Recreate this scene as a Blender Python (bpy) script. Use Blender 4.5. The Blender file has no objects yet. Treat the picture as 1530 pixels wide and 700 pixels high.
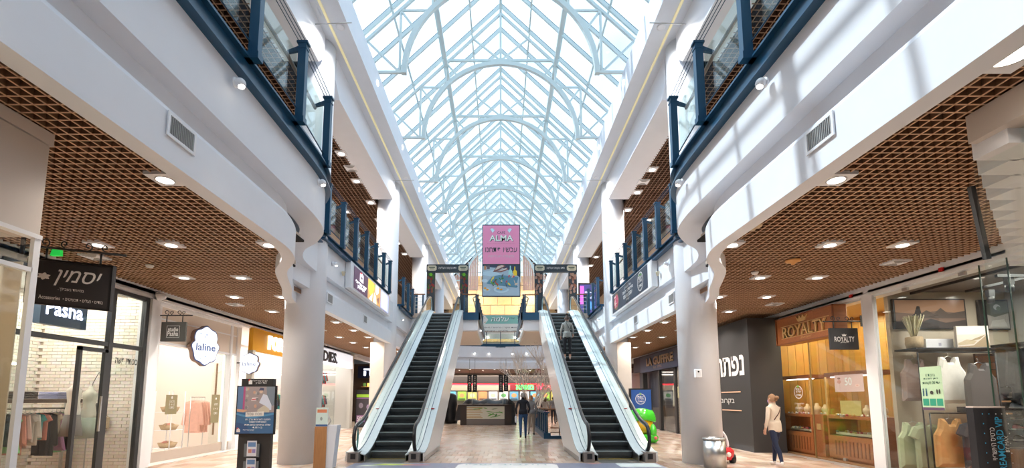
import bpy, bmesh, math, random
from mathutils import Vector, Matrix
random.seed(7)
R = math.radians
scene = bpy.context.scene
col = scene.collection

# ------------------------------------------------------------------ camera
cam_data = bpy.data.cameras.new('camera')
cam_data.sensor_width = 36.0
cam_data.lens = 700.0 / 1530.0 * 36.0
cam_data.shift_x = 17.0 / 1530.0
cam_data.shift_y = 170.0 / 1530.0
cam_data.clip_end = 300
cam = bpy.data.objects.new('camera', cam_data)
col.objects.link(cam)
cam.location = (0, 0, 1.54)
cam.rotation_euler = (R(90 + 6.277), 0, 0)
scene.camera = cam

# ------------------------------------------------------------------ world, sun, exposure
world = bpy.data.worlds.new('sky')
scene.world = world
world.use_nodes = True
wn = world.node_tree
wn.nodes.clear()
w_out = wn.nodes.new('ShaderNodeOutputWorld')
w_bg = wn.nodes.new('ShaderNodeBackground')
w_tc = wn.nodes.new('ShaderNodeTexCoord')
w_no = wn.nodes.new('ShaderNodeTexNoise')
w_ra = wn.nodes.new('ShaderNodeValToRGB')
w_no.inputs['Scale'].default_value = 2.2
w_no.inputs['Detail'].default_value = 5
w_ra.color_ramp.elements[0].position = 0.40
w_ra.color_ramp.elements[0].color = (0.42, 0.52, 0.60, 1)
w_ra.color_ramp.elements[1].position = 0.58
w_ra.color_ramp.elements[1].color = (0.88, 0.95, 1.02, 1)
wn.links.new(w_tc.outputs['Generated'], w_no.inputs['Vector'])
wn.links.new(w_no.outputs['Fac'], w_ra.inputs['Fac'])
wn.links.new(w_ra.outputs['Color'], w_bg.inputs['Color'])
wn.links.new(w_bg.outputs['Background'], w_out.inputs['Surface'])
w_bg.inputs['Strength'].default_value = 1.0
sun_d = bpy.data.lights.new('sun', 'SUN')
sun_d.energy = 2.2
sun_d.angle = R(0.6)
sun_d.color = (1.0, 0.96, 0.9)
sun = bpy.data.objects.new('sun', sun_d)
col.objects.link(sun)
sun.rotation_euler = Vector((0.74, -0.18, -1.0)).to_track_quat('-Z', 'Y').to_euler()
scene.view_settings.view_transform = 'Standard'
scene.view_settings.look = 'None'
scene.view_settings.gamma = 1.0
scene.view_settings.use_curve_mapping = False
scene.view_settings.exposure = 1.15
cy = scene.cycles
cy.max_bounces = 7
cy.diffuse_bounces = 4
cy.glossy_bounces = 3
cy.transmission_bounces = 4
cy.transparent_max_bounces = 24
cy.caustics_reflective = False
cy.caustics_refractive = False
cy.sample_clamp_indirect = 4.0

# ------------------------------------------------------------------ materials
MATS = {}
def mat(name, color, rough=0.6, metal=0.0, emit=0.0, noise=0.0, nscale=8.0, bump=0.0, spec=None, vary=0.0, stretch=None, coat=0.0):
    if name in MATS: return MATS[name]
    m = bpy.data.materials.new(name); m.use_nodes = True
    nt = m.node_tree; b = nt.nodes['Principled BSDF']
    c = (color[0], color[1], color[2], 1)
    b.inputs['Base Color'].default_value = c
    b.inputs['Roughness'].default_value = rough
    b.inputs['Metallic'].default_value = metal
    if coat: b.inputs['Coat Weight'].default_value = coat
    if spec is not None: b.inputs['Specular IOR Level'].default_value = spec
    if emit:
        b.inputs['Emission Color'].default_value = c
        b.inputs['Emission Strength'].default_value = emit
    if noise or bump:
        tc = nt.nodes.new('ShaderNodeTexCoord'); no = nt.nodes.new('ShaderNodeTexNoise')
        no.inputs['Scale'].default_value = nscale; no.inputs['Detail'].default_value = 4
        if stretch:
            mp = nt.nodes.new('ShaderNodeMapping'); mp.inputs['Scale'].default_value = stretch
            nt.links.new(tc.outputs['Object'], mp.inputs['Vector']); nt.links.new(mp.outputs['Vector'], no.inputs['Vector'])
        else:
            nt.links.new(tc.outputs['Object'], no.inputs['Vector'])
        if noise:
            mx = nt.nodes.new('ShaderNodeMix'); mx.data_type = 'RGBA'
            mx.inputs[6].default_value = tuple(max(0, v * (1 - noise)) for v in color) + (1,)
            mx.inputs[7].default_value = tuple(min(1, v * (1 + noise)) for v in color) + (1,)
            nt.links.new(no.outputs['Fac'], mx.inputs[0]); nt.links.new(mx.outputs[2], b.inputs['Base Color'])
            if emit: nt.links.new(mx.outputs[2], b.inputs['Emission Color'])
        if bump:
            bp = nt.nodes.new('ShaderNodeBump'); bp.inputs['Strength'].default_value = bump; bp.inputs['Distance'].default_value = 0.01
            nt.links.new(no.outputs['Fac'], bp.inputs['Height']); nt.links.new(bp.outputs['Normal'], b.inputs['Normal'])
    MATS[name] = m
    return m

def ramp_mat(name, cols, rough=0.5, island=True, bump=0.0, coat=0.0):
    """each piece (object or mesh island) takes its own tint from the ramp"""
    if name in MATS: return MATS[name]
    m = bpy.data.materials.new(name); m.use_nodes = True
    nt = m.node_tree; b = nt.nodes['Principled BSDF']
    b.inputs['Roughness'].default_value = rough
    if coat: b.inputs['Coat Weight'].default_value = coat
    oi = nt.nodes.new('ShaderNodeObjectInfo'); ge = nt.nodes.new('ShaderNodeNewGeometry')
    ad = nt.nodes.new('ShaderNodeMath'); ad.operation = 'ADD'
    fr = nt.nodes.new('ShaderNodeMath'); fr.operation = 'FRACT'
    ra = nt.nodes.new('ShaderNodeValToRGB')
    nt.links.new(oi.outputs['Random'], ad.inputs[0]); nt.links.new(ge.outputs['Random Per Island'], ad.inputs[1])
    nt.links.new(ad.outputs[0], fr.inputs[0]); nt.links.new(fr.outputs[0], ra.inputs['Fac'])
    els = ra.color_ramp.elements
    while len(els) < len(cols): els.new(0.5)
    for i, c in enumerate(cols):
        els[i].position = i / (len(cols) - 1); els[i].color = (c[0], c[1], c[2], 1)
    tc = nt.nodes.new('ShaderNodeTexCoord'); no = nt.nodes.new('ShaderNodeTexNoise')
    no.inputs['Scale'].default_value = 6; no.inputs['Detail'].default_value = 5
    mx = nt.nodes.new('ShaderNodeMix'); mx.data_type = 'RGBA'; mx.blend_type = 'MULTIPLY'; mx.inputs[0].default_value = 0.35
    nt.links.new(tc.outputs['Object'], no.inputs['Vector'])
    nt.links.new(ra.outputs['Color'], mx.inputs[6]); nt.links.new(no.outputs['Color'], mx.inputs[7])
    nt.links.new(mx.outputs[2], b.inputs['Base Color'])
    MATS[name] = m
    return m

def glass_mat(name, tint=(0.93, 0.98, 0.97), refl=0.08, haze=0.0):
    if name in MATS: return MATS[name]
    m = bpy.data.materials.new(name); m.use_nodes = True
    nt = m.node_tree; nt.nodes.clear()
    o = nt.nodes.new('ShaderNodeOutputMaterial'); t = nt.nodes.new('ShaderNodeBsdfTransparent')
    g = nt.nodes.new('ShaderNodeBsdfGlossy'); mx = nt.nodes.new('ShaderNodeMixShader')
    lw = nt.nodes.new('ShaderNodeLayerWeight'); pw = nt.nodes.new('ShaderNodeMath'); pw.operation = 'POWER'; pw.inputs[1].default_value = 4.0
    nt.links.new(lw.outputs['Facing'], pw.inputs[0])
    ma = nt.nodes.new('ShaderNodeMath'); ma.operation = 'MULTIPLY_ADD'
    ma.inputs[1].default_value = 0.5; ma.inputs[2].default_value = refl; ma.use_clamp = True
    t.inputs['Color'].default_value = tint + (1,)
    g.inputs['Roughness'].default_value = 0.02
    nt.links.new(pw.outputs[0], ma.inputs[0]); nt.links.new(ma.outputs[0], mx.inputs[0])
    nt.links.new(t.outputs[0], mx.inputs[1]); nt.links.new(g.outputs[0], mx.inputs[2])
    last = mx
    if haze:
        d = nt.nodes.new('ShaderNodeBsdfTranslucent'); d.inputs['Color'].default_value = tint + (1,)
        m2 = nt.nodes.new('ShaderNodeMixShader'); m2.inputs[0].default_value = haze
        nt.links.new(mx.outputs[0], m2.inputs[1]); nt.links.new(d.outputs[0], m2.inputs[2]); last = m2
    nt.links.new(last.outputs[0], o.inputs['Surface'])
    MATS[name] = m
    return m

WHITE = mat('white plaster', (0.80, 0.84, 0.91), 0.55, noise=0.03, nscale=3, bump=0.06)
COLW = mat('column paint', (0.80, 0.84, 0.91), 0.45, noise=0.03, nscale=2)
TRIM = mat('white trim paint', (0.84, 0.86, 0.90), 0.4)
CREAM = mat('cream plaster', (0.78, 0.72, 0.66), 0.6, noise=0.03)
STEELW = mat('white painted steel', (0.60, 0.68, 0.68), 0.45)
BLUE = mat('petrol blue steel', (0.008, 0.065, 0.14), 0.32, noise=0.15, nscale=4)
BLACK = mat('black', (0.012, 0.012, 0.014), 0.4)
RUBBER = mat('black rubber', (0.01, 0.01, 0.012), 0.28)
DARK = mat('dark grey', (0.05, 0.05, 0.055), 0.5)
ANTH = mat('anthracite frame', (0.035, 0.038, 0.042), 0.4)
STEEL = mat('brushed steel', (0.55, 0.55, 0.55), 0.28, 1.0, noise=0.1, nscale=30)
CHROME = mat('chrome', (0.8, 0.8, 0.8), 0.12, 1.0)
WOODS = mat('grille painted shade side', (0.21, 0.11, 0.06), 0.6, noise=0.15, nscale=5)  # slat sides darkened: the shade inside the cells is put into the colour
WOODE = mat('grille painted lit edge', (0.66, 0.42, 0.26), 0.45, noise=0.08, nscale=5)  # bottom edges paler: the light on them is put into the colour
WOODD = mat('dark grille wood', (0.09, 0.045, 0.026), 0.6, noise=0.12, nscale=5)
WOODF = mat('dark grille painted lit edge', (0.30, 0.17, 0.10), 0.5)  # upper slats: lit look of the bottom edge painted into the colour
VOID = mat('ceiling void', (0.008, 0.005, 0.004), 0.9)
WOOD = mat('reddish wood', (0.36, 0.13, 0.045), 0.35, noise=0.3, nscale=3, stretch=(1, 8, 8))
OAK = mat('oak', (0.38, 0.19, 0.08), 0.4, noise=0.25, nscale=4, stretch=(8, 8, 1))
HANDW = mat('handrail wood', (0.22, 0.10, 0.045), 0.35)
GLASS = glass_mat('clear glass', (0.90, 0.97, 0.95), 0.04)
SHOPG = glass_mat('shop glass', (0.96, 0.99, 0.98), 0.035)
ROOFG = glass_mat('roof glass', (0.88, 0.95, 1.0), 0.02)
LAMP = mat('lamp glow', (1.0, 0.93, 0.82), 0.5, emit=5)
LAMPW = mat('cool lamp glow', (1.0, 0.98, 0.95), 0.5, emit=3)
WTEXT = mat('white lettering', (0.85, 0.85, 0.85), 0.5)
WGLOW = mat('lit white lettering', (0.95, 0.97, 1.0), 0.5, emit=2.0)
GOLD = mat('gold', (0.72, 0.48, 0.20), 0.4, 0.35)
def cm(rgb, rough=0.6, emit=0.0):
    """plain colour, named after itself"""
    k = 'colour %.2f %.2f %.2f %.1f %.1f' % (rgb[0], rgb[1], rgb[2], rough, emit)
    return mat(k, rgb, rough, emit=emit)
def srgb(r, g, b):
    f = lambda v: (v / 255 / 12.92) if v <= 10 else ((v / 255 + 0.055) / 1.055) ** 2.4
    return (f(r), f(g), f(b))

# ------------------------------------------------------------------ mesh helpers
class MB:
    def __init__(s): s.v = []; s.f = []; s.mi = []; s.mats = []; s.sm = []
    def _m(s, m):
        if m is None: return 0
        if m not in s.mats: s.mats.append(m)
        return s.mats.index(m)
    def add(s, vs, fs, m=None, smooth=False):
        k = len(s.v); i = s._m(m)
        s.v += [tuple(p) for p in vs]
        for f in fs:
            s.f.append([q + k for q in f]); s.mi.append(i); s.sm.append(smooth)
        return s
    def box(s, x0, x1, y0, y1, z0, z1, m=None):
        x0, x1 = min(x0, x1), max(x0, x1); y0, y1 = min(y0, y1), max(y0, y1); z0, z1 = min(z0, z1), max(z0, z1)
        vs = [(x0,y0,z0),(x1,y0,z0),(x1,y1,z0),(x0,y1,z0),(x0,y0,z1),(x1,y0,z1),(x1,y1,z1),(x0,y1,z1)]
        return s.add(vs, [(0,3,2,1),(4,5,6,7),(0,1,5,4),(1,2,6,5),(2,3,7,6),(3,0,4,7)], m)
    def bar(s, p, q, w, h=None, m=None, up=(0,0,1)):
        p = Vector(p); q = Vector(q); h = h or w
        d = (q - p).normalized(); u = Vector(up)
        if abs(d.dot(u)) > 0.98: u = Vector((0, 1, 0))
        a = d.cross(u).normalized() * w / 2; b = a.cross(d).normalized() * h / 2
        vs = [p-a-b, p+a-b, p+a+b, p-a+b, q-a-b, q+a-b, q+a+b, q-a+b]
        return s.add(vs, [(0,1,2,3),(7,6,5,4),(0,4,5,1),(1,5,6,2),(2,6,7,3),(3,7,4,0)], m)
    def tube(s, pts, r, n=8, m=None, closed=False, cap=True):
        pts = [Vector(p) for p in pts]; rs = r if isinstance(r, (list, tuple)) else [r] * len(pts)
        vs = []; fs = []; prev = None
        for i, p in enumerate(pts):
            if closed: d = pts[(i+1) % len(pts)] - pts[i-1]
            else: d = pts[min(i+1, len(pts)-1)] - pts[max(i-1, 0)]
            if d.length < 1e-9: d = Vector((0,0,1))
            d.normalize()
            if prev is None:
                u = Vector((0,0,1)) if abs(d.z) < 0.95 else Vector((1,0,0))
                a = d.cross(u).normalized()
            else:
                a = (prev - d * prev.dot(d)).normalized()
            prev = a; b = d.cross(a)
            for k in range(n):
                t = 2 * math.pi * k / n
                vs.append(p + (a * math.cos(t) + b * math.sin(t)) * rs[i])
        L = len(pts)
        for i in range(L if closed else L - 1):
            for k in range(n):
                a0 = i*n+k; a1 = i*n+(k+1) % n; j = ((i+1) % L) * n
                fs.append((a0, a1, j+(k+1) % n, j+k))
        if cap and not closed:
            fs.append(tuple(range(n))[::-1]); fs.append(tuple((L-1)*n+k for k in range(n)))
        return s.add(vs, fs, m, True)
    def lathe(s, prof, c=(0,0,0), n=20, m=None, ax='z', smooth=True):
        vs = []; fs = []
        for (r, h) in prof:
            for k in range(n):
                t = 2 * math.pi * k / n
                if ax == 'z': vs.append((c[0]+r*math.cos(t), c[1]+r*math.sin(t), c[2]+h))
                elif ax == 'x': vs.append((c[0]+h, c[1]+r*math.cos(t), c[2]+r*math.sin(t)))
                else: vs.append((c[0]+r*math.cos(t), c[1]+h, c[2]+r*math.sin(t)))
        for i in range(len(prof)-1):
            for k in range(n):
                fs.append((i*n+k, i*n+(k+1) % n, (i+1)*n+(k+1) % n, (i+1)*n+k))
        if prof[0][0] > 1e-6: fs.append(tuple(range(n))[::-1])
        if prof[-1][0] > 1e-6: fs.append(tuple((len(prof)-1)*n+k for k in range(n)))
        return s.add(vs, fs, m, smooth)
    def prism(s, poly, a, b, ax='y', m=None):
        """extrude a 2-D outline (ax y: (x,z), ax x: (y,z), ax z: (x,y)) between a and b"""
        n = len(poly)
        P = {'y': lambda p, t: (p[0], t, p[1]), 'x': lambda p, t: (t, p[0], p[1]), 'z': lambda p, t: (p[0], p[1], t)}[ax]
        vs = [P(p, a) for p in poly] + [P(p, b) for p in poly]
        fs = [tuple(range(n))[::-1], tuple(range(n, 2*n))] + [(i, (i+1) % n, n+(i+1) % n, n+i) for i in range(n)]
        return s.add(vs, fs, m)
    def sweep(s, path, prof, m=None, closed_prof=True):
        """path: list of (x,y); prof: list of (out, z), out measured along the path's right-hand normal"""
        n = len(prof); vs = []; fs = []
        for i, p in enumerate(path):
            a = Vector(path[max(i-1, 0)]); b = Vector(path[min(i+1, len(path)-1)])
            d = (b - a).normalized(); nx, ny = d.y, -d.x
            for (o, z) in prof: vs.append((p[0]+nx*o, p[1]+ny*o, z))
        for i in range(len(path)-1):
            for k in range(n if closed_prof else n-1):
                fs.append((i*n+k, i*n+(k+1) % n, (i+1)*n+(k+1) % n, (i+1)*n+k))
        if closed_prof:
            fs.append(tuple(range(n))[::-1]); fs.append(tuple((len(path)-1)*n+k for k in range(n)))
        return s.add(vs, fs, m)
    def ell(s, c, r, m=None, nu=12, nv=8):
        prof = []
        vs = []; fs = []
        for j in range(nv+1):
            t = math.pi * j / nv
            for i in range(nu):
                u = 2*math.pi*i/nu
                vs.append((c[0]+r[0]*math.sin(t)*math.cos(u), c[1]+r[1]*math.sin(t)*math.sin(u), c[2]-r[2]*math.cos(t)))
        for j in range(nv):
            for i in range(nu):
                fs.append((j*nu+i, j*nu+(i+1) % nu, (j+1)*nu+(i+1) % nu, (j+1)*nu+i))
        return s.add(vs, fs, m, True)
    def mesh(s, name, m=None):
        me = bpy.data.meshes.new(name)
        me.from_pydata(s.v, [], s.f)
        ms = s.mats if s.mats else ([m] if m else [])
        for q in ms: me.materials.append(q)
        if len(ms) > 1: me.polygons.foreach_set('material_index', s.mi)
        me.polygons.foreach_set('use_smooth', s.sm)
        me.update()
        return me
    def build(s, name, m=None, parent=None, recalc=True, bevel=0.0):
        me = s.mesh(name, m)
        if recalc or bevel:
            bm = bmesh.new(); bm.from_mesh(me)
            if recalc: bmesh.ops.recalc_face_normals(bm, faces=bm.faces)
            if bevel:
                bmesh.ops.bevel(bm, geom=[e for e in bm.edges if e.is_manifold and e.calc_face_angle(0) > 0.6], offset=bevel, segments=1, affect='EDGES', clamp_overlap=True)
            bm.to_mesh(me); bm.free()
        return link(name, me, parent)

def link(name, data, parent=None):
    o = bpy.data.objects.new(name, data)
    col.objects.link(o)
    if parent is not None:
        o.parent = parent
        loc, rot = W.get(parent.name, (Vector((0,0,0)), 0))
        if not loc.length < 1e-9:
            o.location = -loc
    return o
W = {}
def tag(o, label, cat, group=None, kind=None):
    o['label'] = label; o['category'] = cat
    if group: o['group'] = group
    if kind: o['kind'] = kind
    return o
def thing(name, label, cat, loc=(0,0,0), group=None, world=True):
    """an Empty at the thing's base; with world=True its parts are given in world coordinates"""
    o = bpy.data.objects.new(name, None); col.objects.link(o)
    o.empty_display_size = 0.1
    o.location = loc
    if world: W[o.name] = (Vector(loc), 0)
    tag(o, label, cat, group)
    return o
def struct_empty(name, loc=(0,0,0)):
    o = bpy.data.objects.new(name, None); col.objects.link(o); o['kind'] = 'structure'; o.location = loc
    W[o.name] = (Vector(loc), 0)
    return o
def struct(name, mb, m, parent=None, bevel=0.0):
    o = mb.build(name, m, parent, bevel=bevel)
    if parent is None: o['kind'] = 'structure'
    return o
def stuff(o):
    o['kind'] = 'stuff'; return o
def copy_tree(o, parent=None):
    c = o.copy(); col.objects.link(c)
    if parent is not None: c.parent = parent
    for ch in list(o.children): copy_tree(ch, c)
    return c

class Fr:
    """a flat frame: origin o (lower left), u to the right and v up as the reader sees it"""
    def __init__(s, o, u, v=(0,0,1), w=1.0, h=1.0):
        s.o = Vector(o); s.u = Vector(u).normalized(); s.v = Vector(v).normalized(); s.w = w; s.h = h
        s.n = s.u.cross(s.v).normalized()
    def p(s, a, b, d=0.0): return s.o + s.u*a*s.w + s.v*b*s.h + s.n*d     # a, b in 0..1
def left_wall(x, y0, z0, w, h): return Fr((x, y0, z0), (0, 1, 0), (0,0,1), w, h)    # faces +X
def right_wall(x, y1, z0, w, h): return Fr((x, y1, z0), (0, -1, 0), (0,0,1), w, h)  # faces -X
def front(x0, y, z0, w, h): return Fr((x0, y, z0), (1, 0, 0), (0,0,1), w, h)        # faces the camera
def panel(fr, d0, d1, m=None, mb=None, a=(0,1), b=(0,1)):
    mb = mb or MB()
    vs = [fr.p(a[0],b[0],d0), fr.p(a[1],b[0],d0), fr.p(a[1],b[1],d0), fr.p(a[0],b[1],d0),
          fr.p(a[0],b[0],d1), fr.p(a[1],b[0],d1), fr.p(a[1],b[1],d1), fr.p(a[0],b[1],d1)]
    mb.add(vs, [(0,1,2,3),(7,6,5,4),(0,4,5,1),(1,5,6,2),(2,6,7,3),(3,7,4,0)], m)
    return mb
def shapes(fr, lst, name='print', parent=None, d=0.004):
    """flat print: list of (colour material, polygon in 0..1 frame coordinates), later ones on top"""
    mb = MB()
    for i, (m, poly) in enumerate(lst):
        mb.add([fr.p(a, b, d + i*0.0006) for a, b in poly], [tuple(range(len(poly)))], m)
    return mb.build(name, None, parent, recalc=False)
def rect(x0, y0, x1, y1): return [(x0,y0),(x1,y0),(x1,y1),(x0,y1)]
def disc(cx, cy, r, k=1.0, n=16): return [(cx+r*math.cos(2*math.pi*i/n), cy+r*k*math.sin(2*math.pi*i/n)) for i in range(n)]
def leaf(cx, cy, l, w, ang):
    ca, sa = math.cos(ang), math.sin(ang)
    return [(cx+a*ca-b*sa, cy+a*sa+b*ca) for a, b in ((0,0),(l*.3,w),(l*.7,w*.8),(l,0),(l*.7,-w*.8),(l*.3,-w))]

def text(s, fr, cx, cy, h, m, parent=None, name='lettering', maxw=None, d=0.006, depth=0.002, shear=0.0, bold=0.0, spacing=1.0, heb=False, vert=False):
    """one line of lettering centred at (cx, cy) of the frame; h and maxw in metres"""
    if heb: s = s[::-1]
    cu = bpy.data.curves.new('t', 'FONT'); cu.body = s; cu.size = 1.0
    cu.align_x = 'CENTER'; cu.align_y = 'CENTER'; cu.resolution_u = 2
    cu.extrude = 0.0; cu.offset = bold; cu.shear = shear; cu.space_character = spacing
    t = bpy.data.objects.new('t', cu); col.objects.link(t)
    dg = bpy.context.evaluated_depsgraph_get()
    me = bpy.data.meshes.new_from_object(t.evaluated_get(dg))
    bpy.data.objects.remove(t); bpy.data.curves.remove(cu)
    if len(me.vertices) == 0:
        bpy.data.meshes.remove(me); return None
    xs = [v.co.x for v in me.vertices]; ys = [v.co.y for v in me.vertices]
    bw = max(xs)-min(xs); bh = max(ys)-min(ys); ox = (max(xs)+min(xs))/2; oy = (max(ys)+min(ys))/2
    k = h / max(bh, 1e-4)
    kx = k
    if maxw: kx = maxw / bw
    c = fr.p(cx, cy, d)
    U, V = (fr.u, fr.v) if not vert else (fr.v, -fr.u)
    vs = [c + U*((v.co.x-ox)*kx) + V*((v.co.y-oy)*k) for v in me.vertices]
    fs = [tuple(p.vertices) for p in me.polygons]
    bpy.data.meshes.remove(me)
    if depth > 0.004:
        n = len(vs); edges = {}
        for f in fs:
            for i in range(len(f)):
                e = (f[i], f[(i+1) % len(f)]); edges[e] = 1
        top = [v + fr.n*depth for v in vs]
        side = [(a, b, n+b, n+a) for (a, b) in edges if (b, a) not in edges]
        vs2 = vs + top
        fs2 = [tuple(n+i for i in f) for f in fs] + side
        mb = MB(); mb.add(vs2, fs2)
    else:
        mb = MB(); mb.add(vs, fs)
    return mb.build(name, m, parent, recalc=False)
def inst(name, mesh, loc, parent=None, rot=None):
    o = bpy.data.objects.new(name, mesh); col.objects.link(o)
    loc = Vector(loc)
    if parent is not None:
        o.parent = parent
        loc = loc - W.get(parent.name, (Vector((0,0,0)), 0))[0]
    o.location = loc
    if rot: o.rotation_euler = rot
    return o
def mirror(mb, s):
    if s > 0: return mb
    mb.v = [(-x, y, z) for x, y, z in mb.v]
    return mb

# ================================================================== SETTING
COLY = [11.7, 19.9, 28.1, 36.3]
EX = [-2.87, 2.92]
# ---- floor
TILE = ramp_mat('floor tile', [srgb(196,170,150), srgb(216,196,180), srgb(178,146,124), srgb(226,210,196), srgb(204,168,146)], 0.25)
floor = struct('floor', MB().box(-12.6, 12.6, -3, 50, -0.3, -0.012), mat('grout', (0.30, 0.26, 0.23), 0.6))
tm = MB().box(0.003, 0.247, 0.003, 0.497, -0.02, 0).mesh('floor_tile', TILE)
tiles = []
row = 0
y = -3.0
while y < 46.4:
    off = 0.125 * (row % 2)
    x = -8.1 + off - 0.25
    while x < 8.1:
        under = any(abs(x+0.125-e) < 0.9 for e in EX) and 12.2 < y < 14.2
        if not under and abs(x + .125) < 8.0: tiles.append((x, y))
        x += 0.25
    y += 0.5; row += 1
near = [t for t in tiles if t[1] > 11.1 and abs(t[0]) < 0.68 * t[1]][:300]
nset = set(near)
for t in near: inst('floor_tile', tm, (t[0], t[1], 0), floor)
mb = MB()
for t in tiles:
    if t not in nset:
        x, y = t
        mb.add([(x+.003,y+.003,0),(x+.247,y+.003,0),(x+.247,y+.497,0),(x+.003,y+.497,0)], [(0,1,2,3)])
stuff(mb.build('floor_tiles', TILE, floor, recalc=False))

# ---- columns
for i, cyy in enumerate(COLY):
    for s in (-1, 1):
        side = 'left' if s < 0 else 'right'
        top = 11.0
        mb = MB().lathe([(0.475, 0.0), (0.475, top)], (s*4.95, cyy, 0), 40)
        c = struct('trim_%d' % (1 + i*2 + (s > 0)), mb, COLW)
        c['label'] = 'round white column, %s from the front on the %s side of the hall' % (['first', 'second', 'third', 'fourth'][i], side)
        if i:
            struct('column_pier', MB().box(s*4.85, s*5.42, cyy-0.5, cyy+0.25, 0, 3.9), CREAM, c)
# ---- slab edge fascias
def plow(zl): return [(-.2,3.87),(0,3.87),(0,4.36),(-.03,4.42),(-.10,4.46),(-.13,4.5),(-.15,zl+.01),(-.4,zl+.01),(-.4,4.15),(-.2,4.15)]
def pup(zl): return [(-.4,zl),(.02,zl),(.02,5.62),(-.4,5.62)]
prof_low, prof_up = plow(4.76), pup(4.76)
near_low, near_up = plow(4.70), pup(4.70)
def smooth_path(pts, n=5):
    out = []
    for i in range(len(pts)-1):
        p0 = pts[max(i-1,0)]; p1 = pts[i]; p2 = pts[i+1]; p3 = pts[min(i+2,len(pts)-1)]
        for k in range(n):
            t = k/n
            f = lambda a,b,c,d: 0.5*((2*b)+(-a+c)*t+(2*a-5*b+4*c-d)*t*t+(-a+3*b-3*c+d)*t**3)
            out.append((f(p0[0],p1[0],p2[0],p3[0]), f(p0[1],p1[1],p2[1],p3[1])))
    out.append(pts[-1]); return out
low_path = [(-3.27,-3),(-3.27,3)] + smooth_path([(-3.27,6.3),(-3.3,7.1),(-3.5,7.75),(-3.92,8.4),(-4.2,9.1),(-4.45,9.8),(-4.8,10.6),(-5.0,11.3)])
up_path = [(-3.22,-3),(-3.22,3)] + smooth_path([(-3.22,7.0),(-3.24,7.9),(-3.38,8.6),(-3.75,9.2),(-4.2,9.7),(-4.5,10.4),(-4.6,11.4)])
n = 1
for s in (-1, 1):
    side = 'left' if s < 0 else 'right'
    mb = MB().sweep(low_path, near_low); mirror(mb, -s)
    o = struct('trim_%d' % (8+n), mb, WHITE); n += 1
    o['label'] = 'white plaster band edging the gallery slab near the camera, %s' % side
    mb = MB().sweep(up_path, near_up); mirror(mb, -s)
    o = struct('trim_%d' % (8+n), mb, WHITE); n += 1
    mb = MB().sweep([(-4.6,11.55),(-4.6,36.6)], prof_low); mirror(mb, -s)
    o = struct('trim_%d' % (8+n), mb, WHITE); n += 1
    mb = MB().sweep([(-4.6,11.2),(-4.6,36.6)], prof_up); mirror(mb, -s)
    o = struct('trim_%d' % (8+n), mb, WHITE); n += 1
for s in (-1, 1):
    struct('trim_infill_%s' % ('left' if s < 0 else 'right'), MB().box(s*4.7, s*5.3, 10.2, 11.9, 4.25, 5.6), WHITE)
# slabs (gallery floors)
for s in (-1, 1):
    nm = 'left' if s < 0 else 'right'
    mb = MB()
    for (x0, y0, y1) in ((3.32,-3,8.2),(4.1,8.2,9.8),(4.7,9.8,48)):
        mb.box(s*x0, s*12.6, y0, y1, 5.62, 5.84)
        mb.box(s*(x0+.3), s*8.6, y0, y1, 4.42, 4.5)
    struct('floor_gallery_%s' % nm, mb, mat('gallery floor', (0.55, 0.48, 0.42), 0.35))
    mb = MB()
    for (x0, y0, y1) in ((3.55,-3,8.2),(4.4,8.2,9.8),(4.85,9.8,36)):
        mb.box(s*x0, s*8.6, y0, y1, 4.36, 4.4)
    struct('ceiling_void_%s' % nm, mb, VOID)
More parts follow.
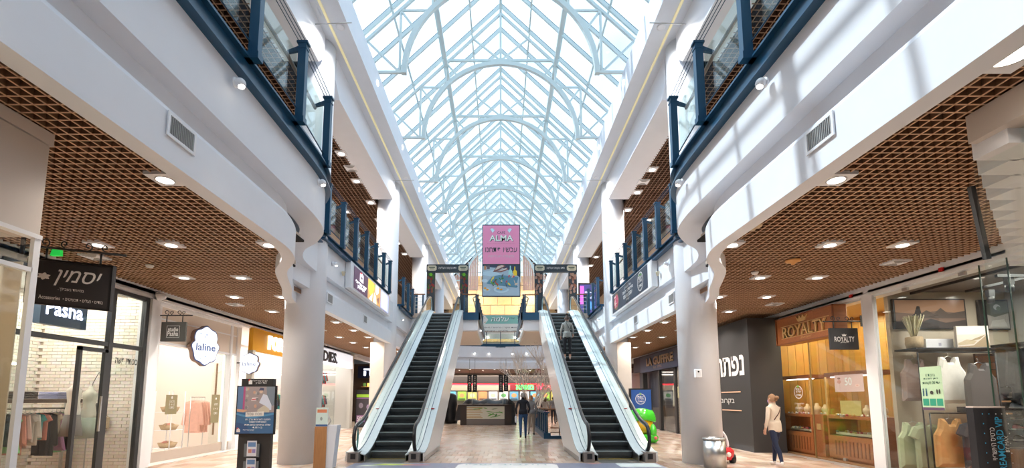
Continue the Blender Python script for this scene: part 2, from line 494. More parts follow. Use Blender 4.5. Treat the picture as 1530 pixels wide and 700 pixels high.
# ---- brown grille ceilings
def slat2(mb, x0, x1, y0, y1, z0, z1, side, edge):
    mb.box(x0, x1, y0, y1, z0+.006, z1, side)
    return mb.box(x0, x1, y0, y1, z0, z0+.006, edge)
def lower_limit(y):
    best = 3.47
    for i in range(len(low_path)-1):
        a, b = low_path[i], low_path[i+1]
        if a[1] <= y <= b[1]:
            t = (y-a[1])/max(1e-6, b[1]-a[1]); best = -(a[0]+(b[0]-a[0])*t)+.22
    if y > 11.3: best = 4.8
    return best
for s in (-1, 1):
    nm = 'left' if s < 0 else 'right'
    g = struct_empty('ceiling_%s' % nm, (s*6, 0, 4.1))
    g['label'] = 'brown wooden egg-crate grille ceiling under the %s gallery' % nm
    step = 0.115; zt, zb = 4.20, 4.095
    k = 0; x = 3.5
    while x < (8.05 if s < 0 else 8.32):
        ylim = 36.0
        y0 = -1.0
        if x < 4.8:
            yy = 6.0
            while yy < 11.3 and lower_limit(yy) < x: yy += 0.1
            segs = [(-1.0, yy)]
        else: segs = [(-1.0, 36.0)]
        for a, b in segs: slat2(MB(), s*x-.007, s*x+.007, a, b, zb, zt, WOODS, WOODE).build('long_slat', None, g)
        x += step; k += 1
    yy = -1.0; cnt = 0; rest = MB()
    cache = {}
    while yy < 36.0:
        lim = round(lower_limit(yy), 2)
        if yy > 1.5 and cnt < 250:
            if lim not in cache:
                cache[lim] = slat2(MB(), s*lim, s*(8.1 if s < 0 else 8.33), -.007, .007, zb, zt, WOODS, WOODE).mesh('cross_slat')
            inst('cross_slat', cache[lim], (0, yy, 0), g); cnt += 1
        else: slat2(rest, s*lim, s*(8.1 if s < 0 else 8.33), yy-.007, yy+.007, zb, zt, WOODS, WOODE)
        yy += step
    stuff(rest.build('cross_slats', None, g))
    # upper gallery grille
    g = struct_empty('ceiling_upper_%s' % nm, (s*6.8, 0, 10.0))
    g['label'] = 'dark brown grille ceiling over the upper %s gallery' % nm
    x = 5.5
    while x < 8.3:
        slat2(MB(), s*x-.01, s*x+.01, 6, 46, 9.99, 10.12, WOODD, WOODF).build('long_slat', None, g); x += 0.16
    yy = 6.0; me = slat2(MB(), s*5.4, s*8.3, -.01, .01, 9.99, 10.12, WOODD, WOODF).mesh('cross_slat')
    while yy < 45: inst('cross_slat', me, (0, yy, 0), g); yy += 0.16
    struct('ceiling_void_upper_%s' % nm, MB().box(s*5.4, s*8.6, -3, 46, 10.3, 10.34), VOID)
# ---- outer and end walls
for s in (-1, 1):
    nm = 'left' if s < 0 else 'right'
    struct('wall_upper_%s' % nm, MB().box(s*8.3, s*8.5, -3, 48, 5.84, 11.2), mat('upper shop wall', (0.62, 0.50, 0.40), 0.6, noise=0.1))
    struct('wall_outer_%s' % nm, MB().box(s*12.4, s*12.6, -3, 50, 0, 5.7), CREAM)
struct('wall_rear', MB().box(-12.6, 12.6, -3.2, -3, 0, 12.4), WHITE)
# ---- beams and roof slab
for s in (-1, 1):
    nm = 'left' if s < 0 else 'right'
    mb = MB().box(s*3.88, s*8.6, -3, 46, 11.0, 11.3)
    mb.box(s*3.88, s*4.1, -3, 46, 11.3, 11.85).box(s*4.1, s*5.1, -3, 46, 11.3, 11.8)
    o = struct('ceiling_edge_%s' % nm, mb, WHITE)
    mb = MB()
    ys = [3.5] + COLY + [44.5]
    for i in range(len(ys)-1):
        a, b = ys[i]+.42, ys[i+1]-.42
        mb.prism([(a,11.0),(a,10.35),(a+.35,10.0),(b-.35,10.0),(b,10.35),(b,11.0)], s*4.58, s*5.45, 'x')
    mb.box(s*4.58, s*5.45, -3, 3.5, 10, 11)
    struct('trim_beam_%s' % nm, mb, WHITE)
    # slim warm cove line along the slab
    struct('trim_cove_%s' % nm, MB().box(s*4.3, s*4.36, 6, 44, 10.975, 10.999), mat('cove light', (0.95, 0.84, 0.50), 0.5, emit=0.12))
    # portholes of light in the edge beam
    for k in range(10):
        yy = 6.2 + k*3.78
        MB().lathe([(0.0,0),(0.09,0),(0.09,0.02),(0,0.02)], (s*3.87-0.01, yy, 11.45), 14, ax='x').build('beam_light', LAMPW, o)
    # skylight curb
    struct('wall_curb_%s' % nm, MB().box(s*4.75, s*4.95, -3, 46, 11.8, 12.95), TRIM)
# ---- skylight
RIDGE = 17.65
sky = struct_empty('window_1', (0, 20, 12))
sky['label'] = 'pitched glass skylight over the whole hall'
for s in (-1, 1):
    w = 1.17
    a = Vector((0,0,0)); b = Vector((s*w, 0, -w))
    pm = MB()
    pm.add([(0,.02,0),(0,1.22,0),(s*w,1.22,-w),(s*w,.02,-w),(0,.02,.012),(0,1.22,.012),(s*w,1.22,-w+.012),(s*w,.02,-w+.012)],
           [(0,1,2,3),(7,6,5,4),(0,4,5,1),(1,5,6,2),(2,6,7,3),(3,7,4,0)])
    me = pm.mesh('glass_pane', ROOFG)
    for r_ in range(4):
        for k in range(37):
            inst('glass_pane', me, (s*r_*w, 0.2 + k*1.24, RIDGE - r_*w), sky)
    rb = MB().bar((0,0,-.06), (s*4*w+s*.1, 0, -.06-4*w-.1), 0.07, 0.12, up=(0,0,1)).mesh('glazing_bar', STEELW)
    rs = MB().bar((0,0,.03), (s*4*w+s*.1, 0, .03-4*w-.1), 0.05, 0.05).mesh('bar_cap', mat('dark cap', (0.03, 0.07, 0.09), 0.4))
    for k in range(38):
        inst('glazing_bar', rb, (0, 0.2 + k*1.24 - .01, RIDGE), sky)
        inst('bar_cap', rs, (0, 0.2 + k*1.24 - .01, RIDGE), sky)
    for r_ in range(1, 5):
        MB().bar((s*r_*w, 0.2, RIDGE-r_*w-.05), (s*r_*w, 46.1, RIDGE-r_*w-.05), 0.06, 0.08).build('glazing_purlin', STEELW, sky)
MB().bar((0, 0.2, RIDGE-.1), (0, 46.1, RIDGE-.1), 0.1, 0.16).build('ridge_beam', STEELW, sky)
for s in (-1, 1):
    MB().bar((s*2.2, 0.2, 15.0), (s*2.2, 46, 15.0), 0.12, 0.16).build('main_purlin', STEELW, sky)
# ---- trusses
def truss(parent):
    def bars(name, segs, w, h=None):
        for p, q in segs:
            MB().bar((p[0],0,p[1]), (q[0],0,q[1]), w, h, up=(0,1,0)).build(name, STEELW, parent)
    R0 = 17.3
    bars('rafter', [((0,R0),(-4.7,R0-4.7)), ((0,R0),(4.7,R0-4.7))], 0.09)
    bars('king_post', [((0,R0),(0,15.2))], 0.09)
    bars('collar', [((-2.15,15.22),(2.15,15.22))], 0.09)
    pts = []
    for k in range(33):
        t = math.pi*k/32
        pts.append((-3.08*math.cos(t), 11.85 + 3.25*math.sin(t)))
    mb = MB()
    for k in range(32):
        pass
    n = len(pts); vs = []; fs = []
    for k, (x, z) in enumerate(pts):
        t = math.pi*k/32; nx, nz = -math.cos(t), math.sin(t)
        for (o, yy) in ((-.08,-.07),(.08,-.07),(.08,.07),(-.08,.07)):
            vs.append((x+nx*o, yy, z+nz*o))
    for k in range(n-1):
        for j in range(4): fs.append((k*4+j, k*4+(j+1)%4, (k+1)*4+(j+1)%4, (k+1)*4+j))
    fs += [(3,2,1,0), tuple((n-1)*4+j for j in range(4))]
    mb.add(vs, fs); mb.build('arch', STEELW, parent)
    for s in (-1, 1):
        bars('web', [((0,15.22),(s*1.12,16.18))], 0.06)
        bars('web', [((s*2.2,15.1),(s*1.75,14.55))], 0.06)
        bars('web', [((s*3.22,11.9),(s*4.3,13.0))], 0.06)
        bars('web', [((s*3.22,14.05),(s*2.72,13.35))], 0.06)
        bars('web', [((s*2.2,15.1),(s*2.2,14.1))], 0.06)
        bars('strut', [((s*3.22,14.08),(s*3.22,11.9))], 0.07)
        bars('strut', [((s*3.22,14.05),(s*2.35,14.05))], 0.06)
        bars('tie', [((s*3.1,11.9),(s*3.95,11.9))], 0.08)
TY = [2.6, 6.36, 10.12, 13.88, 17.64, 21.4, 25.2, 28.95, 32.7, 36.5, 40.2]
ordn = ['first','second','third','fourth','fifth','sixth','seventh','eighth','ninth','tenth','eleventh','twelfth','thirteenth','fourteenth','fifteenth','sixteenth','seventeenth','eighteenth','nineteenth','twentieth']
t0 = None
for i, ty in enumerate(TY):
    if t0 is None:
        t0 = thing('roof_truss', '', 'truss', (0, 0, 0), world=False); truss(t0); o = t0
    else: o = copy_tree(t0)
    o.location = (0, ty, 0)
    if i < 3: lab = 'white steel roof truss with arch, above the top of the picture, %s from the front' % ordn[i]
    else: lab = 'white arched steel roof truss, %s counted away from the camera among those seen' % ordn[i-3]
    tag(o, lab, 'truss', 'arched roof trusses')
# ---- far gable and stone wall
PINK = ramp_mat('pink boards', [srgb(226,178,160), srgb(236,200,184), srgb(214,160,140)], 0.6)
gw = struct_empty('wall_gable', (0, 43, 12))
for s in (-1, 1):
    k = 0; x = 2.1
    while x < 4.6:
        MB().box(s*x, s*(x+.17), 42.6, 42.68, 11.6, 17.3-x-.2).build('board', PINK, gw); x += 0.2
    MB().bar((s*2.0,42.5,15.25),(s*4.6,42.5,12.65),0.12,0.12).build('edge_board', mat('dark edge',(0.05,0.03,0.02)), gw)
for x in (-2,-1,0,1,2): MB().bar((x,46,13.2),(x,46,RIDGE-abs(x)-.1),0.08).build('mullion', STEELW, gw)
for z in (14.2,15.4): MB().bar((-(RIDGE-z),46,z),((RIDGE-z),46,z),0.08).build('mullion', STEELW, gw)
STONE = ramp_mat('travertine', [srgb(212,184,148), srgb(226,200,160), srgb(232,196,140), srgb(198,170,138)], 0.45)
sw = struct('wall_far', MB().box(-8.5, 8.5, 46.2, 46.4, 0, 13.0), mat('stone joint', (0.35,0.27,0.19), 0.7))
random.seed(3)
z = 5.9; r_ = 0
while z < 13.0:
    x = -5.2 + (0.7 if r_ % 2 else 0)
    while x < 5.2:
        MB().box(x+.015, x+1.385, 46.12-random.random()*.05, 46.2, z+.015, z+.97).build('stone_panel', STONE, sw, bevel=0.01)
        x += 1.4
    z += 1.0; r_ += 1
# ---- far bridge
fp = []
for k in range(25):
    t = -1 + 2*k/24
    fp.append((4.6*t, 36.4 - 1.3*t*t))
fp = fp[::-1]
mb = MB().sweep(fp, [(-o, z) for o, z in prof_low]); struct('trim_20', mb, WHITE)
mb = MB().sweep(fp, [(-o, z) for o, z in prof_up]); struct('trim_21', mb, WHITE)
poly = fp + [(-4.6, 46.2), (4.6, 46.2)]
struct('floor_bridge', MB().prism([(x, y+.1) for x, y in fp] + [(-4.7,46.2),(4.7,46.2)], 5.62, 5.84, 'z'), mat('gallery floor',(0,0,0)))
struct('ceiling_food_court', MB().box(-12.4, 12.4, 36.9, 50, 3.98, 4.3), mat('dark brown ceiling', (0.09, 0.055, 0.04), 0.6))
# landings at the escalator heads
for s in (-1, 1):
    nm = 'left' if s < 0 else 'right'
    mb = MB().box(s*1.15, s*4.6, 23.35, 29.5, 4.98, 5.6)
    o = struct('floor_landing_%s' % nm, mb, TRIM)
    struct('landing_soffit', MB().prism([(s*1.2,4.975),(s*4.6,4.975),(s*4.6,4.93),(s*1.25,4.93)], 23.4, 29.45, 'y'), CREAM, o)
    struct('landing_deck', MB().box(s*1.1, s*4.7, 23.3, 31.0, 5.61, 5.85), mat('gallery floor',(0,0,0)), o)
    struct('landing_edge', MB().box(s*1.02, s*1.98, 23.2, 23.34, 5.5, 5.88).box(s*1.02, s*1.1, 23.2, 31.0, 5.5, 5.88), BLUE, o)
    for x in (1.35, 1.75):
        pass
# ================================================================== RAILINGS
def railing(label, s, xs, ys, zb=5.74, zt=7.0, x_fn=None, beam=True, zdeck=5.85, group='blue gallery railings'):
    """posts at ys on the line x = s*xs; the atrium lies towards x = 0"""
    g = thing('gallery_railing', label, 'railing', (s*xs, ys[0], zdeck), group)
    fx = x_fn or (lambda y: xs)
    for y in ys:
        x = fx(y)
        mb = MB().box(s*(x-.06), s*(x+.06), y-.05, y+.05, zb, zt)
        mb.box(s*(x-.085), s*(x+.085), y-.06, y+.06, zt, zt+.035)
        mb.box(s*(x-.07), s*(x+.07), y-.055, y+.055, zt-.09, zt-.06)
        mb.box(s*(x-.075), s*(x+.28), y-.06, y+.06, zb-.03, zb+.06)
        mb.prism([(s*(x+.05),zt-.02),(s*(x+.12),zt-.05),(s*(x+.24),zt-.10),(s*(x+.24),zt-.15),(s*(x+.10),zt-.12),(s*(x+.05),zt-.10)], y-.02, y+.02, 'y')
        mb.build('post', BLUE, g)
    for a, b in zip(ys[:-1], ys[1:]):
        x0, x1 = fx(a)+.07, fx(b)+.07
        MB().add([(s*x0,a+.05,zb+.24),(s*x1,b-.05,zb+.24),(s*x1,b-.05,zt-.18),(s*x0,a+.05,zt-.18),
                  (s*(x0+.014),a+.05,zb+.24),(s*(x1+.014),b-.05,zb+.24),(s*(x1+.014),b-.05,zt-.18),(s*(x0+.014),a+.05,zt-.18)],
                 [(0,1,2,3),(7,6,5,4),(0,4,5,1),(1,5,6,2),(2,6,7,3),(3,7,4,0)]).build('glass_panel', GLASS, g)
    pts = [(s*(fx(y)+.24), y, zt-.17) for y in ys]
    MB().tube(pts, 0.03, 8).build('handrail', HANDW, g)
    for k in range(3):
        MB().tube([(s*(fx(y)-.02+.05*k), y, zt+.045+.0*k+.03) for y in ys], 0.007, 6).build('cable', BLUE, g)
    MB().tube([(s*(fx(y)+.05), y, zb+.2) for y in ys], 0.012, 6).build('bottom_rail', BLUE, g)
    return g
beam_path_near = [(-3.12,-3),(-3.12,3)] + smooth_path([(-3.12,7.0),(-3.15,7.9),(-3.3,8.6),(-3.68,9.2),(-4.12,9.7),(-4.42,10.4),(-4.5,11.4)])
def ibeam(s, path, zb=5.45, zt=5.74):
    prof = [(0,zb),(0.10,zb),(0.10,zb+.03),(0.03,zb+.03),(0.03,zt-.03),(0.10,zt-.03),(0.10,zt),(-.04,zt),(-.04,zb)]
    prof = [(o-.06, z) for o, z in prof]
    mb = MB().sweep(path, prof); mirror(mb, -s)
    return mb
for s in (-1, 1):
    nm = 'left' if s < 0 else 'right'
    ys = [0.1, 1.42, 2.74, 4.06, 5.38, 6.7, 8.03]
    g = railing('blue steel and glass railing on the near %s gallery edge, closest to camera' % nm, s, 3.05, ys,
                x_fn=lambda y: 3.05 + (0.1 if y > 7.5 else 0))
    ibeam(s, beam_path_near).build('channel_beam', BLUE, g)
    mb = MB()
    ys = [11.5, 12.65, 13.8, 14.95, 16.1, 17.2, 18.2]
    g = railing('blue railing between first and second %s columns, above the poster' % nm, s, 4.4, ys)
    ibeam(s, [(-4.45,11.4),(-4.45,18.4)], 5.56).build('channel_beam', BLUE, g)
    ys = [20.8, 21.9, 23.0, 24.1]
    g = railing('blue railing just beyond the second %s column, beside the escalator head' % nm, s, 4.4, ys)
    ibeam(s, [(-4.45,20.6),(-4.45,24.3)], 5.56).build('channel_beam', BLUE, g)
    ys = [24.3, 25.4, 26.5, 27.6, 28.7, 29.8, 30.8]
    g = railing('blue railing along the inner edge of the %s upper landing' % nm, s, 1.22, ys)
# cross rail at each landing end, beside the escalator
for s in (-1, 1):
    nm = 'left' if s < 0 else 'right'
    g = thing('landing_railing', 'short blue railing with wooden handrail at the %s escalator landing, inner side' % nm, 'railing', (s*1.5, 23.5, 5.85), 'landing end railings')
    for x in (1.25, 1.85): MB().box(s*x-.035, s*x+.035, 23.4, 23.47, 5.6, 6.82).build('post', BLUE, g)
    MB().tube([(s*1.95,23.45,6.86),(s*1.25,23.45,6.86),(s*1.2,24.2,6.84)], 0.03, 8).build('handrail', HANDW, g)
    MB().box(s*1.28, s*1.82, 23.43, 23.445, 5.98, 6.7).build('glass_panel', GLASS, g)
    g = thing('landing_railing', 'short blue railing with wooden handrail at the %s escalator landing, outer side' % nm, 'railing', (s*4.1, 23.5, 5.85), 'landing end railings')
    for x in (3.95, 4.4): MB().box(s*x-.035, s*x+.035, 23.4, 23.47, 5.6, 6.82).build('post', BLUE, g)
    MB().tube([(s*3.85,23.45,6.86),(s*4.45,23.45,6.86)], 0.03, 8).build('handrail', HANDW, g)
    for z in (6.1,6.3,6.5,6.7): MB().tube([(s*3.95,23.44,z),(s*4.4,23.44,z)], 0.012, 6, m=None).build('rod', STEELW, g)
# far bridge railing
g = thing('bridge_railing', 'dark framed glass railing across the far upper bridge', 'railing', (0, 35.9, 5.85))
xs = [-3.3,-2.2,-1.1,0,1.1,2.2,3.3]
cyf = lambda x: 36.4 - 1.3*(x/4.6)**2 - .12
for x in xs: MB().box(x-.03, x+.03, cyf(x)-.03, cyf(x)+.03, 5.6, 6.75).build('post', BLUE, g)
for a, b in zip(xs[:-1], xs[1:]):
    MB().bar((a+.05,cyf(a),6.25),(b-.05,cyf(b),6.25),0.014,0.75).build('glass_panel', GLASS, g)
MB().tube([(x,cyf(x),6.78) for x in xs], 0.03, 8).build('handrail', HANDW, g)
MB().sweep([(x,y-.02) for x,y in fp if abs(x) < 3.9], [(0.0,5.55),(.1,5.55),(.1,5.85),(0,5.85)]).build('edge_beam', BLUE, g)

# ================================================================== ESCALATORS
STEP = mat('escalator step', (0.085, 0.10, 0.105), 0.45, 0.2, noise=0.25, nscale=6)
RISER = mat('escalator riser', (0.07, 0.08, 0.085), 0.45, 0.2, noise=0.3, nscale=5)
DECK = mat('escalator white deck', (0.62, 0.70, 0.74), 0.22)
CLAD = mat('escalator white cladding', (0.80, 0.80, 0.80), 0.3)
Y0, Y1, H1 = 12.3, 23.3, 5.85
SL = H1/(Y1-Y0)
def nose(y):
    """height of the step line, eased into flats at both ends"""
    if y <= Y0: return 0.0
    if y >= Y1: return H1
    return SL*(y-Y0)
def line(off, y0, y1, ease=0.5):
    pts = []
    def zf(y):
        z = 0
        for k in range(-4, 5): z += nose(y + k*ease/4)
        return z/9
    y = y0
    while y < y1 + 1e-6:
        pts.append((y, zf(y)+off)); y += 0.25 if (abs(y-Y0) < 1.2 or abs(y-Y1) < 1.2) else 0.5
    if pts[-1][0] < y1-.01: pts.append((y1, zf(y1)+off))
    return pts
def escalator(nm, xc):
    g = thing('escalator', 'long grey-stepped escalator with white decks, on the %s of the hall' % nm, 'escalator', (xc, 12, 0), 'the two escalators')
    inner = -1 if xc > 0 else 1
    # steps
    rise = 0.2127; tread = rise/SL
    n = int(H1/rise)
    sm = MB().box(-.5,.5,0,tread+.02,-.03,0).mesh('step', STEP)
    # grooved tread and ribbed riser in one mesh
    mb = MB()
    mb.add([(-.5,0.012,0),(.5,0.012,0),(.5,tread+.03,0),(-.5,tread+.03,0)], [(0,1,2,3)], STEP)
    for k in range(34):
        x = -.5 + k/34 + .006
        mb.box(x, x+.014, 0.0, tread, -.008, 0.006, STEP)
    # curved ribbed riser
    prof = [(0.0,0.0),(0.004,-.03),(0.03,-.10),(0.07,-.16),(0.09,-rise-.02)]
    for i in range(4):
        (a, z0), (b, z1) = prof[i], prof[i+1]
        mb.add([(-.5,a,z0),(.5,a,z0),(.5,b,z1),(-.5,b,z1)], [(0,1,2,3)], RISER)
    for k in range(34):
        x = -.5 + k/34 + .006
        mb.add([(x,-.004,0),(x+.014,-.004,0),(x+.014,.024,-.10),(x,.024,-.10)], [(0,1,2,3)], RISER)
    mb.box(-.5,.5,-.006,.012,-.012,.007, mat('step edge', (0.34,0.42,0.45), 0.4, 0.3))
    me = mb.mesh('step')
    for k in range(n+1):
        y = Y0 + (k+0.0)*tread + .1; z = rise*(k+1) - .02
        if z > H1: break
        inst('step', me, (xc, y, min(z, H1-.004)), g)
    MB().box(xc-.5, xc+.5, Y0-.75, Y0+.12, -.03, 0.006).build('comb_plate', STEEL, g)
    MB().box(xc-.5, xc+.5, Y0-.0, Y0+.03, 0.005, 0.012).build('comb_line', mat('yellow line',(0.7,0.5,0.05)), g)
    MB().box(xc-.5, xc+.5, Y1-.1, Y1+1.4, H1-.05, H1+.004).build('top_plate', STEEL, g)
    for s in (-1, 1):
        # inner skirt, deck stripes
        mid = line(0.10, Y0-.45, Y1+.7)
        def strip(name, x0, x1, dz0, dz1, m, thick=0.03, y0=Y0-.45, y1=Y1+.7):
            pts = line(0.0, y0, y1)
            vs = []; fs = []
            for (y, z) in pts:
                vs += [(xc+s*x0,y,z+dz0),(xc+s*x1,y,z+dz1),(xc+s*x1,y,z+dz1-thick),(xc+s*x0,y,z+dz0-thick)]
            for i in range(len(pts)-1):
                for j in range(4): fs.append((i*4+j, i*4+(j+1)%4, (i+1)*4+(j+1)%4, (i+1)*4+j))
            fs += [(0,1,2,3), tuple(len(vs)-4+j for j in (3,2,1,0))]
            return MB().add(vs, fs).build(name, m, g)
        strip('skirt', 0.505, 0.515, .16, .16, STEEL, 0.45)
        strip('inner_deck', 0.50, 0.68, .17, .235, DECK)
        strip('deck_groove', 0.682, 0.70, .232, .232, BLUE, .02)
        strip('glass_channel', 0.70, 0.79, .25, .25, DECK)
        strip('deck_groove', 0.792, 0.805, .232, .232, BLUE, .02)
        strip('outer_deck', 0.806, 0.98, .235, .225, DECK)
        # glass
        pts = line(0.0, Y0-.25, Y1+.6)
        top = line(0.86, Y0-.25, Y1+.6)
        vs = []; fs = []
        for (y, z) in pts: vs += [(xc+s*.74,y,z+.22),(xc+s*.74,y,z+.88)]
        # rounded ends
        def endcap(yc, zc, sg):
            out = []
            for k in range(9):
                t = -math.pi/2 + math.pi*k/8
                out.append((yc + sg*.33*math.cos(t), zc + .55 + .33*math.sin(t)))
            return out
        for i in range(len(pts)-1): fs.append((i*2, i*2+2, i*2+3, i*2+1))
        mbg = MB().add(vs, fs)
        zb = pts[0][1]; zt = pts[-1][1]
        for (yc, zc, sg) in ((pts[0][0], zb, -1), (pts[-1][0], zt, 1)):
            ec = endcap(yc, zc, sg)
            mbg.add([(xc+s*.74, a, b) for a, b in ec], [tuple(range(len(ec)))])
        mbg.build('glass_balustrade', GLASS, g, recalc=False)
        # handrail loop
        hp = [(y, z) for y, z in line(0.92, Y0-.25, Y1+.6)]
        lo = []
        for k in range(9):
            t = math.pi/2 + math.pi*k/9*1.05
            lo.append((hp[0][0] + .36*math.cos(t), hp[0][1]-.36 + .36*math.sin(t)))
        hi = []
        for k in range(9):
            t = math.pi/2 - math.pi*k/9*1.05
            hi.append((hp[-1][0] + .36*math.cos(t), hp[-1][1]-.36 + .36*math.sin(t)))
        path = lo[::-1] + hp[1:-1] + hi
        hw, hh = 0.045, 0.024
        vs = []; fs = []
        for i, (y, z) in enumerate(path):
            a = path[max(i-1,0)]; b = path[min(i+1,len(path)-1)]
            d = Vector((0,b[0]-a[0],b[1]-a[1])).normalized(); nn = Vector((0,-d.z,d.y))
            for (ox, on) in ((-hw,-.008),(-hw*.8,hh),(0,hh+.008),(hw*.8,hh),(hw,-.008),(hw*.6,-hh),(-hw*.6,-hh)):
                p = Vector((xc+s*.74+ox, y, z)) + nn*on; vs.append(tuple(p))
        for i in range(len(path)-1):
            for j in range(7): fs.append((i*7+j, i*7+(j+1)%7, (i+1)*7+(j+1)%7, (i+1)*7+j))
        fs += [tuple(range(7))[::-1], tuple((len(path)-1)*7+j for j in range(7))]
        h = MB().add(vs, fs, smooth=True).build('handrail', RUBBER, g)
        # bright guide under the handrail
        vs = []; fs = []
        for i, (y, z) in enumerate(path):
            a = path[max(i-1,0)]; b = path[min(i+1,len(path)-1)]
            d = Vector((0,b[0]-a[0],b[1]-a[1])).normalized(); nn = Vector((0,-d.z,d.y))
            for (ox, on) in ((-.02,-.03),(.02,-.03),(.02,-.065),(-.02,-.065)):
                p = Vector((xc+s*.74+ox, y, z)) + nn*on; vs.append(tuple(p))
        for i in range(len(path)-1):
            for j in range(4): fs.append((i*4+j, i*4+(j+1)%4, (i+1)*4+(j+1)%4, (i+1)*4+j))
        MB().add(vs, fs).build('handrail_guide', mat('pale blue guide', (0.55,0.78,0.88), 0.25, 0.3), g)
        # newel base box
        MB().box(xc+s*.62, xc+s*.88, Y0-.62, Y0-.2, 0, .24).build('newel_base', mat('newel grey',(0.22,0.20,0.19),0.4), g)
        MB().box(xc+s*.68, xc+s*.80, Y0-.64, Y0-.56, .08, .21).build('brush_inlet', BLACK, g)
        # emergency stop
        MB().lathe([(0,0),(.05,0),(.05,.02),(0,.02)], (xc+s*.83, Y0+1.9, 1.255), 14, ax='z').build('stop_button', mat('red sticker',(0.75,0.05,0.04),0.4), g)
        # outer cladding with inclined underside
        x0, x1 = sorted((xc+s*.94, xc+s*.98))
        tp = line(0.20, Y0-.45, Y1+.7)
        bot = [(Y1+.7, 4.98), (Y1+.0, 4.95), (Y0+2.3, 0.0), (Y0-.45, 0.0)]
        MB().prism(tp + bot, x0, x1, 'x').build('side_cladding', CLAD, g)
        MB().bar((xc+s*.985, Y0-.45, .06), (xc+s*.985, Y0+2.2, .06), 0.01, .11).build('kick_plate', STEEL, g)
    MB().prism([(Y1+.7,5.0),(Y1,4.96),(Y0+2.3,0.01),(Y0+2.4,0.3),(Y1+.2,5.2),(Y1+.7,5.2)], xc-.94, xc+.94, 'x').build('underside', CLAD, g)
    return g
for nm, xc in (('left', EX[0]), ('right', EX[1])): escalator(nm, xc)
# floor number sticker film on the newel glass
for xc, sx in ((EX[0], -1),):
    o = MB().add([(xc-.742, Y0-.28+.09*math.cos(t), .55+.26*math.sin(t)) for t in [2*math.pi*k/20 for k in range(20)]], [tuple(range(20))])
    o = o.build('oval_sticker', mat('teal film',(0.12,0.35,0.35),0.5), None, recalc=False)
    tag(o, 'teal oval notice stuck inside the left escalator glass at its foot', 'sticker')

# ================================================================== PORTALS over the escalators
NAVY = mat('portal navy', (0.02, 0.035, 0.05), 0.4)
def portal(nm, x0, x1):
    g = thing('portal_arch', 'dark navy advertising frame standing over the top of the %s escalator' % nm, 'portal', ((x0+x1)/2, 24.6, 5.85), 'portals over the escalators')
    z1 = 8.74
    MB().box(x0, x1, 24.5, 24.7, z1-.42, z1).build('header', NAVY, g)
    for a in (x0+.02, x1-.46):
        MB().box(a, a+.44, 24.52, 24.68, 5.85, z1-.42).build('pillar', NAVY, g)
        f = front(a, 24.515, 5.85, .44, 2.45)
        cols = [(0.25,0.02,0.02),(0.04,0.12,0.02),(0.02,0.06,0.02),(0.16,0.05,0.03)] if nm == 'left' else [(0.25,0.10,0.06),(0.35,0.2,0.15),(0.12,0.05,0.03),(0.4,0.25,0.2)]
        random.seed(5)
        L = []
        for k in range(26):
            L.append((cm(random.choice(cols)), disc(random.uniform(.15,.85), random.uniform(.55,.97), .14, .25, 8)))
        L.append((cm((0.15,0.5,0.02) if nm == 'left' else (0.4,0.25,0.18)), disc(.5,.95,.2,.2,8)))
        shapes(f, L, 'food_print', g)
    f = front(x0, 24.495, z1-.42, x1-x0, .42)
    cream = mat('cream badge', (0.60,0.58,0.45), 0.5)
    for c in (.13, .87):
        shapes(f, [(cream, [(c-.11,.3),(c-.08,.15),(c+.08,.15),(c+.11,.3),(c+.11,.7),(c+.08,.85),(c-.08,.85),(c-.11,.7)])], 'badge', g)
        shapes(f, [(mat('badge green',(0.03,0.08,0.05)), rect(c-.07,.52,c+.07,.66)), (mat('badge green',(0,0,0)), rect(c-.05,.36,c+.05,.44))], 'badge_marks', g, d=.007)
    text('חדש בקומה העליונה', f, .5, .5, .17, WTEXT, g, maxw=.95, heb=True)
portal('left', -3.97, -1.72); portal('right', 1.80, 4.10)

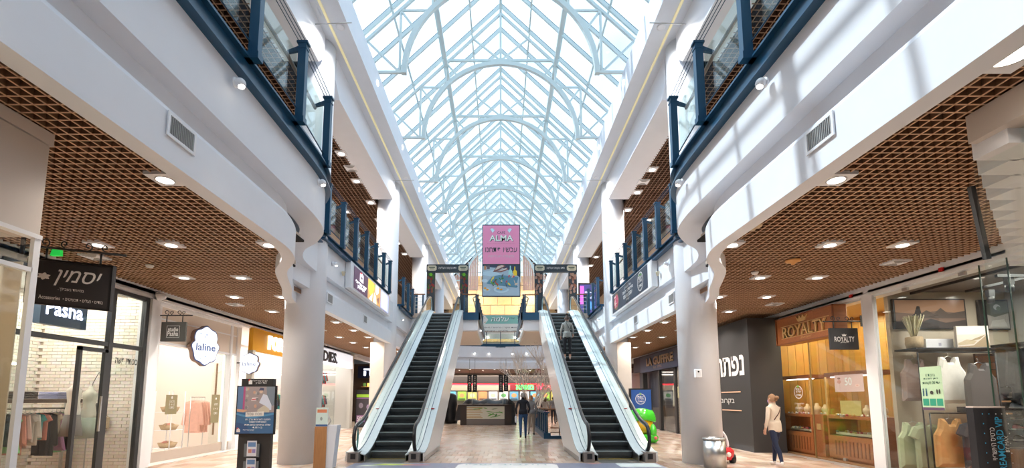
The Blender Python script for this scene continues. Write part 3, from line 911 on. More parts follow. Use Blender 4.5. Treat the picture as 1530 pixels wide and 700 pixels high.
# ================================================================== BANNER
g = thing('hanging_banner', 'tall pink and blue cafe banner hanging in the middle of the hall', 'banner', (0.02, 23.0, 6.7))
f = front(-.93, 22.98, 6.62, 1.92, 3.75)
panel(f, -.03, 0, NAVY).build('backing', None, g)
pink = mat('banner pink', srgb(236,150,190), 0.6)
fu = f
L = [(pink, rect(.02,.45,.98,.985)), (cm((0.36,0.50,0.62)), rect(.02,.015,.98,.435)), (cm((0.03,0.05,0.10)), [(.02,.435),(.98,.435),(.98,.27),(.62,.39),(.3,.40),(.02,.42)])]
L += [(cm((0.12,0.10,0.14)), rect(.13,.38,.2,.43)), (cm((0.5,0.25,0.12)), rect(.05,.37,.11,.425)),
      (cm((0.45,0.65,0.78)), [(.02,.34),(.3,.37),(.5,.30),(.2,.28),(.02,.30)]),
      (cm((0.5,0.68,0.8)), disc(.5,.10,.2,.22)), (cm((0.36,0.55,0.7)), disc(.5,.105,.15,.2)), (cm((0.5,0.68,0.8)), disc(.12,.10,.1,.25)),
      (cm((0.5,0.68,0.8)), disc(.07,.22,.08,.3)),
      (cm((0.07,0.2,0.30)), [(.12,.18),(.9,.125),(.93,.14),(.88,.17),(.3,.22),(.14,.2)]), (cm((0.10,0.26,0.38)), [(.12,.185),(.88,.135),(.95,.27),(.45,.30),(.25,.27)]),
      (cm((0.22,0.09,0.08)), [(.28,.34),(.36,.34),(.62,.42),(.56,.44),(.42,.435)]), (cm((0.62,0.55,0.5)), [(.33,.36),(.58,.42),(.52,.435),(.4,.415)]),
      (cm((0.25,0.1,0.09)), [(.36,.335),(.5,.335),(.68,.37),(.66,.40),(.55,.385)]), (cm((0.65,0.62,0.6)), [(.42,.345),(.64,.375),(.64,.395),(.5,.37)]),
      (cm((0.35,0.70,0.72)), [(.69,.30),(.79,.30),(.79,.35),(.755,.38),(.755,.425),(.725,.425),(.725,.38),(.69,.35)]),
      (cm((0.85,0.62,0.03)), [(.81,.29),(.91,.29),(.91,.35),(.87,.37),(.87,.415),(.84,.415),(.84,.37),(.81,.35)])]
random.seed(11)
for k in range(26):
    L.append((cm(random.choice([(0.1,0.35,0.05),(0.55,0.05,0.06),(0.05,0.2,0.05),(0.6,0.5,0.4),(0.08,0.08,0.08),(0.75,0.65,0.1),(0.55,0.65,0.7)])), leaf(random.uniform(.22,.85), random.uniform(.165,.27), random.uniform(.04,.11), random.uniform(.008,.016), random.uniform(-1,1))))
for (a, b) in ((.08,.118),(.14,.098),(.42,.115),(.5,.10)): L.append((cm((0.85,0.38,0.04)), disc(a,b,.035,.35,10)))
for (cx, dr) in ((.27,1),(.72,-1)):
    L.append((cm((0.6,0.85,0.95)), [(cx-.06*dr,.93),(cx-.02*dr,.945),(cx+.04*dr,.935),(cx+.05*dr,.91),(cx,.88),(cx-.02*dr,.9)]))
    L.append((cm((0.05,0.08,0.12)), [(cx+.02*dr,.93),(cx+.03*dr,.935),(cx+.035*dr,.925)]))
shapes(f, L, 'print', g)
text('CAFE', f, .5, .885, .13, NAVY, g, maxw=.40)
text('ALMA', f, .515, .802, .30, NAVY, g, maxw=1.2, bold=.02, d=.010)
text('ALMA', f, .5, .81, .30, cm((0.80,0.92,0.86)), g, maxw=1.2, bold=.02, d=.013)
text('................................', f, .5, .73, .015, cm((0.45,0.12,0.2)), g, maxw=1.4)
text('עכשיו פתחנו', f, .5, .645, .24, NAVY, g, maxw=1.6, bold=.008, heb=True)
text('בקומה העליונה', f, .5, .555, .17, cm((0.60,0.50,0.55)), g, maxw=1.3, bold=.01, heb=True)
for x in (-.7, .75): MB().tube([(x,22.97,10.35),(x,22.97,15.4)], 0.006, 5).build('wire', STEELW, g)
# ================================================================== FIXTURES
def downlight_mesh(size, lamp=LAMP, frame=TRIM):
    mb = MB()
    h = size/2; r = size*.3
    mb.box(-h, h, -h, h, -.012, 0.03, frame)
    mb.lathe([(r*1.15,-.018),(r*1.15,-.012),(r,-.012),(r,-.018)], (0,0,0), 20, frame)
    return mb
def downlight(x, y, z, size, label, group, lamp=LAMP, power=18, color=(1,.90,.79), proto={}):
    k = (size, lamp.name)
    if k not in proto:
        proto[k] = (downlight_mesh(size).mesh('frame'), MB().lathe([(0,-.02),(size*.29,-.02),(size*.29,-.014),(0,-.014)], (0,0,0), 20).mesh('lamp', lamp))
    g = thing('downlight', label, 'light', (x, y, z), group, world=False)
    a = bpy.data.objects.new('frame', proto[k][0]); col.objects.link(a); a.parent = g; a['label'] = 'square white frame'
    b = bpy.data.objects.new('lamp', proto[k][1]); col.objects.link(b); b.parent = g
    if power:
        ld = bpy.data.lights.new('bulb', 'SPOT'); ld.energy = power; ld.spot_size = R(150); ld.spot_blend = .8; ld.shadow_soft_size = .1; ld.color = color
        l = bpy.data.objects.new('bulb', ld); col.objects.link(l); l.parent = g; l.location = (0,0,-.05)
    return g
rows = [5.2, 7.52, 9.62, 11.5, 13.45, 15.35, 17.2, 19.15, 21.0, 23.0, 24.9, 26.8, 28.8, 30.8]
for s in (-1, 1):
    nm = 'left' if s < 0 else 'right'
    for i, y in enumerate(rows):
        xs = [3.83, 5.45, 6.65] if y < 8 else [5.45, 6.65]
        if i == 0: xs = [3.9]
        for j, x in enumerate(xs):
            which = 'nearest the hall' if j == 0 else ('middle' if (len(xs) == 3 and j == 1) else 'nearest the shops')
            downlight(s*x, y, 4.085, .30, 'square downlight in the %s brown grille, row %s from the front, %s' % (nm, ordn[i], which), 'ground gallery downlights', power=90 if i < 8 else 80)
downlight(3.78, 3.2, 4.085, .42, 'large white square downlight at the right top corner of the picture', 'ground gallery downlights', power=90)
for s, L_ in ((-1, [(5.5,15.35),(5.6,17.4),(5.6,19.4),(5.75,21.4),(5.6,24.7),(5.6,26.6),(7.0,16.4),(7.0,20.4)]), (1, [(5.6,16.48),(5.6,18.4),(5.7,20.2),(5.7,22.2),(5.7,27.2),(5.7,29),(7.0,17.4),(7.0,21.4)])):
    nm = 'left' if s < 0 else 'right'
    for i, (x, y) in enumerate(L_):
        downlight(s*x, y, 9.98, .36, 'square downlight in the dark upper %s grille, %s from the front' % (nm, ordn[i]), 'upper gallery downlights', power=90)
def vent_panel(x, y, z, label, sz=.34):
    g = thing('air_diffuser', label, 'vent', (x, y, z), 'ceiling air diffusers')
    MB().box(x-sz/2, x+sz/2, y-sz/2, y+sz/2, z-.012, z+.02).build('frame', TRIM, g)
    for k in range(5):
        t = .02 + k*.028
        MB().box(x-sz/2+t, x+sz/2-t, y-sz/2+t, y-sz/2+t+.012, z-.02, z-.012).box(x-sz/2+t, x+sz/2-t, y+sz/2-t-.012, y+sz/2-t, z-.02, z-.012).build('vane', mat('grey vane',(0.45,0.45,0.45)), g)
for (x, y, lab) in ((-7.3,8.2,'square white air diffuser in the left grille near the first shop'),(-7.2,12.5,'square white air diffuser in the left grille over the soap shop'),(7.4,8.55,'square white air diffuser in the right grille near the surf shop'),(7.4,12.45,'square white air diffuser in the right grille over the jewellery shop')):
    vent_panel(x, y, 4.085, lab)
vent_panel(-5.5, 16.4, 9.98, 'square air diffuser in the dark upper left grille', .42)
vent_panel(5.57, 17.5, 9.98, 'square air diffuser in the dark upper right grille', .42)
# round slab lights by the column heads
for s in (-1, 1):
    for i, y in enumerate([11.0, 19.2, 27.4]):
        g = thing('round_downlight', 'small round light beside the head of the %s %s column' % (ordn[i], 'left' if s < 0 else 'right'), 'light', (s*4.1, y, 11.0), 'round lights at the column heads')
        MB().lathe([(0,-.012),(.075,-.012),(.075,0),(0,0)], (s*4.1,y,11.0), 16).build('lamp', LAMP, g)
        ld = bpy.data.lights.new('bulb', 'SPOT'); ld.energy = 60; ld.spot_size = R(150); ld.spot_blend = .8; ld.shadow_soft_size = .1; ld.color = (1,.93,.85)
        l = bpy.data.objects.new('bulb', ld); col.objects.link(l); l.parent = g; l.location = (0,0,-.05)
        MB().lathe([(.075,-.016),(.11,-.016),(.11,0),(.075,0)], (s*4.1,y,11.0), 16).build('ring', TRIM, g)
        MB().tube([(s*3.6,y-.6,10.6),(s*4.5,y-.55,10.6)], .014, 6).build('tie_rod', STEEL, g)
# eyeball wall lamps on the fascias
def eyeball(x, y, z, s, label):
    g = thing('wall_spotlight', label, 'light', (x, y, z), 'small wall spotlights on the slab edges')
    MB().lathe([(0.06,0),(0.06,.02),(.045,.03),(0,.03)], (x if s < 0 else x-.03, y, z), 16, ax='x').build('rose', TRIM, g)
    ex = x - s*.07
    MB().ell((ex, y, z-.01), (.062,.062,.062), m=TRIM).build('lamp_body', TRIM, g)
    MB().ell((ex - s*.01, y, z-.045), (.042,.042,.032)).build('lamp', LAMP, g)
    ld = bpy.data.lights.new('bulb', 'SPOT'); ld.energy = 14; ld.spot_size = R(75); ld.spot_blend = .5; ld.shadow_soft_size = .03; ld.color = (1,.88,.72)
    l = bpy.data.objects.new('bulb', ld); col.objects.link(l); l.parent = g; l.location = (-s*.10, 0, -.09); l.rotation_euler = (0, R(s*22), 0)
for s in (-1, 1):
    nm = 'left' if s < 0 else 'right'
    for y, z, t in ((2.6,5.27,'overhead, nearest the camera'),(5.17,5.27,'near the air vent'),(7.74,5.27,'near the curved end')):
        eyeball(s*3.15, y, z, s, 'white eyeball wall lamp on the near %s slab edge, %s' % (nm, t))
    for y, t in ((12.4,'just past the first column'),(21.2,'just past the second column')):
        eyeball(s*4.55, y, 5.2, s, 'white eyeball wall lamp on the %s slab edge, %s' % (nm, t))
    for (x, y) in ((1.14, 24.6),(1.14,28.4)):
        eyeball(s*x, y, 5.2, -s if False else s, 'small lit wall lamp on the %s landing side, %s' % (nm, 'nearer' if y < 26 else 'farther'))
# wall vents
def wall_vent(x, y0, y1, z0, z1, s, label):
    g = thing('air_vent', label, 'vent', (x, (y0+y1)/2, z0), 'slab edge air vents')
    a = x; b = x - s*.015
    MB().box(a, b, y0-.03, y1+.03, z0-.03, z0).box(a, b, y0-.03, y1+.03, z1, z1+.03).box(a, b, y0-.03, y0, z0, z1).box(a, b, y1, y1+.03, z0, z1).build('frame', TRIM, g)
    MB().box(a, x-s*.004, y0, y1, z0, z1).build('backing', DARK, g)
    n_ = max(4, int((y1-y0)/.025))
    for k in range(n_):
        yy = y0 + (k+.5)*(y1-y0)/n_
        MB().box(x-s*.004, x-s*.014, yy-.004, yy+.004, z0, z1).build('vane', mat('grey vane',(0.45,0.45,0.45)), g)
for s in (-1, 1):
    nm = 'left' if s < 0 else 'right'
    wall_vent(s*3.262, 4.34, 4.70, 4.14, 4.33, s, 'long ribbed air vent on the near %s slab edge' % nm)
    wall_vent(s*4.592, 12.2, 12.55, 4.12, 4.34, s, 'small square air vent on the %s slab edge before the poster' % nm)
    wall_vent(s*4.592, 15.5, 15.85, 4.12, 4.34, s, 'small square air vent on the %s slab edge under the poster' % nm)
# plaster poster boxes on bay 1
def poster_left():
    x = -4.54
    g = thing('poster_box', 'backlit purple food poster with cheese and Hebrew lettering, on the left slab edge', 'poster', (x, 15.8, 4.82))
    MB().box(x-.02, x+.14, 13.45, 18.35, 4.80, 5.60).build('box', TRIM, g)
    f = left_wall(x+.145, 13.72, 4.86, 4.3, .68)
    pur = mat('poster purple', (0.10,0.055,0.10), .5, emit=.35)
    W_ = lambda c: mat('lit %.2f %.2f %.2f' % c, c, .5, emit=.55)
    L = [(pur, rect(0,0,1,1)), (W_((0.55,0.32,0.12)), rect(.34,0,.72,1)), (W_((0.85,0.62,0.08)), [(.35,.55),(.40,.25),(.47,.3),(.52,.7),(.50,1),(.36,1)]),
         (W_((0.85,0.8,0.62)), [(.37,0),(.48,.45),(.46,0)]), (W_((0.85,0.8,0.66)), [(.49,0),(.52,.55),(.58,.4),(.60,0)]),
         (W_((0.75,0.72,0.78)), [(.55,.6),(.60,.5),(.66,.7),(.66,1),(.56,1)]), (W_((0.3,0.5,0.1)), [(.50,.9),(.54,.7),(.55,1)]),
         (W_((0.3,0.12,0.1)), [(.6,.3),(.66,.1),(.68,.5)]), (W_((0.45,0.48,0.75)), rect(.72,0,1,1)), (W_((0.8,0.82,0.92)), rect(.76,.08,.94,.95))]
    L += [(W_((0.85,0.8,0.85)), [(.13,.5),(.22,.5),(.22,.86),(.175,.95),(.13,.86)]), (pur, disc(.175,.7,.02,3)), (W_((0.7,0.02,0.02)), [(.12,.87),(.175,.97),(.175,.87)])]
    shapes(f, L, 'print', g)
    text('קניון עזריאלי', f, .17, .36, .13, WGLOW, g, maxw=1.1, heb=True)
    text('הוד השרון', f, .17, .18, .12, WGLOW, g, maxw=.7, heb=True)
    for k, w in enumerate((.9,.7,.5,.6)):
        text('-'*int(w*16), f, .85, .75-.15*k, .01, cm((0.1,0.1,0.3)), g, maxw=w*.7, d=.012)
def seal(f, cx, cy, r, k, m, parent, lines=('עונת','הגרעין','הגדולה')):
    """white ring badge with three short lines"""
    mb = MB(); n_ = 28
    for rr0, rr1 in ((r, r*.93), (r*.88, r*.85)):
        vs = [f.p(cx+rr0*math.cos(2*math.pi*i/n_), cy+rr0*k*math.sin(2*math.pi*i/n_), .012) for i in range(n_)] + [f.p(cx+rr1*math.cos(2*math.pi*i/n_), cy+rr1*k*math.sin(2*math.pi*i/n_), .012) for i in range(n_)]
        mb.add(vs, [(i, (i+1) % n_, n_+(i+1) % n_, n_+i) for i in range(n_)])
    mb.build('seal_ring', m, parent, recalc=False)
    for i, t in enumerate(lines):
        text(t, f, cx, cy+(.42-.42*i)*r*k, r*k*f.h*.34, m, parent, maxw=r*f.w*1.15, bold=.02, heb=True, d=.012)
    shapes(f, [(cm((0.15,0.5,0.05)), leaf(cx, cy+r*k*.66, r*.3, r*k*.12, 1.0)), (cm((0.15,0.5,0.05)), leaf(cx, cy+r*k*.66, r*.3, r*k*.12, 2.1))], 'leaf_mark', parent, d=.013)
def poster_right():
    x = 4.54
    g = thing('poster_box', 'dark navy poster with white seal and pink food on the right slab edge', 'poster', (x, 15.8, 4.82))
    MB().box(x+.02, x-.14, 13.3, 18.35, 4.80, 5.60).build('box', TRIM, g)
    f = right_wall(x-.145, 18.1, 4.86, 4.4, .72)
    L = [(mat('poster slate', (0.03,0.05,0.085), .5), rect(0,0,1,1)), (cm((0.22,0.15,0.08)), disc(.14,.5,.085,5.2)), (cm((0.55,0.12,0.2)), disc(.14,.52,.07,4.8))]
    random.seed(4)
    for k in range(24):
        L.append((cm(random.choice([(0.75,0.3,0.4),(0.8,0.5,0.55),(0.5,0.05,0.1),(0.75,0.6,0.5)])), disc(.14+random.uniform(-.055,.055), .5+random.uniform(-.3,.3), .016, 4, 7)))
    shapes(f, L, 'print', g)
    text('-שלי בוטניק-', f, .50, .80, .10, WTEXT, g, maxw=.9, heb=True)
    text('סופרמרקט העונה', f, .50, .6, .12, WTEXT, g, maxw=1.3, bold=.02, heb=True)
    text('עם כל הטעמים', f, .50, .42, .12, WTEXT, g, maxw=1.1, bold=.02, heb=True)
    shapes(f, [(WTEXT, rect(.38,.3,.62,.315))], 'rule', g, d=.012)
    text('קומה', f, .5, .17, .09, WTEXT, g, maxw=.4, heb=True)
    seal(f, .84, .5, .07, 6.0, WTEXT, g)
poster_left(); poster_right()

# ================================================================== SHOP FRONT SHELL
LITW = mat('lit white wall', (0.78,0.70,0.62), .5)
def area(x, y, z, sx, sy, power, color=(1,.9,.78), parent=None, name='ceiling_lamp'):
    ld = bpy.data.lights.new(name, 'AREA'); ld.shape = 'RECTANGLE'; ld.size = sx; ld.size_y = sy; ld.energy = power; ld.color = color
    l = bpy.data.objects.new(name, ld); col.objects.link(l); l.location = (x, y, z)
    return l
# near corner shops that step forward (left and right bulkheads)
o = struct('wall_near_left', MB().box(-8.1, -4.32, -3, 4.25, 3.05, 3.95).box(-8.1, -4.31, -3, 4.28, 3.96, 4.08).box(-8.1,-4.7,4.1,4.25,2.8,3.95), mat('warm white bulkhead', (0.62,0.56,0.51), .5))
struct('corner_post', MB().box(-4.34,-4.30,4.19,4.25,0,3.05), TRIM, o)
struct('transom', MB().box(-4.36,-4.30,-3,4.2,2.70,2.74).box(-4.37,-4.29,-3,4.25,3.02,3.06), TRIM, o)
area(-5.4, 2.5, 2.9, 1.2, 2.5, 60)  # added lamp without a fixture, brightens the curtain from behind
struct('glass_pane', MB().box(-4.335,-4.325,-1,4.18,0,2.98), SHOPG, o)
struct('side_pane', MB().box(-8.1,-4.4,4.2,4.21,0,2.8), mat('frosted side', (0.6,0.5,0.38), .4), o)
CURT = mat('beige curtain',(0.72,0.62,0.48),.8)
_n = CURT.node_tree; _t = _n.nodes.new('ShaderNodeBsdfTranslucent'); _t.inputs['Color'].default_value = (0.80,0.68,0.50,1); _m = _n.nodes.new('ShaderNodeMixShader'); _m.inputs[0].default_value = .6
_n.links.new(_n.nodes['Principled BSDF'].outputs[0], _m.inputs[1]); _n.links.new(_t.outputs[0], _m.inputs[2]); _n.links.new(_m.outputs[0], _n.nodes['Material Output'].inputs['Surface'])
g = thing('window_curtain', 'beige curtain behind the glass at the far left edge', 'curtain', (-4.6, 2, 0))
mb = MB(); vs = []; fs = []
for k in range(121):
    y = -1 + k*5.15/120; x = -4.62 + .05*math.sin(k*1.1) + .02*math.sin(k*2.7)
    vs += [(x,y,0),(x,y,2.96)]
for k in range(120): fs.append((k*2,k*2+2,k*2+3,k*2+1))
mb.add(vs, fs, smooth=True).build('cloth', CURT, g)
def flower(f, cx, cy, r, c, parent=None):
    L = [(c, disc(cx+r*.55*math.cos(2*math.pi*i/5), cy+r*.55*math.sin(2*math.pi*i/5), r*.42, 1, 10)) for i in range(5)]
    L.append((cm((0.85,0.8,0.45)), disc(cx,cy,r*.22,1,8)))
    return L
f = left_wall(-4.32, 3.2, .8, 1, 1)
L = flower(f, .65, .95, .12, cm((0.45,0.75,0.4))) + flower(f, .74, .5, .12, cm((0.55,0.4,0.75))) + flower(f, .5, .15, .1, cm((0.7,0.5,0.75)))
o = shapes(f, L, 'flower_decals', None)
tag(o, 'pastel green and lilac flower stickers on the glass at the far left edge', 'sticker')

# right near corner
o = struct('wall_near_right', MB().box(4.22, 8.3, -3, 4.0, 3.83, 4.09), mat('warm white bulkhead', (0,0,0)))
for k in range(13):
    t = k/12; X = 4.3+4.0*t; Y = 4.05+3.4*t
    MB().box(X, X+.4, Y-.3, Y, 3.70, 4.085).build('stepped_rib', TRIM, o)
struct('glass_pane', MB().box(4.40,4.412,-1,4.15,0,3.83), SHOPG, o)
MB().bar((4.85,4.62,3.72),(4.93,4.62,2.95),.05,.04).build('door_closer_rail', ANTH, o)
shapes(right_wall(4.40, 3.95, 1.75, .3, .14), [(cm((0.75,0.78,0.95)), rect(.1,.1,.9,.9)), (cm((0.15,0.2,0.6)), [(.3,.2),(.6,.2),(.5,.8),(.35,.8)])], 'window_sticker', o)

# continuous white header over the shop fronts
for s in (-1, 1):
    X = 8.1 if s < 0 else 8.35
    struct('trim_%d' % (22 + (s > 0)), MB().box(s*X, s*(X+.25), 4.3, 34, 3.82, 4.12).box(s*(X-.05), s*X, 4.3, 34, 3.86, 3.92), TRIM)
# ---------------- left shop 1: clothes shop with white brick walls
BRICK = ramp_mat('white brick', [srgb(255,250,240), srgb(250,240,225), srgb(255,252,246), srgb(246,234,216)], .7)
w1 = struct('wall_brick', MB().box(-10.9,-10.62,4.3,10.72,0,4.0), mat('pale mortar', (0.45,0.38,0.30), .8))
bm_ = MB().box(0,.035,.004,.226,.004,.071).mesh('brick', BRICK)
cnt = 0; z = 0; r_ = 0; rest = MB()
bl = []
while z < 3.98:
    y = 7.2 + (.115 if r_ % 2 else 0)
    while y < 10.7: bl.append((y, z)); y += .23
    z += .075; r_ += 1
random.seed(2)
bl.sort(key=lambda b: abs(b[1]-1.8)+abs(b[0]-10)*.3)
for i, (y, z) in enumerate(bl):
    dx = random.random()*.012
    if i < 300: inst('brick', bm_, (-10.62+dx-.02, y, z), w1)
    else: rest.box(-10.64, -10.605+dx, y+.004, y+.226, z+.004, z+.071)
stuff(rest.build('bricks', BRICK, w1, recalc=False))
w1b = struct('wall_brick_side', MB().box(-10.9,-8.15,10.72,10.85,0,4.0), mat('pale mortar', (0,0,0)))
cnt = 0; rest = MB(); z = 0; r_ = 0
bs = MB().box(.004,.226,-.035,0,.004,.071).mesh('brick', BRICK)
while z < 3.98:
    x = -10.62 + (.115 if r_ % 2 else 0)
    while x < -8.3:
        if z < 2.2 and cnt < 300: inst('brick', bs, (x, 10.72+random.random()*.01, z), w1b); cnt += 1
        else: rest.box(x+.004, x+.226, 10.685, 10.72, z+.004, z+.071)
        x += .23
    z += .075; r_ += 1
stuff(rest.build('bricks', BRICK, w1b, recalc=False))
struct('floor_shop_left', MB().box(-10.9,-8.1,4.3,10.72,-.01,.004), OAK)
struct('ceiling_shop_left', MB().box(-10.9,-8.1,4.3,10.85,3.98,4.06), TRIM)
area(-9.4, 8.6, 3.9, 2.0, 4.0, 74, (1,.92,.80))
# front frame
sf = struct_empty('window_2', (-8.1, 7.5, 0)); sf['label'] = 'dark framed shop front of the brick-walled clothes shop'
for (y0, y1) in ((9.58,9.68),(10.5,10.6),(7.4,7.48)): MB().box(-8.16,-8.06,y0,y1,0,3.84).build('mullion', ANTH, sf)
for z in (2.62,3.76): MB().box(-8.15,-8.07,7.4,10.6,z,z+.09).build('transom', ANTH, sf)
for (y0,y1,z0,z1) in ((7.48,9.58,2.71,3.76),(9.68,10.5,2.71,3.76),(9.68,10.5,0,2.62),(7.48,8.85,0,2.62)): MB().box(-8.11,-8.10,y0,y1,z0,z1).build('glass_pane', SHOPG, sf)
dd = struct_empty('door_1', (-8.1, 8.9, 0)); dd['label'] = 'half open dark framed glass shop door'
MB().box(-8.12,-8.05,9.5,9.57,0,2.55).box(-8.12,-8.05,8.92,8.98,0,2.55).box(-8.12,-8.05,8.92,9.57,2.48,2.56).build('door_frame', ANTH, dd)
MB().box(-8.09,-8.085,8.98,9.5,0,2.48).build('glass_pane', SHOPG, dd)
MB().box(-8.04,-8.01,9.45,9.48,.9,1.6).build('door_handle', STEEL, dd)
struct('wall_shop_post_left', MB().box(-8.3,-8.0,10.6,10.86,0,3.84), TRIM)
f = left_wall(-8.09, 9.72, 2.2, .75, .3)
tag(text('סטודיו פשה', f, .5, .5, .13, ANTH, None, name='shop_lettering', maxw=.6, bold=.02, heb=True), 'dark Hebrew lettering on the glass right of the open shop door', 'lettering')
# Pasha light box inside, hanging behind the glass
g = thing('lightbox_sign', 'dark blue sign with glowing Pasha lettering behind the upper glass', 'sign', (-8.75, 8.9, 3.0))
MB().box(-8.86,-8.72,8.75,9.75,2.98,3.72).build('box', mat('sign blue',(0.03,0.07,0.13),.4), g)
f = left_wall(-8.72, 8.75, 2.98, 1.0, .74)
text('Pasha', f, .5, .45, .3, mat('glow violet',(0.75,0.75,1.0),.5,emit=2.2), g, maxw=.8, bold=.02)
for yy in (8.9, 9.6): MB().tube([(-8.79,yy,3.72),(-8.79,yy,3.98)], .01, 6).build('hanger', ANTH, g)

# hanging bracket signs
def scroll(pts_c, r0, turns, plane, parent, sgn=1, start=0):
    pts = []
    for k in range(24):
        t = k/23; a = start + sgn*turns*2*math.pi*t; r = r0*(1-t*.75)
        pts.append(plane(pts_c[0]+r*math.cos(a), pts_c[1]+r*math.sin(a)))
    MB().tube(pts, .008, 5).build('scroll', ANTH, parent)
def bracket_sign(label, f, board, parent_loc, rod_side, over=.12, rodz=.16, thick=.05, frame=None, side=0):
    """f: frame of the board; a wall rod above it with iron scrolls"""
    g = thing('bracket_sign', label, 'sign', parent_loc, None)
    panel(f, -thick, 0, board).build('board', None, g, bevel=.004)
    if frame:
        for (a, b) in (((0,1),(0,.04)),((0,1),(.96,1)),((0,.025),(0,1)),((.975,1),(0,1))): panel(f, 0, .015, frame, a=a, b=b).build('edge', None, g)
    top = f.p(0,1); e0 = f.p(0,1) + f.v*rodz - f.u*over; e1 = f.p(1,1) + f.v*rodz + f.u*over
    off = -f.n*thick/2
    MB().tube([e0+off, e1+off], .016, 8).build('rod', ANTH, g)
    for a in (.18, .82):
        p = f.p(a,1)+off; MB().tube([p, p+f.v*rodz], .012, 6).build('hanger', ANTH, g)
    w = e0 if rod_side < 0 else e1
    MB().bar(w+off-f.v*.12, w+off+f.v*.14, .05, .02).build('wall_plate', ANTH, g)
    pl = lambda a, b: f.p(a,1)+off + f.v*(rodz+b*1.0)
    for (c, r, sg) in ((.15,.07,1),(.38,.05,-1),(.66,.06,1),(.86,.045,-1)) :
        scroll((c*f.w, .07), r, 1.1, lambda a, b: f.o + f.u*a + f.v*(f.h+rodz+b) + off, g, sg, -math.pi/2)
    return g
# jasmine sign: faces the camera, hangs in the left gallery
f = front(-6.12, 5.98, 2.76, 1.05, .56)
f = Fr((-6.21, 6.0, 2.79), (1, 0.02, -0.10), (0.02, 0, 1), 1.12, .61)
f.v = Vector((0,0,1)); f.n = f.u.cross(f.v).normalized()
g = bracket_sign('large black hanging sign with white flower and Hebrew name, upper left', f, mat('sign black',(0.03,0.03,0.035),.55), (-5.65,6,2.7), -1, frame=BLACK)
star = [( .19+(.075 if i%2==0 else .035)*math.cos(math.pi*i/6+.3), .63+(.14 if i%2==0 else .065)*math.sin(math.pi*i/6+.3)) for i in range(12)]
L = [(WTEXT, leaf(.20,.62,.085,.028,2*math.pi*i/6+.4)) for i in range(6)] + [(WTEXT, disc(.20,.62,.02,1.8,10))]
shapes(f, L, 'flower_emblem', g)
text('יסמין', f, .60, .62, .22, WTEXT, g, maxw=.62, heb=True, shear=.35, bold=.008)
text('במיוחד בשבילך..', f, .53, .37, .05, WTEXT, g, maxw=.34, heb=True)
text('Accessories', f, .29, .17, .05, WTEXT, g, maxw=.28, bold=.01)
text('• תכשיטים • נעלים • בגדים'.replace('• תכשיטים • נעלים • בגדים','בגדים • נעלים • תכשיטים •'), f, .68, .17, .045, WTEXT, g, maxw=.52, heb=True)
# small studio Pasha sign
f = front(-7.95, 10.85, 2.88, .58, .46)
g = bracket_sign('small dark grey hanging sign reading studio Pasha beside the soap shop', f, mat('sign grey',(0.06,0.06,0.055),.5), (-7.7,10.85,2.8), -1)
text('studio', f, .5, .62, .10, WTEXT, g, maxw=.24, bold=.02)
text('Pasha', f, .5, .40, .12, WTEXT, g, maxw=.25, bold=.02)
for (a,b) in (((.24,.76),(.2,.215)),((.24,.76),(.79,.805)),((.24,.25),(.2,.8)),((.75,.76),(.2,.8))): panel(f, .001, .004, WTEXT, a=a, b=b).build('line', None, g)

# clothes: garments
def garment(kind, w, l, m, parent, c, ax, thick=.05, trim=None, name='cloth'):
    """a hanging garment seen flat across axis ax ('x' or 'y'), top centre at c"""
    if kind == 'tee': pts = [(-.14,0),(-.5,-.06),(-.68,-.26),(-.52,-.32),(-.46,-.22),(-.46,-1),(.46,-1),(.46,-.22),(.52,-.32),(.68,-.26),(.5,-.06),(.14,0),(0,-.05)]
    elif kind == 'tank': pts = [(-.2,.0),(-.3,0),(-.36,-.2),(-.5,-.34),(-.52,-1),(.52,-1),(.5,-.34),(.36,-.2),(.3,0),(.2,0),(.12,-.12),(-.12,-.12)]
    elif kind == 'dress': pts = [(-.14,0),(-.42,-.04),(-.58,-.18),(-.44,-.22),(-.36,-.16),(-.34,-.4),(-.62,-1),(.62,-1),(.34,-.4),(.36,-.16),(.44,-.22),(.58,-.18),(.42,-.04),(.14,0),(0,-.04)]
    elif kind == 'long': pts = [(-.14,0),(-.48,-.05),(-.66,-.75),(-.54,-.78),(-.44,-.25),(-.44,-1),(.44,-1),(.44,-.25),(.54,-.78),(.66,-.75),(.48,-.05),(.14,0),(0,-.05)]
    else: pts = [(-.4,0),(.4,0),(.44,-.5),(.42,-1),(.06,-1),(0,-.3),(-.06,-1),(-.42,-1),(-.44,-.5)]
    n_ = len(pts)
    mb = MB(); h = thick/2
    P = (lambda a, b, d: (c[0]+a*w, c[1]+d, c[2]+b*l)) if ax == 'x' else (lambda a, b, d: (c[0]+d, c[1]+a*w, c[2]+b*l))
    ctr = (0, -.45)
    vs = [P(a,b,-h*.4) for a,b in pts] + [P(a*.82+ctr[0]*.18,b*.86+ctr[1]*.14,-h) for a,b in pts] + [P(a*.82,b*.86+ctr[1]*.14,h) for a,b in pts] + [P(a,b,h*.4) for a,b in pts]
    fs = [tuple(range(n_, 2*n_)), tuple(range(2*n_,3*n_))]
    for i in range(n_):
        j = (i+1) % n_
        for r0 in (0, 2): fs.append((r0*n_+i, r0*n_+j, (r0+1)*n_+j, (r0+1)*n_+i))
        fs.append((i, j, 3*n_+j, 3*n_+i))
    mb.add(vs, fs)
    return mb.build(name, m, parent)
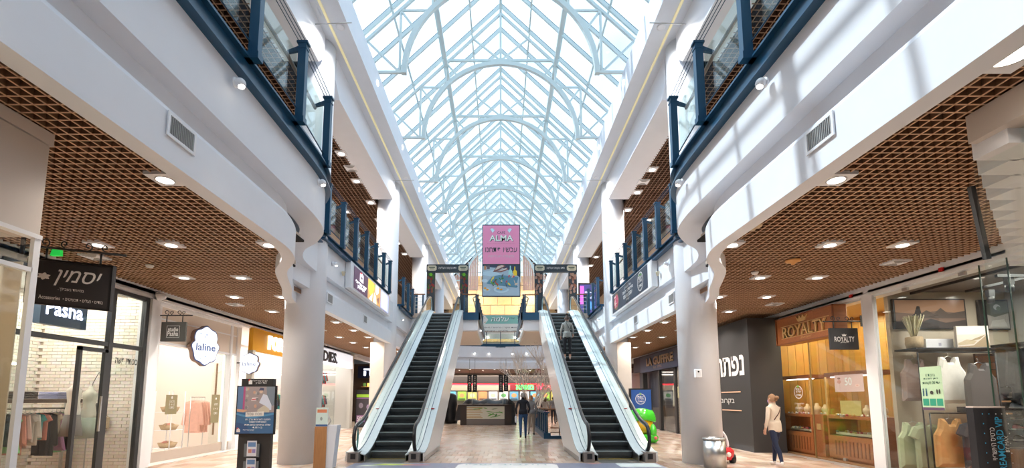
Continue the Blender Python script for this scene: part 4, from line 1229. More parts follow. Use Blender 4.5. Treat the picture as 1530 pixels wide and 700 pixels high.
def hung(label, kind, w, l, colr, c, ax, cat='clothes', group=None, thick=.05, nm='hanging_garment', lay=None):
    g = thing(nm, label, cat, c, group)
    m = mat('fabric %.2f %.2f %.2f' % colr, colr, .85, noise=.12, nscale=12)
    garment(kind, w, l, m, g, c, ax, thick)
    # hanger
    z = c[2]
    if ax == 'x': pts = [(c[0]-.17,c[1],z-.05),(c[0],c[1],z+.02),(c[0]+.17,c[1],z-.05)]; hk = [(c[0],c[1],z+.02),(c[0],c[1],z+.07),(c[0],c[1]+.02,z+.10),(c[0],c[1]+.035,z+.08)]
    else: pts = [(c[0],c[1]-.17,z-.05),(c[0],c[1],z+.02),(c[0],c[1]+.17,z-.05)]; hk = [(c[0],c[1],z+.02),(c[0],c[1],z+.07),(c[0]+.02,c[1],z+.10),(c[0]+.035,c[1],z+.08)]
    MB().tube(pts, .007, 5).tube(hk, .004, 5).build('hanger', STEEL, g)
    return g
# rack of clothes in shop 1: rail runs along y at x=-9.6
g = thing('clothes_rack', 'low brown shelf with a clothes rail beneath, left of the open door', 'rack', (-9.6, 9.3, 0))
MB().box(-9.95,-9.35,9.1,10.55,1.46,1.54).build('shelf', mat('brown shelf',(0.13,0.085,0.065),.5), g)
for yy in (9.16, 10.48): MB().box(-9.67,-9.63,yy-.02,yy+.02,0,1.46).build('upright', STEEL, g)
MB().tube([(-9.65,9.1,1.34),(-9.65,10.52,1.34)], .014, 8).build('rail', STEEL, g)
gl = [('black blouse','tee',.42,.7,(0.02,0.02,0.02)),('mint green dress','dress',.42,.85,(0.25,0.5,0.22)),('pink long sleeved top','long',.42,.9,(0.62,0.28,0.22)),('pale pink shirt','long',.42,.75,(0.75,0.55,0.5)),
      ('light grey jacket','tee',.44,.65,(0.6,0.55,0.5)),('white blouse','long',.44,.72,(0.75,0.72,0.68)),('teal top','tee',.40,.6,(0.1,0.4,0.4)),('coral t-shirt','tee',.44,.62,(0.65,0.25,0.2)),
      ('black trousers','pants',.4,.98,(0.015,0.015,0.02)),('charcoal coat','long',.42,1.0,(0.03,0.03,0.03)),('cream top','tee',.42,.55,(0.7,0.6,0.5)),('lilac dress','dress',.45,.9,(0.5,0.25,0.5)),('bright mint dress','dress',.5,.95,(0.25,0.62,0.30)),('black skirt','pants',.4,.9,(0.02,0.02,0.02))]
for i, (nmn, kd, w, l, c_) in enumerate(gl):
    yy = 9.22 + i*.095
    hung('%s on the rail in the brick shop, %s from the left' % (nmn, ordn[i]), kd, w, l*.9, c_, (-9.65, yy, 1.25), 'x' if i != 12 else 'y', group='clothes on the rail in the first shop', thick=.06)
for i, (yy, c_) in enumerate(((9.4,(0.06,0.045,0.04)),(10.2,(0.25,0.27,0.45)))):
    g = thing('folded_stack', 'stack of folded %s clothes on the shelf over the rail' % ('dark brown' if i == 0 else 'blue-grey'), 'clothes', (-9.65, yy, 1.54))
    for k in range(5): MB().box(-9.85+random.random()*.02,-9.42,yy-.2+random.random()*.03,yy+.2,1.545+k*.03,1.572+k*.03).build('folded_cloth', mat('fold %d%d' % (i,k), tuple(v*(1+.25*math.sin(k*2)) for v in c_), .9), g, bevel=.006)
# torso forms with skirt / top
def bust(label, x, y, z0, topc, skirtc, hat=False):
    g = thing('mannequin', label, 'mannequin', (x, y, 0), None)
    pr = [(.09,0),(.12,.1),(.13,.18),(.10,.36),(.12,.52),(.13,.60),(.07,.68),(.04,.72),(.035,.78)]
    MB().lathe([(r, z0+h) for r, h in pr], (x,y,0), 16).build('torso', mat('top %.2f'%topc[0], topc, .8), g)
    MB().lathe([(.13,z0+.1),(.19,z0-.33),(.18,z0-.33),(.10,z0+.08)], (x,y,0), 16).build('skirt', mat('skirt %.2f'%skirtc[0], skirtc, .85), g)
    MB().lathe([(.012,0.02),(.012,z0)], (x,y,0), 8).lathe([(.0,0),(.16,0),(.16,.02),(0,.02)], (x,y,0), 16).build('stand', STEEL, g)
    if hat: MB().ell((x,y,z0+.93),(.09,.09,.12)).build('head', ANTH, g)
    return g
bust('dressmaker dummy in white top and grey skirt behind the open door', -8.8, 9.72, 1.12, (0.72,0.66,0.6), (0.16,0.14,0.13))
bust('pale dummy with grey and green skirt just right of the first dummy', -8.8, 10.1, 1.05, (0.6,0.58,0.5), (0.3,0.34,0.28))
g = thing('hanging_bag', 'dark grey shoulder bag hanging on the brick wall', 'bag', (-9.1, 10.6, 1.25))
MB().box(-9.25,-8.95,10.55,10.64,1.22,1.45).build('bag_body', mat('grey bag',(0.09,0.085,0.08),.6), g, bevel=.02)
MB().tube([(-9.22,10.6,1.44),(-9.2,10.6,1.9),(-9.1,10.62,2.15),(-9.0,10.6,1.9),(-8.98,10.6,1.44)], .008, 5).build('strap', mat('grey bag',(0,0,0)), g)
g = thing('brown_satchel', 'tan satchel hanging below the grey bag on the brick wall', 'bag', (-8.9, 10.62, .9))
MB().box(-9.05,-8.78,10.58,10.66,.88,1.14).build('bag_body', mat('tan bag',(0.45,0.33,0.2),.6), g, bevel=.02)
MB().tube([(-9.03,10.62,1.13),(-8.95,10.63,1.3),(-8.8,10.62,1.13)], .008, 5).build('strap', mat('tan bag',(0,0,0)), g)
g = thing('shell_wall_lamp', 'pale shell wall lamp on the white brick wall', 'light', (-10.55, 9.9, 2.35))
MB().ell((-10.5,10.02,2.38),(.06,.16,.12)).build('shade', mat('cream shade',(0.7,0.66,0.58),.5), g)
MB().ell((-10.45,10.02,2.30),(.02,.08,.03)).build('lamp', LAMP, g)

# ---------------- left shop 2: bright soap shop
struct('wall_soap_back', MB().box(-12.3,-12.2,10.85,15.9,0,4.0), LITW)
struct('wall_soap_side', MB().box(-12.3,-8.4,10.85,10.9,0,4.0), LITW)
struct('wall_soap_side_far', MB().box(-12.3,-9.0,15.2,15.3,0,4.0), LITW)
struct('floor_soap', MB().box(-12.3,-8.1,10.85,15.3,-.01,.006), mat('white floor',(0.8,0.76,0.72),.2))
struct('ceiling_soap', MB().box(-12.3,-8.1,10.85,15.3,3.9,4.0), TRIM)
area(-10.2, 13.0, 3.85, 3.2, 3.6, 62, (1,.93,.85))
fr_ = struct_empty('door_2', (-8.4, 13, 0)); fr_['label'] = 'white lit portal of the soap shop'
LITF = mat('glowing frame', (1,.88,.74), .5, emit=.55)
for (y0,y1) in ((10.98,11.28),(14.5,14.75)):
    MB().box(-8.62,-8.42,y0,y1,.25,3.7).build('light_column', LITF, fr_)
MB().box(-8.5,-8.34,10.86,10.98,0,3.82).box(-8.5,-8.34,11.28,11.38,0,3.82).box(-8.5,-8.34,14.4,14.5,0,3.82).box(-8.5,-8.34,14.75,14.95,0,3.82).build('post', TRIM, fr_)
MB().box(-8.55,-8.38,10.86,14.95,2.95,3.82).build('header', mat('warm header',(0.75,0.66,0.58),.5), fr_)
MB().box(-8.56,-8.36,10.86,14.95,2.9,2.96).box(-8.38,-8.36,10.9,14.9,3.5,3.53).build('trim_line', TRIM, fr_)
MB().box(-8.5,-8.44,10.86,14.95,0,.25).build('plinth', mat('stone plinth',(0.5,0.42,0.36)), fr_)
MB().box(-8.46,-8.45,13.75,14.4,0.05,2.9).build('glass_door', SHOPG, fr_)
MB().box(-8.45,-8.41,13.9,13.93,.5,2.6).build('door_handle', mat('bronze handle',(0.3,0.2,0.13),.4,.5), fr_)
# shelves with jars
g = thing('shelf_unit', 'white shelves along the back of the soap shop', 'shelf', (-12.0,12.5,0))
for z in (1.0,1.45,1.9,2.3): MB().box(-12.2,-11.85,11.1,15.0,z-.03,z).build('shelf', TRIM, g)
MB().box(-12.2,-12.15,11.1,15.0,.0,2.5).build('back', LITW, g)
random.seed(9)
jp = {}
cc = [((0.7,0.35,0.15),'amber'),((0.75,0.6,0.4),'cream'),((0.15,0.1,0.1),'dark'),((0.65,0.45,0.42),'pink'),((0.8,0.75,0.7),'white')]
shn = {1.0:'lowest',1.45:'second',1.9:'third'}
for z in (1.0,1.45,1.9):
    for k in range(14):
        y = 11.5 + k*.24
        c_, cn = random.choice(cc)
        h = random.choice((.14,.18,.22))
        key = (cn, h)
        if key not in jp:
            j = MB().lathe([(.0,0),(.05,0),(.055,.02),(.055,h*.75),(.03,h*.9),(.03,h),(0,h)], (0,0,0), 10).mesh('jar', mat('jar '+cn, c_, .3)); jp[key] = j
            jp[(cn,h,'l')] = MB().lathe([(0,h),(.034,h),(.034,h+.04),(0,h+.04)], (0,0,0), 10).mesh('cap', mat('jar cap',(0.25,0.18,0.14),.4))
        o = bpy.data.objects.new('soap_bottle', jp[key]); col.objects.link(o); o.location = (-12.0, y, z)
        tag(o, '%s jar on the %s shelf of the soap shop, %s from the left' % (cn, shn[z], ordn[k]), 'bottle', 'bottles on the soap shop shelves')
        l = bpy.data.objects.new('cap', jp[(cn,h,'l')]); col.objects.link(l); l.parent = o
g = thing('product_picture', 'backlit picture of soap products high on the soap shop wall', 'picture', (-11.8,11.8,2.4))
f = left_wall(-11.8, 11.45, 2.42, 2.4, .85)
panel(f, -.05, 0, TRIM).build('panel', None, g)
W2 = lambda c: mat('litpic %.2f %.2f %.2f' % c, c, .5, emit=.3)
shapes(f, [(W2((0.9,0.88,0.92)), rect(.01,.02,.99,.98)), (W2((0.2,0.4,0.3)), disc(.12,.2,.08,.6)), (W2((0.6,0.3,0.2)), rect(.32,.2,.4,.5)), (W2((0.5,0.2,0.15)), disc(.3,.25,.06,1)), (W2((0.3,0.15,0.2)), rect(.56,.2,.62,.62)), (W2((0.75,0.4,0.35)), disc(.5,.25,.07,1)), (W2((0.5,0.5,0.7)), disc(.68,.2,.05,1.2))], 'print', g)
# wire basket stand with bundles
g = thing('basket_stand', 'white wire stand of woven baskets at the soap shop entrance', 'stand', (-8.9, 12.75, 0))
for (x, y) in ((-9.15,12.5),(-9.15,13.0),(-8.7,12.5),(-8.7,13.0)): MB().tube([(x,y,0.01),(x,y,1.75)], .012, 6).build('upright', TRIM, g)
for k, z in enumerate((.25,.72,1.2)):
    MB().box(-9.15,-8.7,12.5,13.0,z-.01,z).build('tray', TRIM, g)
    MB().lathe([(.0,0),(.17,0),(.23,.13),(.215,.13),(.16,.02),(0,.02)], (-8.92,12.75,z+.002), 16).build('basket', mat('wicker',(0.50,0.38,0.24),.8,noise=.3,nscale=40,bump=.6), g)
bun = 0
for k, z in enumerate((.29,.76,1.24)):
    for q in range(3):
        a = q*2.1+k
        o = MB().ell((0,0,0),(.10,.075,.05), nu=10, nv=6).build('linen_bundle', mat('linen %d'%q, ((0.45,0.33,0.2),(0.62,0.5,0.36),(0.6,0.3,0.24))[q], .9, noise=.3, bump=.5), None)
        o.location = (-8.92+.09*math.cos(a), 12.75+.09*math.sin(a), z+.08); o.rotation_euler = (0.3*q,.4,a)
        tag(o, '%s linen bundle in the %s wicker basket of the soap shop' % (['brown','cream','rust'][q], ['lowest','middle','topmost'][k]), 'bundle', 'linen bundles in the baskets')
# robes
for i, y in enumerate((14.0,14.12,14.24,14.36)):
    hung('pale pink robe in the soap shop doorway, %s from the left' % ordn[i], 'long', .5, .95, (0.75,0.45,0.36), (-9.1, y, 1.5), 'x', group='pink robes in the soap shop', thick=.07, nm='pink_robe')
MB_r = MB().tube([(-9.1,13.85,1.6),(-9.1,14.5,1.6)], .012, 6).tube([(-9.1,13.85,1.6),(-9.1,13.85,0.01)], .012, 6).tube([(-9.1,14.5,1.6),(-9.1,14.5,.01)], .012, 6).build('robe_rail', STEEL)
tag(MB_r, 'thin chrome rail carrying the pink robes', 'rack')
# olive notices
for (y, z, w, h, lab) in ((12.15,1.15,.42,.50,'olive square notice on the basket stand of the soap shop'),(13.72,.85,.38,.82,'tall olive notice on the glass right of the pink robes')):
    x = -8.40 if y > 13 else -8.62
    f = left_wall(x, y, z, w, h)
    g = thing('olive_notice', lab, 'sign', (x, y, z))
    panel(f, -.01, 0, mat('olive board',(0.26,0.23,0.13),.6)).build('board', None, g)
    shapes(f, [(WTEXT, disc(.5,.86,.08,.5 if h > .7 else 1))], 'emblem', g)
    for k, t in enumerate(('מבצע','1+1','מתנה')):
        text(t, f, .5, .66-.16*k, .06, WTEXT, g, maxw=w*.45, heb=(k != 1))
# cloud shaped signs
def cloud_sign(label, fn, cx, cz, w, h, loc, depth):
    """fn(a,b,d) maps sign plane coordinates in metres to the world"""
    g = thing('cloud_sign', label, 'sign', loc)
    out = []
    for k in range(60):
        t = 2*math.pi*k/60
        r = 1 + .045*math.cos(8*t) - .16*math.exp(-((abs(math.cos(t))-1)/.035)**2)*0 
        px = (w/2)*math.cos(t)*(1-.17*math.exp(-((math.sin(t)-.22)/.12)**2))*r
        pz = (h/2)*math.sin(t)*r
        out.append((px, pz))
    def build(sc, d0, d1, m, name):
        n_ = len(out); vs = [fn(cx+a*sc, cz+b*sc, d0) for a,b in out] + [fn(cx+a*sc, cz+b*sc, d1) for a,b in out]
        MB().add(vs, [tuple(range(n_)), tuple(range(n_,2*n_))] + [(i,(i+1)%n_,n_+(i+1)%n_,n_+i) for i in range(n_)]).build(name, m, g)
    build(1.0, -depth, 0, mat('sign brown side',(0.22,0.15,0.12),.6), 'body')
    build(.985, 0, .012, mat('sign outline blue',(0.06,0.12,0.35),.5), 'outline')
    build(.93, .012, .022, mat('sign glow white',(0.9,0.95,1.0),.5,emit=.35), 'face')
    return g
f = Fr((-8.0,12.62,2.86),(0.45,0.89,0),(0,0,1),1,1)
cloud = lambda a,b,d: f.p(a,b,d)
g = cloud_sign('large glowing white cloud shaped sign with blue lettering over the soap shop', cloud, 0, .12, .74, 1.06, (-8.0,12.62,2.9), .16)
ff = Fr(f.p(-.37,-.41,.024), f.u, f.v, .74, 1.06)
text('laline', ff, .5, .46, .20, mat('sign outline blue',(0,0,0)), g, maxw=.52, bold=.015)
shapes(ff, [(cm((0.35,0.5,0.8)), disc(.5,.78,.025)), (cm((0.35,0.5,0.8)), disc(.44,.72,.02)), (cm((0.35,0.5,0.8)), disc(.5,.22,.025)), (cm((0.35,0.5,0.8)), disc(.32,.16,.02)), (cm((0.35,0.5,0.8)), disc(.68,.18,.02)), (cm((0.35,0.5,0.8)), disc(.28,.8,.02))], 'dots', g)
f2 = front(-8.22, 14.75, 2.35, .60, .62)
fn2 = lambda a,b,d: f2.o + Vector((a, -d, b))
g = cloud_sign('small white cloud shaped sign with thin lettering hanging by the yellow shop', fn2, .30, .31, .62, .66, (-7.9,14.75,2.3), .07)
MB().tube([(-8.45,14.78,2.68),(-8.2,14.78,2.68)], .02, 6).build('bracket', ANTH, g)
text('laline', f2, .5, .48, .12, mat('sign outline blue',(0,0,0)), g, maxw=.42, d=.03)

# ---------------- left shop 3: yellow header, hoodies
YEL = mat('mustard header', srgb(222,160,24), .45)
struct('wall_hood_back', MB().box(-11.4,-11.3,15.3,26,0,4.0), LITW)
struct('wall_hood_side', MB().box(-11.4,-8.0,25.2,25.5,0,4.0), mat('grey pillar',(0.5,0.49,0.45),.5))
struct('ceiling_hood', MB().box(-11.4,-8.1,15.3,26,3.9,4.0), TRIM)
struct('floor_hood', MB().box(-11.4,-8.1,15.3,26,-.01,.005), mat('white floor',(0,0,0)))
area(-9.8, 20.5, 3.85, 2.4, 8, 200, (1,.95,.9))
hd = thing('shop_header', 'mustard yellow shop header with white block lettering, left side', 'sign', (-8.1,17.5,3.15))
MB().box(-8.14,-8.0,15.02,18.58,3.1,3.85).build('board', YEL, hd)
f = left_wall(-8.0, 15.02, 3.1, 3.56, .75)
ob = text('POPS&', f, .49, .5, .50, mat('white lit letters',(0.85,0.85,0.85),.5,emit=.8), hd, maxw=1.6, bold=.03, depth=.07, d=.01)
hd = thing('shop_header', 'white backlit shop header with black lettering beyond the first left column', 'sign', (-8.1,23,3.2))
MB().box(-8.14,-7.98,18.6,25.2,3.15,3.85).build('board', mat('lit white header',(0.85,0.88,0.95),.5,emit=.35), hd)
f = left_wall(-7.98, 18.6, 3.15, 6.6, .7)
text('HOODIES.', f, .34, .5, .50, BLACK, hd, maxw=3.9, bold=.03, depth=.03, d=.004)
fr3 = struct_empty('door_3', (-8.1,20,0)); fr3['label'] = 'open front of the hoodie shop'
for y in (15.1, 20.6, 25.1): MB().box(-8.16,-7.98,y-.08,y+.08,0,3.12).build('post', mat('grey pillar',(0,0,0)), fr3)
for (a,b) in ((15.2,17.4),(20.8,23.0)): MB().box(-8.1,-8.09,a,b,0,3.05).build('glass_pane', SHOPG, fr3)
# hoodie racks
for rk, (z, y0) in enumerate(((2.95,21.0),(1.75,21.0),(1.0,21.0),(1.75,16.0))):
    MBr = MB().tube([(-9.3,y0-.1,z+.09),(-9.3,y0+3.6,z+.09)], .015, 6).build('hoodie_rail', STEEL)
    tag(MBr, 'chrome rail carrying hoodies, %s' % ['topmost in the hoodie shop','middle height beyond the first column','lowest beyond the first column','in the near part under the yellow header'][rk], 'rack')
    for k in range(18):
        c_ = random.choice([(0.02,0.02,0.025),(0.35,0.03,0.03),(0.55,0.3,0.32),(0.25,0.12,0.45),(0.05,0.05,0.1),(0.04,0.25,0.25),(0.3,0.3,0.32),(0.03,0.03,0.04)])
        o = garment('long', .5, .62 if rk != 2 else .75, mat('fabric %.2f %.2f %.2f' % c_, c_, .85, noise=.12, nscale=12), None, (-9.3, y0+k*.2, z), 'x', .1, name='hoodie')
        tag(o, 'hoodie on the %s, %s from the near end' % (['topmost rail in the hoodie shop','middle rail beyond the first column','lowest rail beyond the first column','rail under the yellow header'][rk], ordn[k]), 'clothes', 'hoodies on the rails')
# ---------------- deli and far left
struct('wall_deli', MB().box(-12,-6.0,33.0,33.2,0,4.0), mat('deli dark',(0.08,0.055,0.045),.5,noise=.3))
hd = thing('shop_header', 'dark blue deli header with glowing white Hebrew lettering, far left', 'sign', (-7.5,31.6,2.9))
MB().box(-9.6,-5.7,31.5,31.7,2.95,3.75).build('board', mat('deli blue',(0.01,0.02,0.08),.4), hd)
f = front(-9.6, 31.5, 2.95, 3.9, .8)
text('מעדנייה 24', f, .52, .5, .48, mat('deli glow',(0.75,0.8,1.0),.5,emit=3), hd, maxw=3.1, bold=.03, heb=False) if False else text('מעדנייה', f, .5, .5, .48, mat('deli glow',(0.75,0.8,1.0),.5,emit=3), hd, maxw=3.1, bold=.03, heb=True)
g = thing('deli_shelves', 'lit deli shelves in the distance under the blue header', 'shelf', (-7.6,32.4,0))
for z in (.4,.9,1.4,1.9,2.4): MB().box(-9.6,-5.8,32.3,32.7,z-.03,z).build('shelf', OAK, g)
random.seed(21)
bb = {}
for z in (.4,.9,1.4,1.9,2.4):
    for k in range(15):
        c_ = random.choice([(0.6,0.2,0.05),(0.7,0.5,0.15),(0.1,0.25,0.08),(0.3,0.06,0.03),(0.7,0.65,0.5)])
        if c_ not in bb: bb[c_] = MB().box(-.08,.08,-.06,.06,0,.24, cm(c_)).mesh('deli_pack')
        o = bpy.data.objects.new('deli_package', bb[c_]); col.objects.link(o); o.location = (-9.4+k*.25+random.uniform(-.03,.03), 32.45, z)
        tag(o, 'package on the %s deli shelf in the distance, %s from the left' % (ordn[int(round((z-.4)/.5))], ordn[k]), 'package', 'packages on the deli shelves')
area(-7.5, 31.9, 2.85, 3.2, .6, 60, (1,.8,.5))
g = thing('sale_poster', 'black floor poster with a 50 percent offer, beside the hoodie shop', 'poster', (-7.5,26.1,0))
MB().box(-8.0,-6.98,26.0,26.1,0,2.05).build('board', BLACK, g)
f = front(-8.0, 26.0, 0, 1.02, 2.05)
shapes(f, [(cm((0.05,0.045,0.055)), rect(.05,.03,.95,.88)), (cm((0.35,0.65,0.05)), rect(.05,.8,.95,.88)), (cm((0.35,0.18,0.4)), rect(.08,.14,.55,.32)), (cm((0.25,0.22,0.28)), disc(.3,.58,.12,.6)), (cm((0.3,0.22,0.35)), disc(.7,.54,.1,.7)), (cm((0.28,0.12,0.35)), rect(.05,.76,.95,.79))], 'print', g)
text('50%', f, .31, .23, .26, WTEXT, g, maxw=.42, bold=.02)
# ---------------- right shop 1: surf clothes shop behind glass
GREYW = mat('surf shop grey wall', (0.42,0.38,0.34), .6)
struct('wall_surf_back', MB().box(11.4,11.5,4.6,10.45,0,4.0), GREYW)
struct('wall_surf_far', MB().box(8.75,11.4,10.42,10.52,0,4.0), mat('surf shop beige wall', (0.55,0.48,0.38), .6))
struct('floor_surf', MB().box(8.35,11.4,4.6,10.45,-.01,.005), OAK)
struct('ceiling_surf', MB().box(8.35,11.4,4.6,10.45,3.95,4.0), mat('surf ceiling',(0.22,0.2,0.19),.6))
area(9.9, 7.6, 3.85, 1.8, 3.6, 110, (1,.92,.82))
w3 = struct_empty('window_3', (8.35,7,0)); w3['label'] = 'tall frameless glass front of the surf shop'
for (y0,y1) in ((4.7,6.2),(6.22,7.1),(7.12,7.5),(7.52,7.95),(7.97,10.3)):
    MB().box(8.34,8.352,y0,y1,0,3.86).build('glass_pane', SHOPG, w3)
for y in (7.11,7.51,7.96): MB().box(8.325,8.34,y-.008,y+.008,0,3.86).build('pane_edge', mat('glass edge',(0.01,0.05,0.03),.3), w3)
MB().box(8.3,8.4,10.3,10.62,0,3.86).build('white_post', TRIM, w3)
for y in (8.2,9.4): MB().box(8.31,8.36,y,y+.12,3.76,3.82).build('clamp', STEEL, w3)
# red squares on header
for i,y in enumerate((8.6,10.9)):
    tag(MB().box(8.30,8.345,y,y+.07,3.94,4.01).build('alarm_unit', mat('alarm red',(0.6,0.02,0.02),.4)), 'small red square alarm on the right white header, %s' % ['nearer the camera','by the jewellery shop corner'][i], 'alarm')
# interior fittings
g = thing('wall_shelving', 'dark framed wall shelves along the back of the surf shop', 'shelf', (11.0,8.5,0))
for y in (6.2,8.0,9.9): MB().box(11.2,11.3,y-.03,y+.03,0,2.7).build('upright', BLACK, g)
for z in (2.70,1.35): MB().box(10.6,11.35,6.6,10.2,z-.03,z).build('shelf', BLACK, g)
MB().box(11.25,11.3,6.2,9.9,2.66,2.72).build('frame_top', BLACK, g)
def picture(label, f, L, fw=.04, cat='picture', nm='framed_picture', fm=None):
    g = thing(nm, label, cat, tuple(f.p(.5,0)))
    panel(f, -.06, 0, fm or BLACK).build('frame', None, g)
    shapes(f, L, 'print', g)
    return g
f = right_wall(11.2, 9.95, 3.15, 2.9, .9)
f = Fr((8.80,10.34,3.10),(1,0,0),(0,0,1),1.62,.68)
L = [(cm((0.20,0.13,0.10)), rect(.02,.04,.98,.96)), (cm((0.42,0.24,0.15)), [(.02,.55),(.3,.5),(.6,.6),(.98,.5),(.98,.96),(.02,.96)]), (cm((0.10,0.075,0.065)), [(.3,.4),(.45,.62),(.55,.5),(.65,.7),(.75,.5),(.98,.6),(.98,.35),(.3,.35)]), (cm((0.05,0.04,0.04)), [(.02,.04),(.98,.04),(.98,.3),(.7,.2),(.5,.34),(.3,.15),(.02,.25)]), (cm((0.03,0.025,0.025)), [(.28,.5),(.32,.75),(.36,.75),(.38,.5),(.42,.42),(.3,.4),(.2,.35)])]
picture('long dark framed sunset sea picture on the surf shop wall', f, L)
f = Fr((10.72,10.34,3.08),(1,0,0),(0,0,1),.66,.68)
L = [(cm((0.35,0.33,0.31)), rect(.25,.04,.97,.96)), (cm((0.08,0.09,0.07)), [(.25,.5),(.5,.42),(.97,.55),(.97,.96),(.25,.96)]), (cm((0.5,0.5,0.5)), disc(.6,.75,.12,.8)), (cm((0.12,0.15,0.1)), disc(.65,.7,.08,1)), (cm((0.5,0.48,0.46)), [(.3,.1),(.9,.1),(.8,.35),(.4,.3)])]
picture('black framed grey foliage picture nearer the right edge, surf shop', f, L)
f = Fr((9.72,9.9,2.63),(1,-.12,0),(0,0,1),.62,.46)
L = [(cm((0.62,0.55,0.5)), rect(0.01,0.02,.99,.98)), (cm((0.7,0.66,0.62)), rect(0.01,0.6,.99,.98)), (cm((0.32,0.24,0.15)), [(.02,.05),(.5,.1),(.9,.55),(.95,.4),(.99,.1),(.99,.02),(.02,.02)]), (cm((0.45,0.37,0.25)), [(.02,.2),(.3,.38),(.6,.30),(.5,.15),(.02,.1)]), (cm((0.3,0.24,0.14)), [(.35,.28),(.55,.42),(.9,.6),(.7,.38)])]
picture('unframed pale beach dune canvas standing on the surf shop shelf', f, L, fm=mat('canvas side',(0.6,0.55,0.5)))
f = Fr((9.28,10.15,2.63),(1,0,0),(0,0,1),.6,.22)
picture('small white horizontal sign on the surf shop shelf', f, [(cm((0.75,0.75,0.8)), rect(.02,.04,.98,.96)), (cm((0.4,0.4,0.5)), rect(.45,.3,.55,.6))], fm=TRIM)
g = thing('grass_pot', 'pale pampas grass in a woven pot on the surf shop shelf', 'plant', (8.98,10.1,2.7))
MB().lathe([(.0,0),(.13,0),(.16,.12),(.15,.26),(.13,.26),(.0,.22)], (8.98,10.1,2.62), 16).build('pot', mat('wicker',(0,0,0)), g)
mb = MB(); random.seed(13)
for k in range(70):
    a = random.uniform(0,6.28); r = random.uniform(.02,.2)
    mb.tube([(8.98+.03*math.cos(a),10.1+.03*math.sin(a),2.84),(8.98+r*.6*math.cos(a),10.1+r*.6*math.sin(a),3.1),(8.98+r*math.cos(a),10.1+r*math.sin(a),3.25+random.random()*.12)], [.004,.008,.012], 4)
stuff(mb.build('grass', mat('pampas',(0.66,0.62,0.42),.9), g))
MB().box(9.2,11.0,10.0,10.35,2.58,2.62).build('shelf_board', BLACK, g) if False else None
tag(MB().box(8.7,10.6,9.75,10.3,2.58,2.615).build('display_shelf', BLACK), 'black shelf board under the grass pot in the surf shop', 'shelf')
# track lights
g = thing('track_light_rail', 'black ceiling track with spotlights in the surf shop', 'light', (10,8,3.8))
MB().box(8.9,8.95,4.9,10.0,3.80,3.85).box(8.9,11.2,8.2,8.25,3.72,3.77).box(9.9,9.95,5,9.8,3.80,3.85).build('track', BLACK, g)
for (x,y) in ((9.9,9.3),(9.2,8.3),(9.9,8.2),(10.6,8.2),(9.0,7.6),(9.9,7.4),(10.3,7.0),(9.9,6.6)):
    MB().box(x-.06,x+.06,y-.04,y+.04,3.6,3.74).build('driver_box', BLACK, g)
    sp = MB().lathe([(0,0),(.055,0),(.06,-.05),(.055,-.13),(.04,-.13)], (x,y,3.6), 14).build('spot_head', BLACK, g)
    MB().lathe([(0,-.125),(.045,-.125)], (x,y,3.6), 14).build('lamp', LAMP, sp)
# timber slat wall and black shoe wall
sl = struct('wall_timber', MB().box(10.55,10.95,10.37,10.42,0,2.55), mat('timber joint',(0.12,0.06,0.03)))
for k in range(16): MB().box(10.55,10.95,10.33,10.37,.03+k*.155,.17+k*.155).build('timber_slat', mat('orange timber',(0.50,0.22,0.09),.5,noise=.2,stretch=(1,8,8)), sl)
g = thing('shoe_display', 'black shoe wall with small shelves at the right edge', 'shelf', (11.2,10.3,0))
MB().box(10.96,11.4,10.34,10.41,.5,2.7).build('back_panel', mat('black panel',(0.03,0.03,0.03),.6), g)
MB().box(10.96,11.4,10.1,10.41,0,.48).build('base', OAK, g)
SH = [(0.55,0.5,0.4),(0.4,0.4,0.42),(0.45,0.5,0.65),(0.04,0.04,0.04),(0.55,0.05,0.06),(0.1,0.09,0.07)]
def shoe(label, x, y, z, c_, ang, group):
    g = thing('sneaker', label, 'shoe', (x,y,z), group, world=False)
    g.rotation_euler = (0,0,ang)
    mb = MB().prism([(-.14,0),(.14,0),(.15,.02),(.14,.035),(-.14,.035),(-.145,.02)], -.045, .045, 'y'); mb.build('sole', TRIM, g)
    vs = []; fs = []
    pr = [(-.135,.03,.11,.035),(-.10,.03,.125,.038),(-.03,.03,.11,.04),(.03,.03,.075,.042),(.10,.03,.06,.045),(.14,.03,.04,.03)]
    for (x_, z0, z1, w_) in pr:
        vs += [(x_,-w_,z0),(x_,-w_*.8,z0+(z1-z0)*.7),(x_,0,z1),(x_,w_*.8,z0+(z1-z0)*.7),(x_,w_,z0)]
    for i in range(5):
        for j in range(4): fs.append((i*5+j,i*5+j+1,(i+1)*5+j+1,(i+1)*5+j))
    MB().add(vs, fs+[(0,1,2,3,4),(29,28,27,26,25)], smooth=True).build('upper', mat('shoe %.2f%.2f' % c_[:2], c_, .7), g)
    MB().bar((-.02,-.03,.108),(-.02,.03,.108),.012,.006).bar((.01,-.03,.09),(.01,.03,.09),.012,.006).build('laces', TRIM, g)
for r_, z in enumerate((1.80,1.57,1.34,1.11,.88,.65)):
    MB().box(11.0,11.36,10.1,10.34,z-.015,z).build('shoe_shelf', BLACK, g)
    shoe('%s sneaker in row %s of the black shoe wall' % (['beige','grey','pale blue','black','red and white','dark olive'][r_], ordn[r_]), 11.17, 10.2, z, SH[r_], R(0), 'sneakers on the shoe wall')
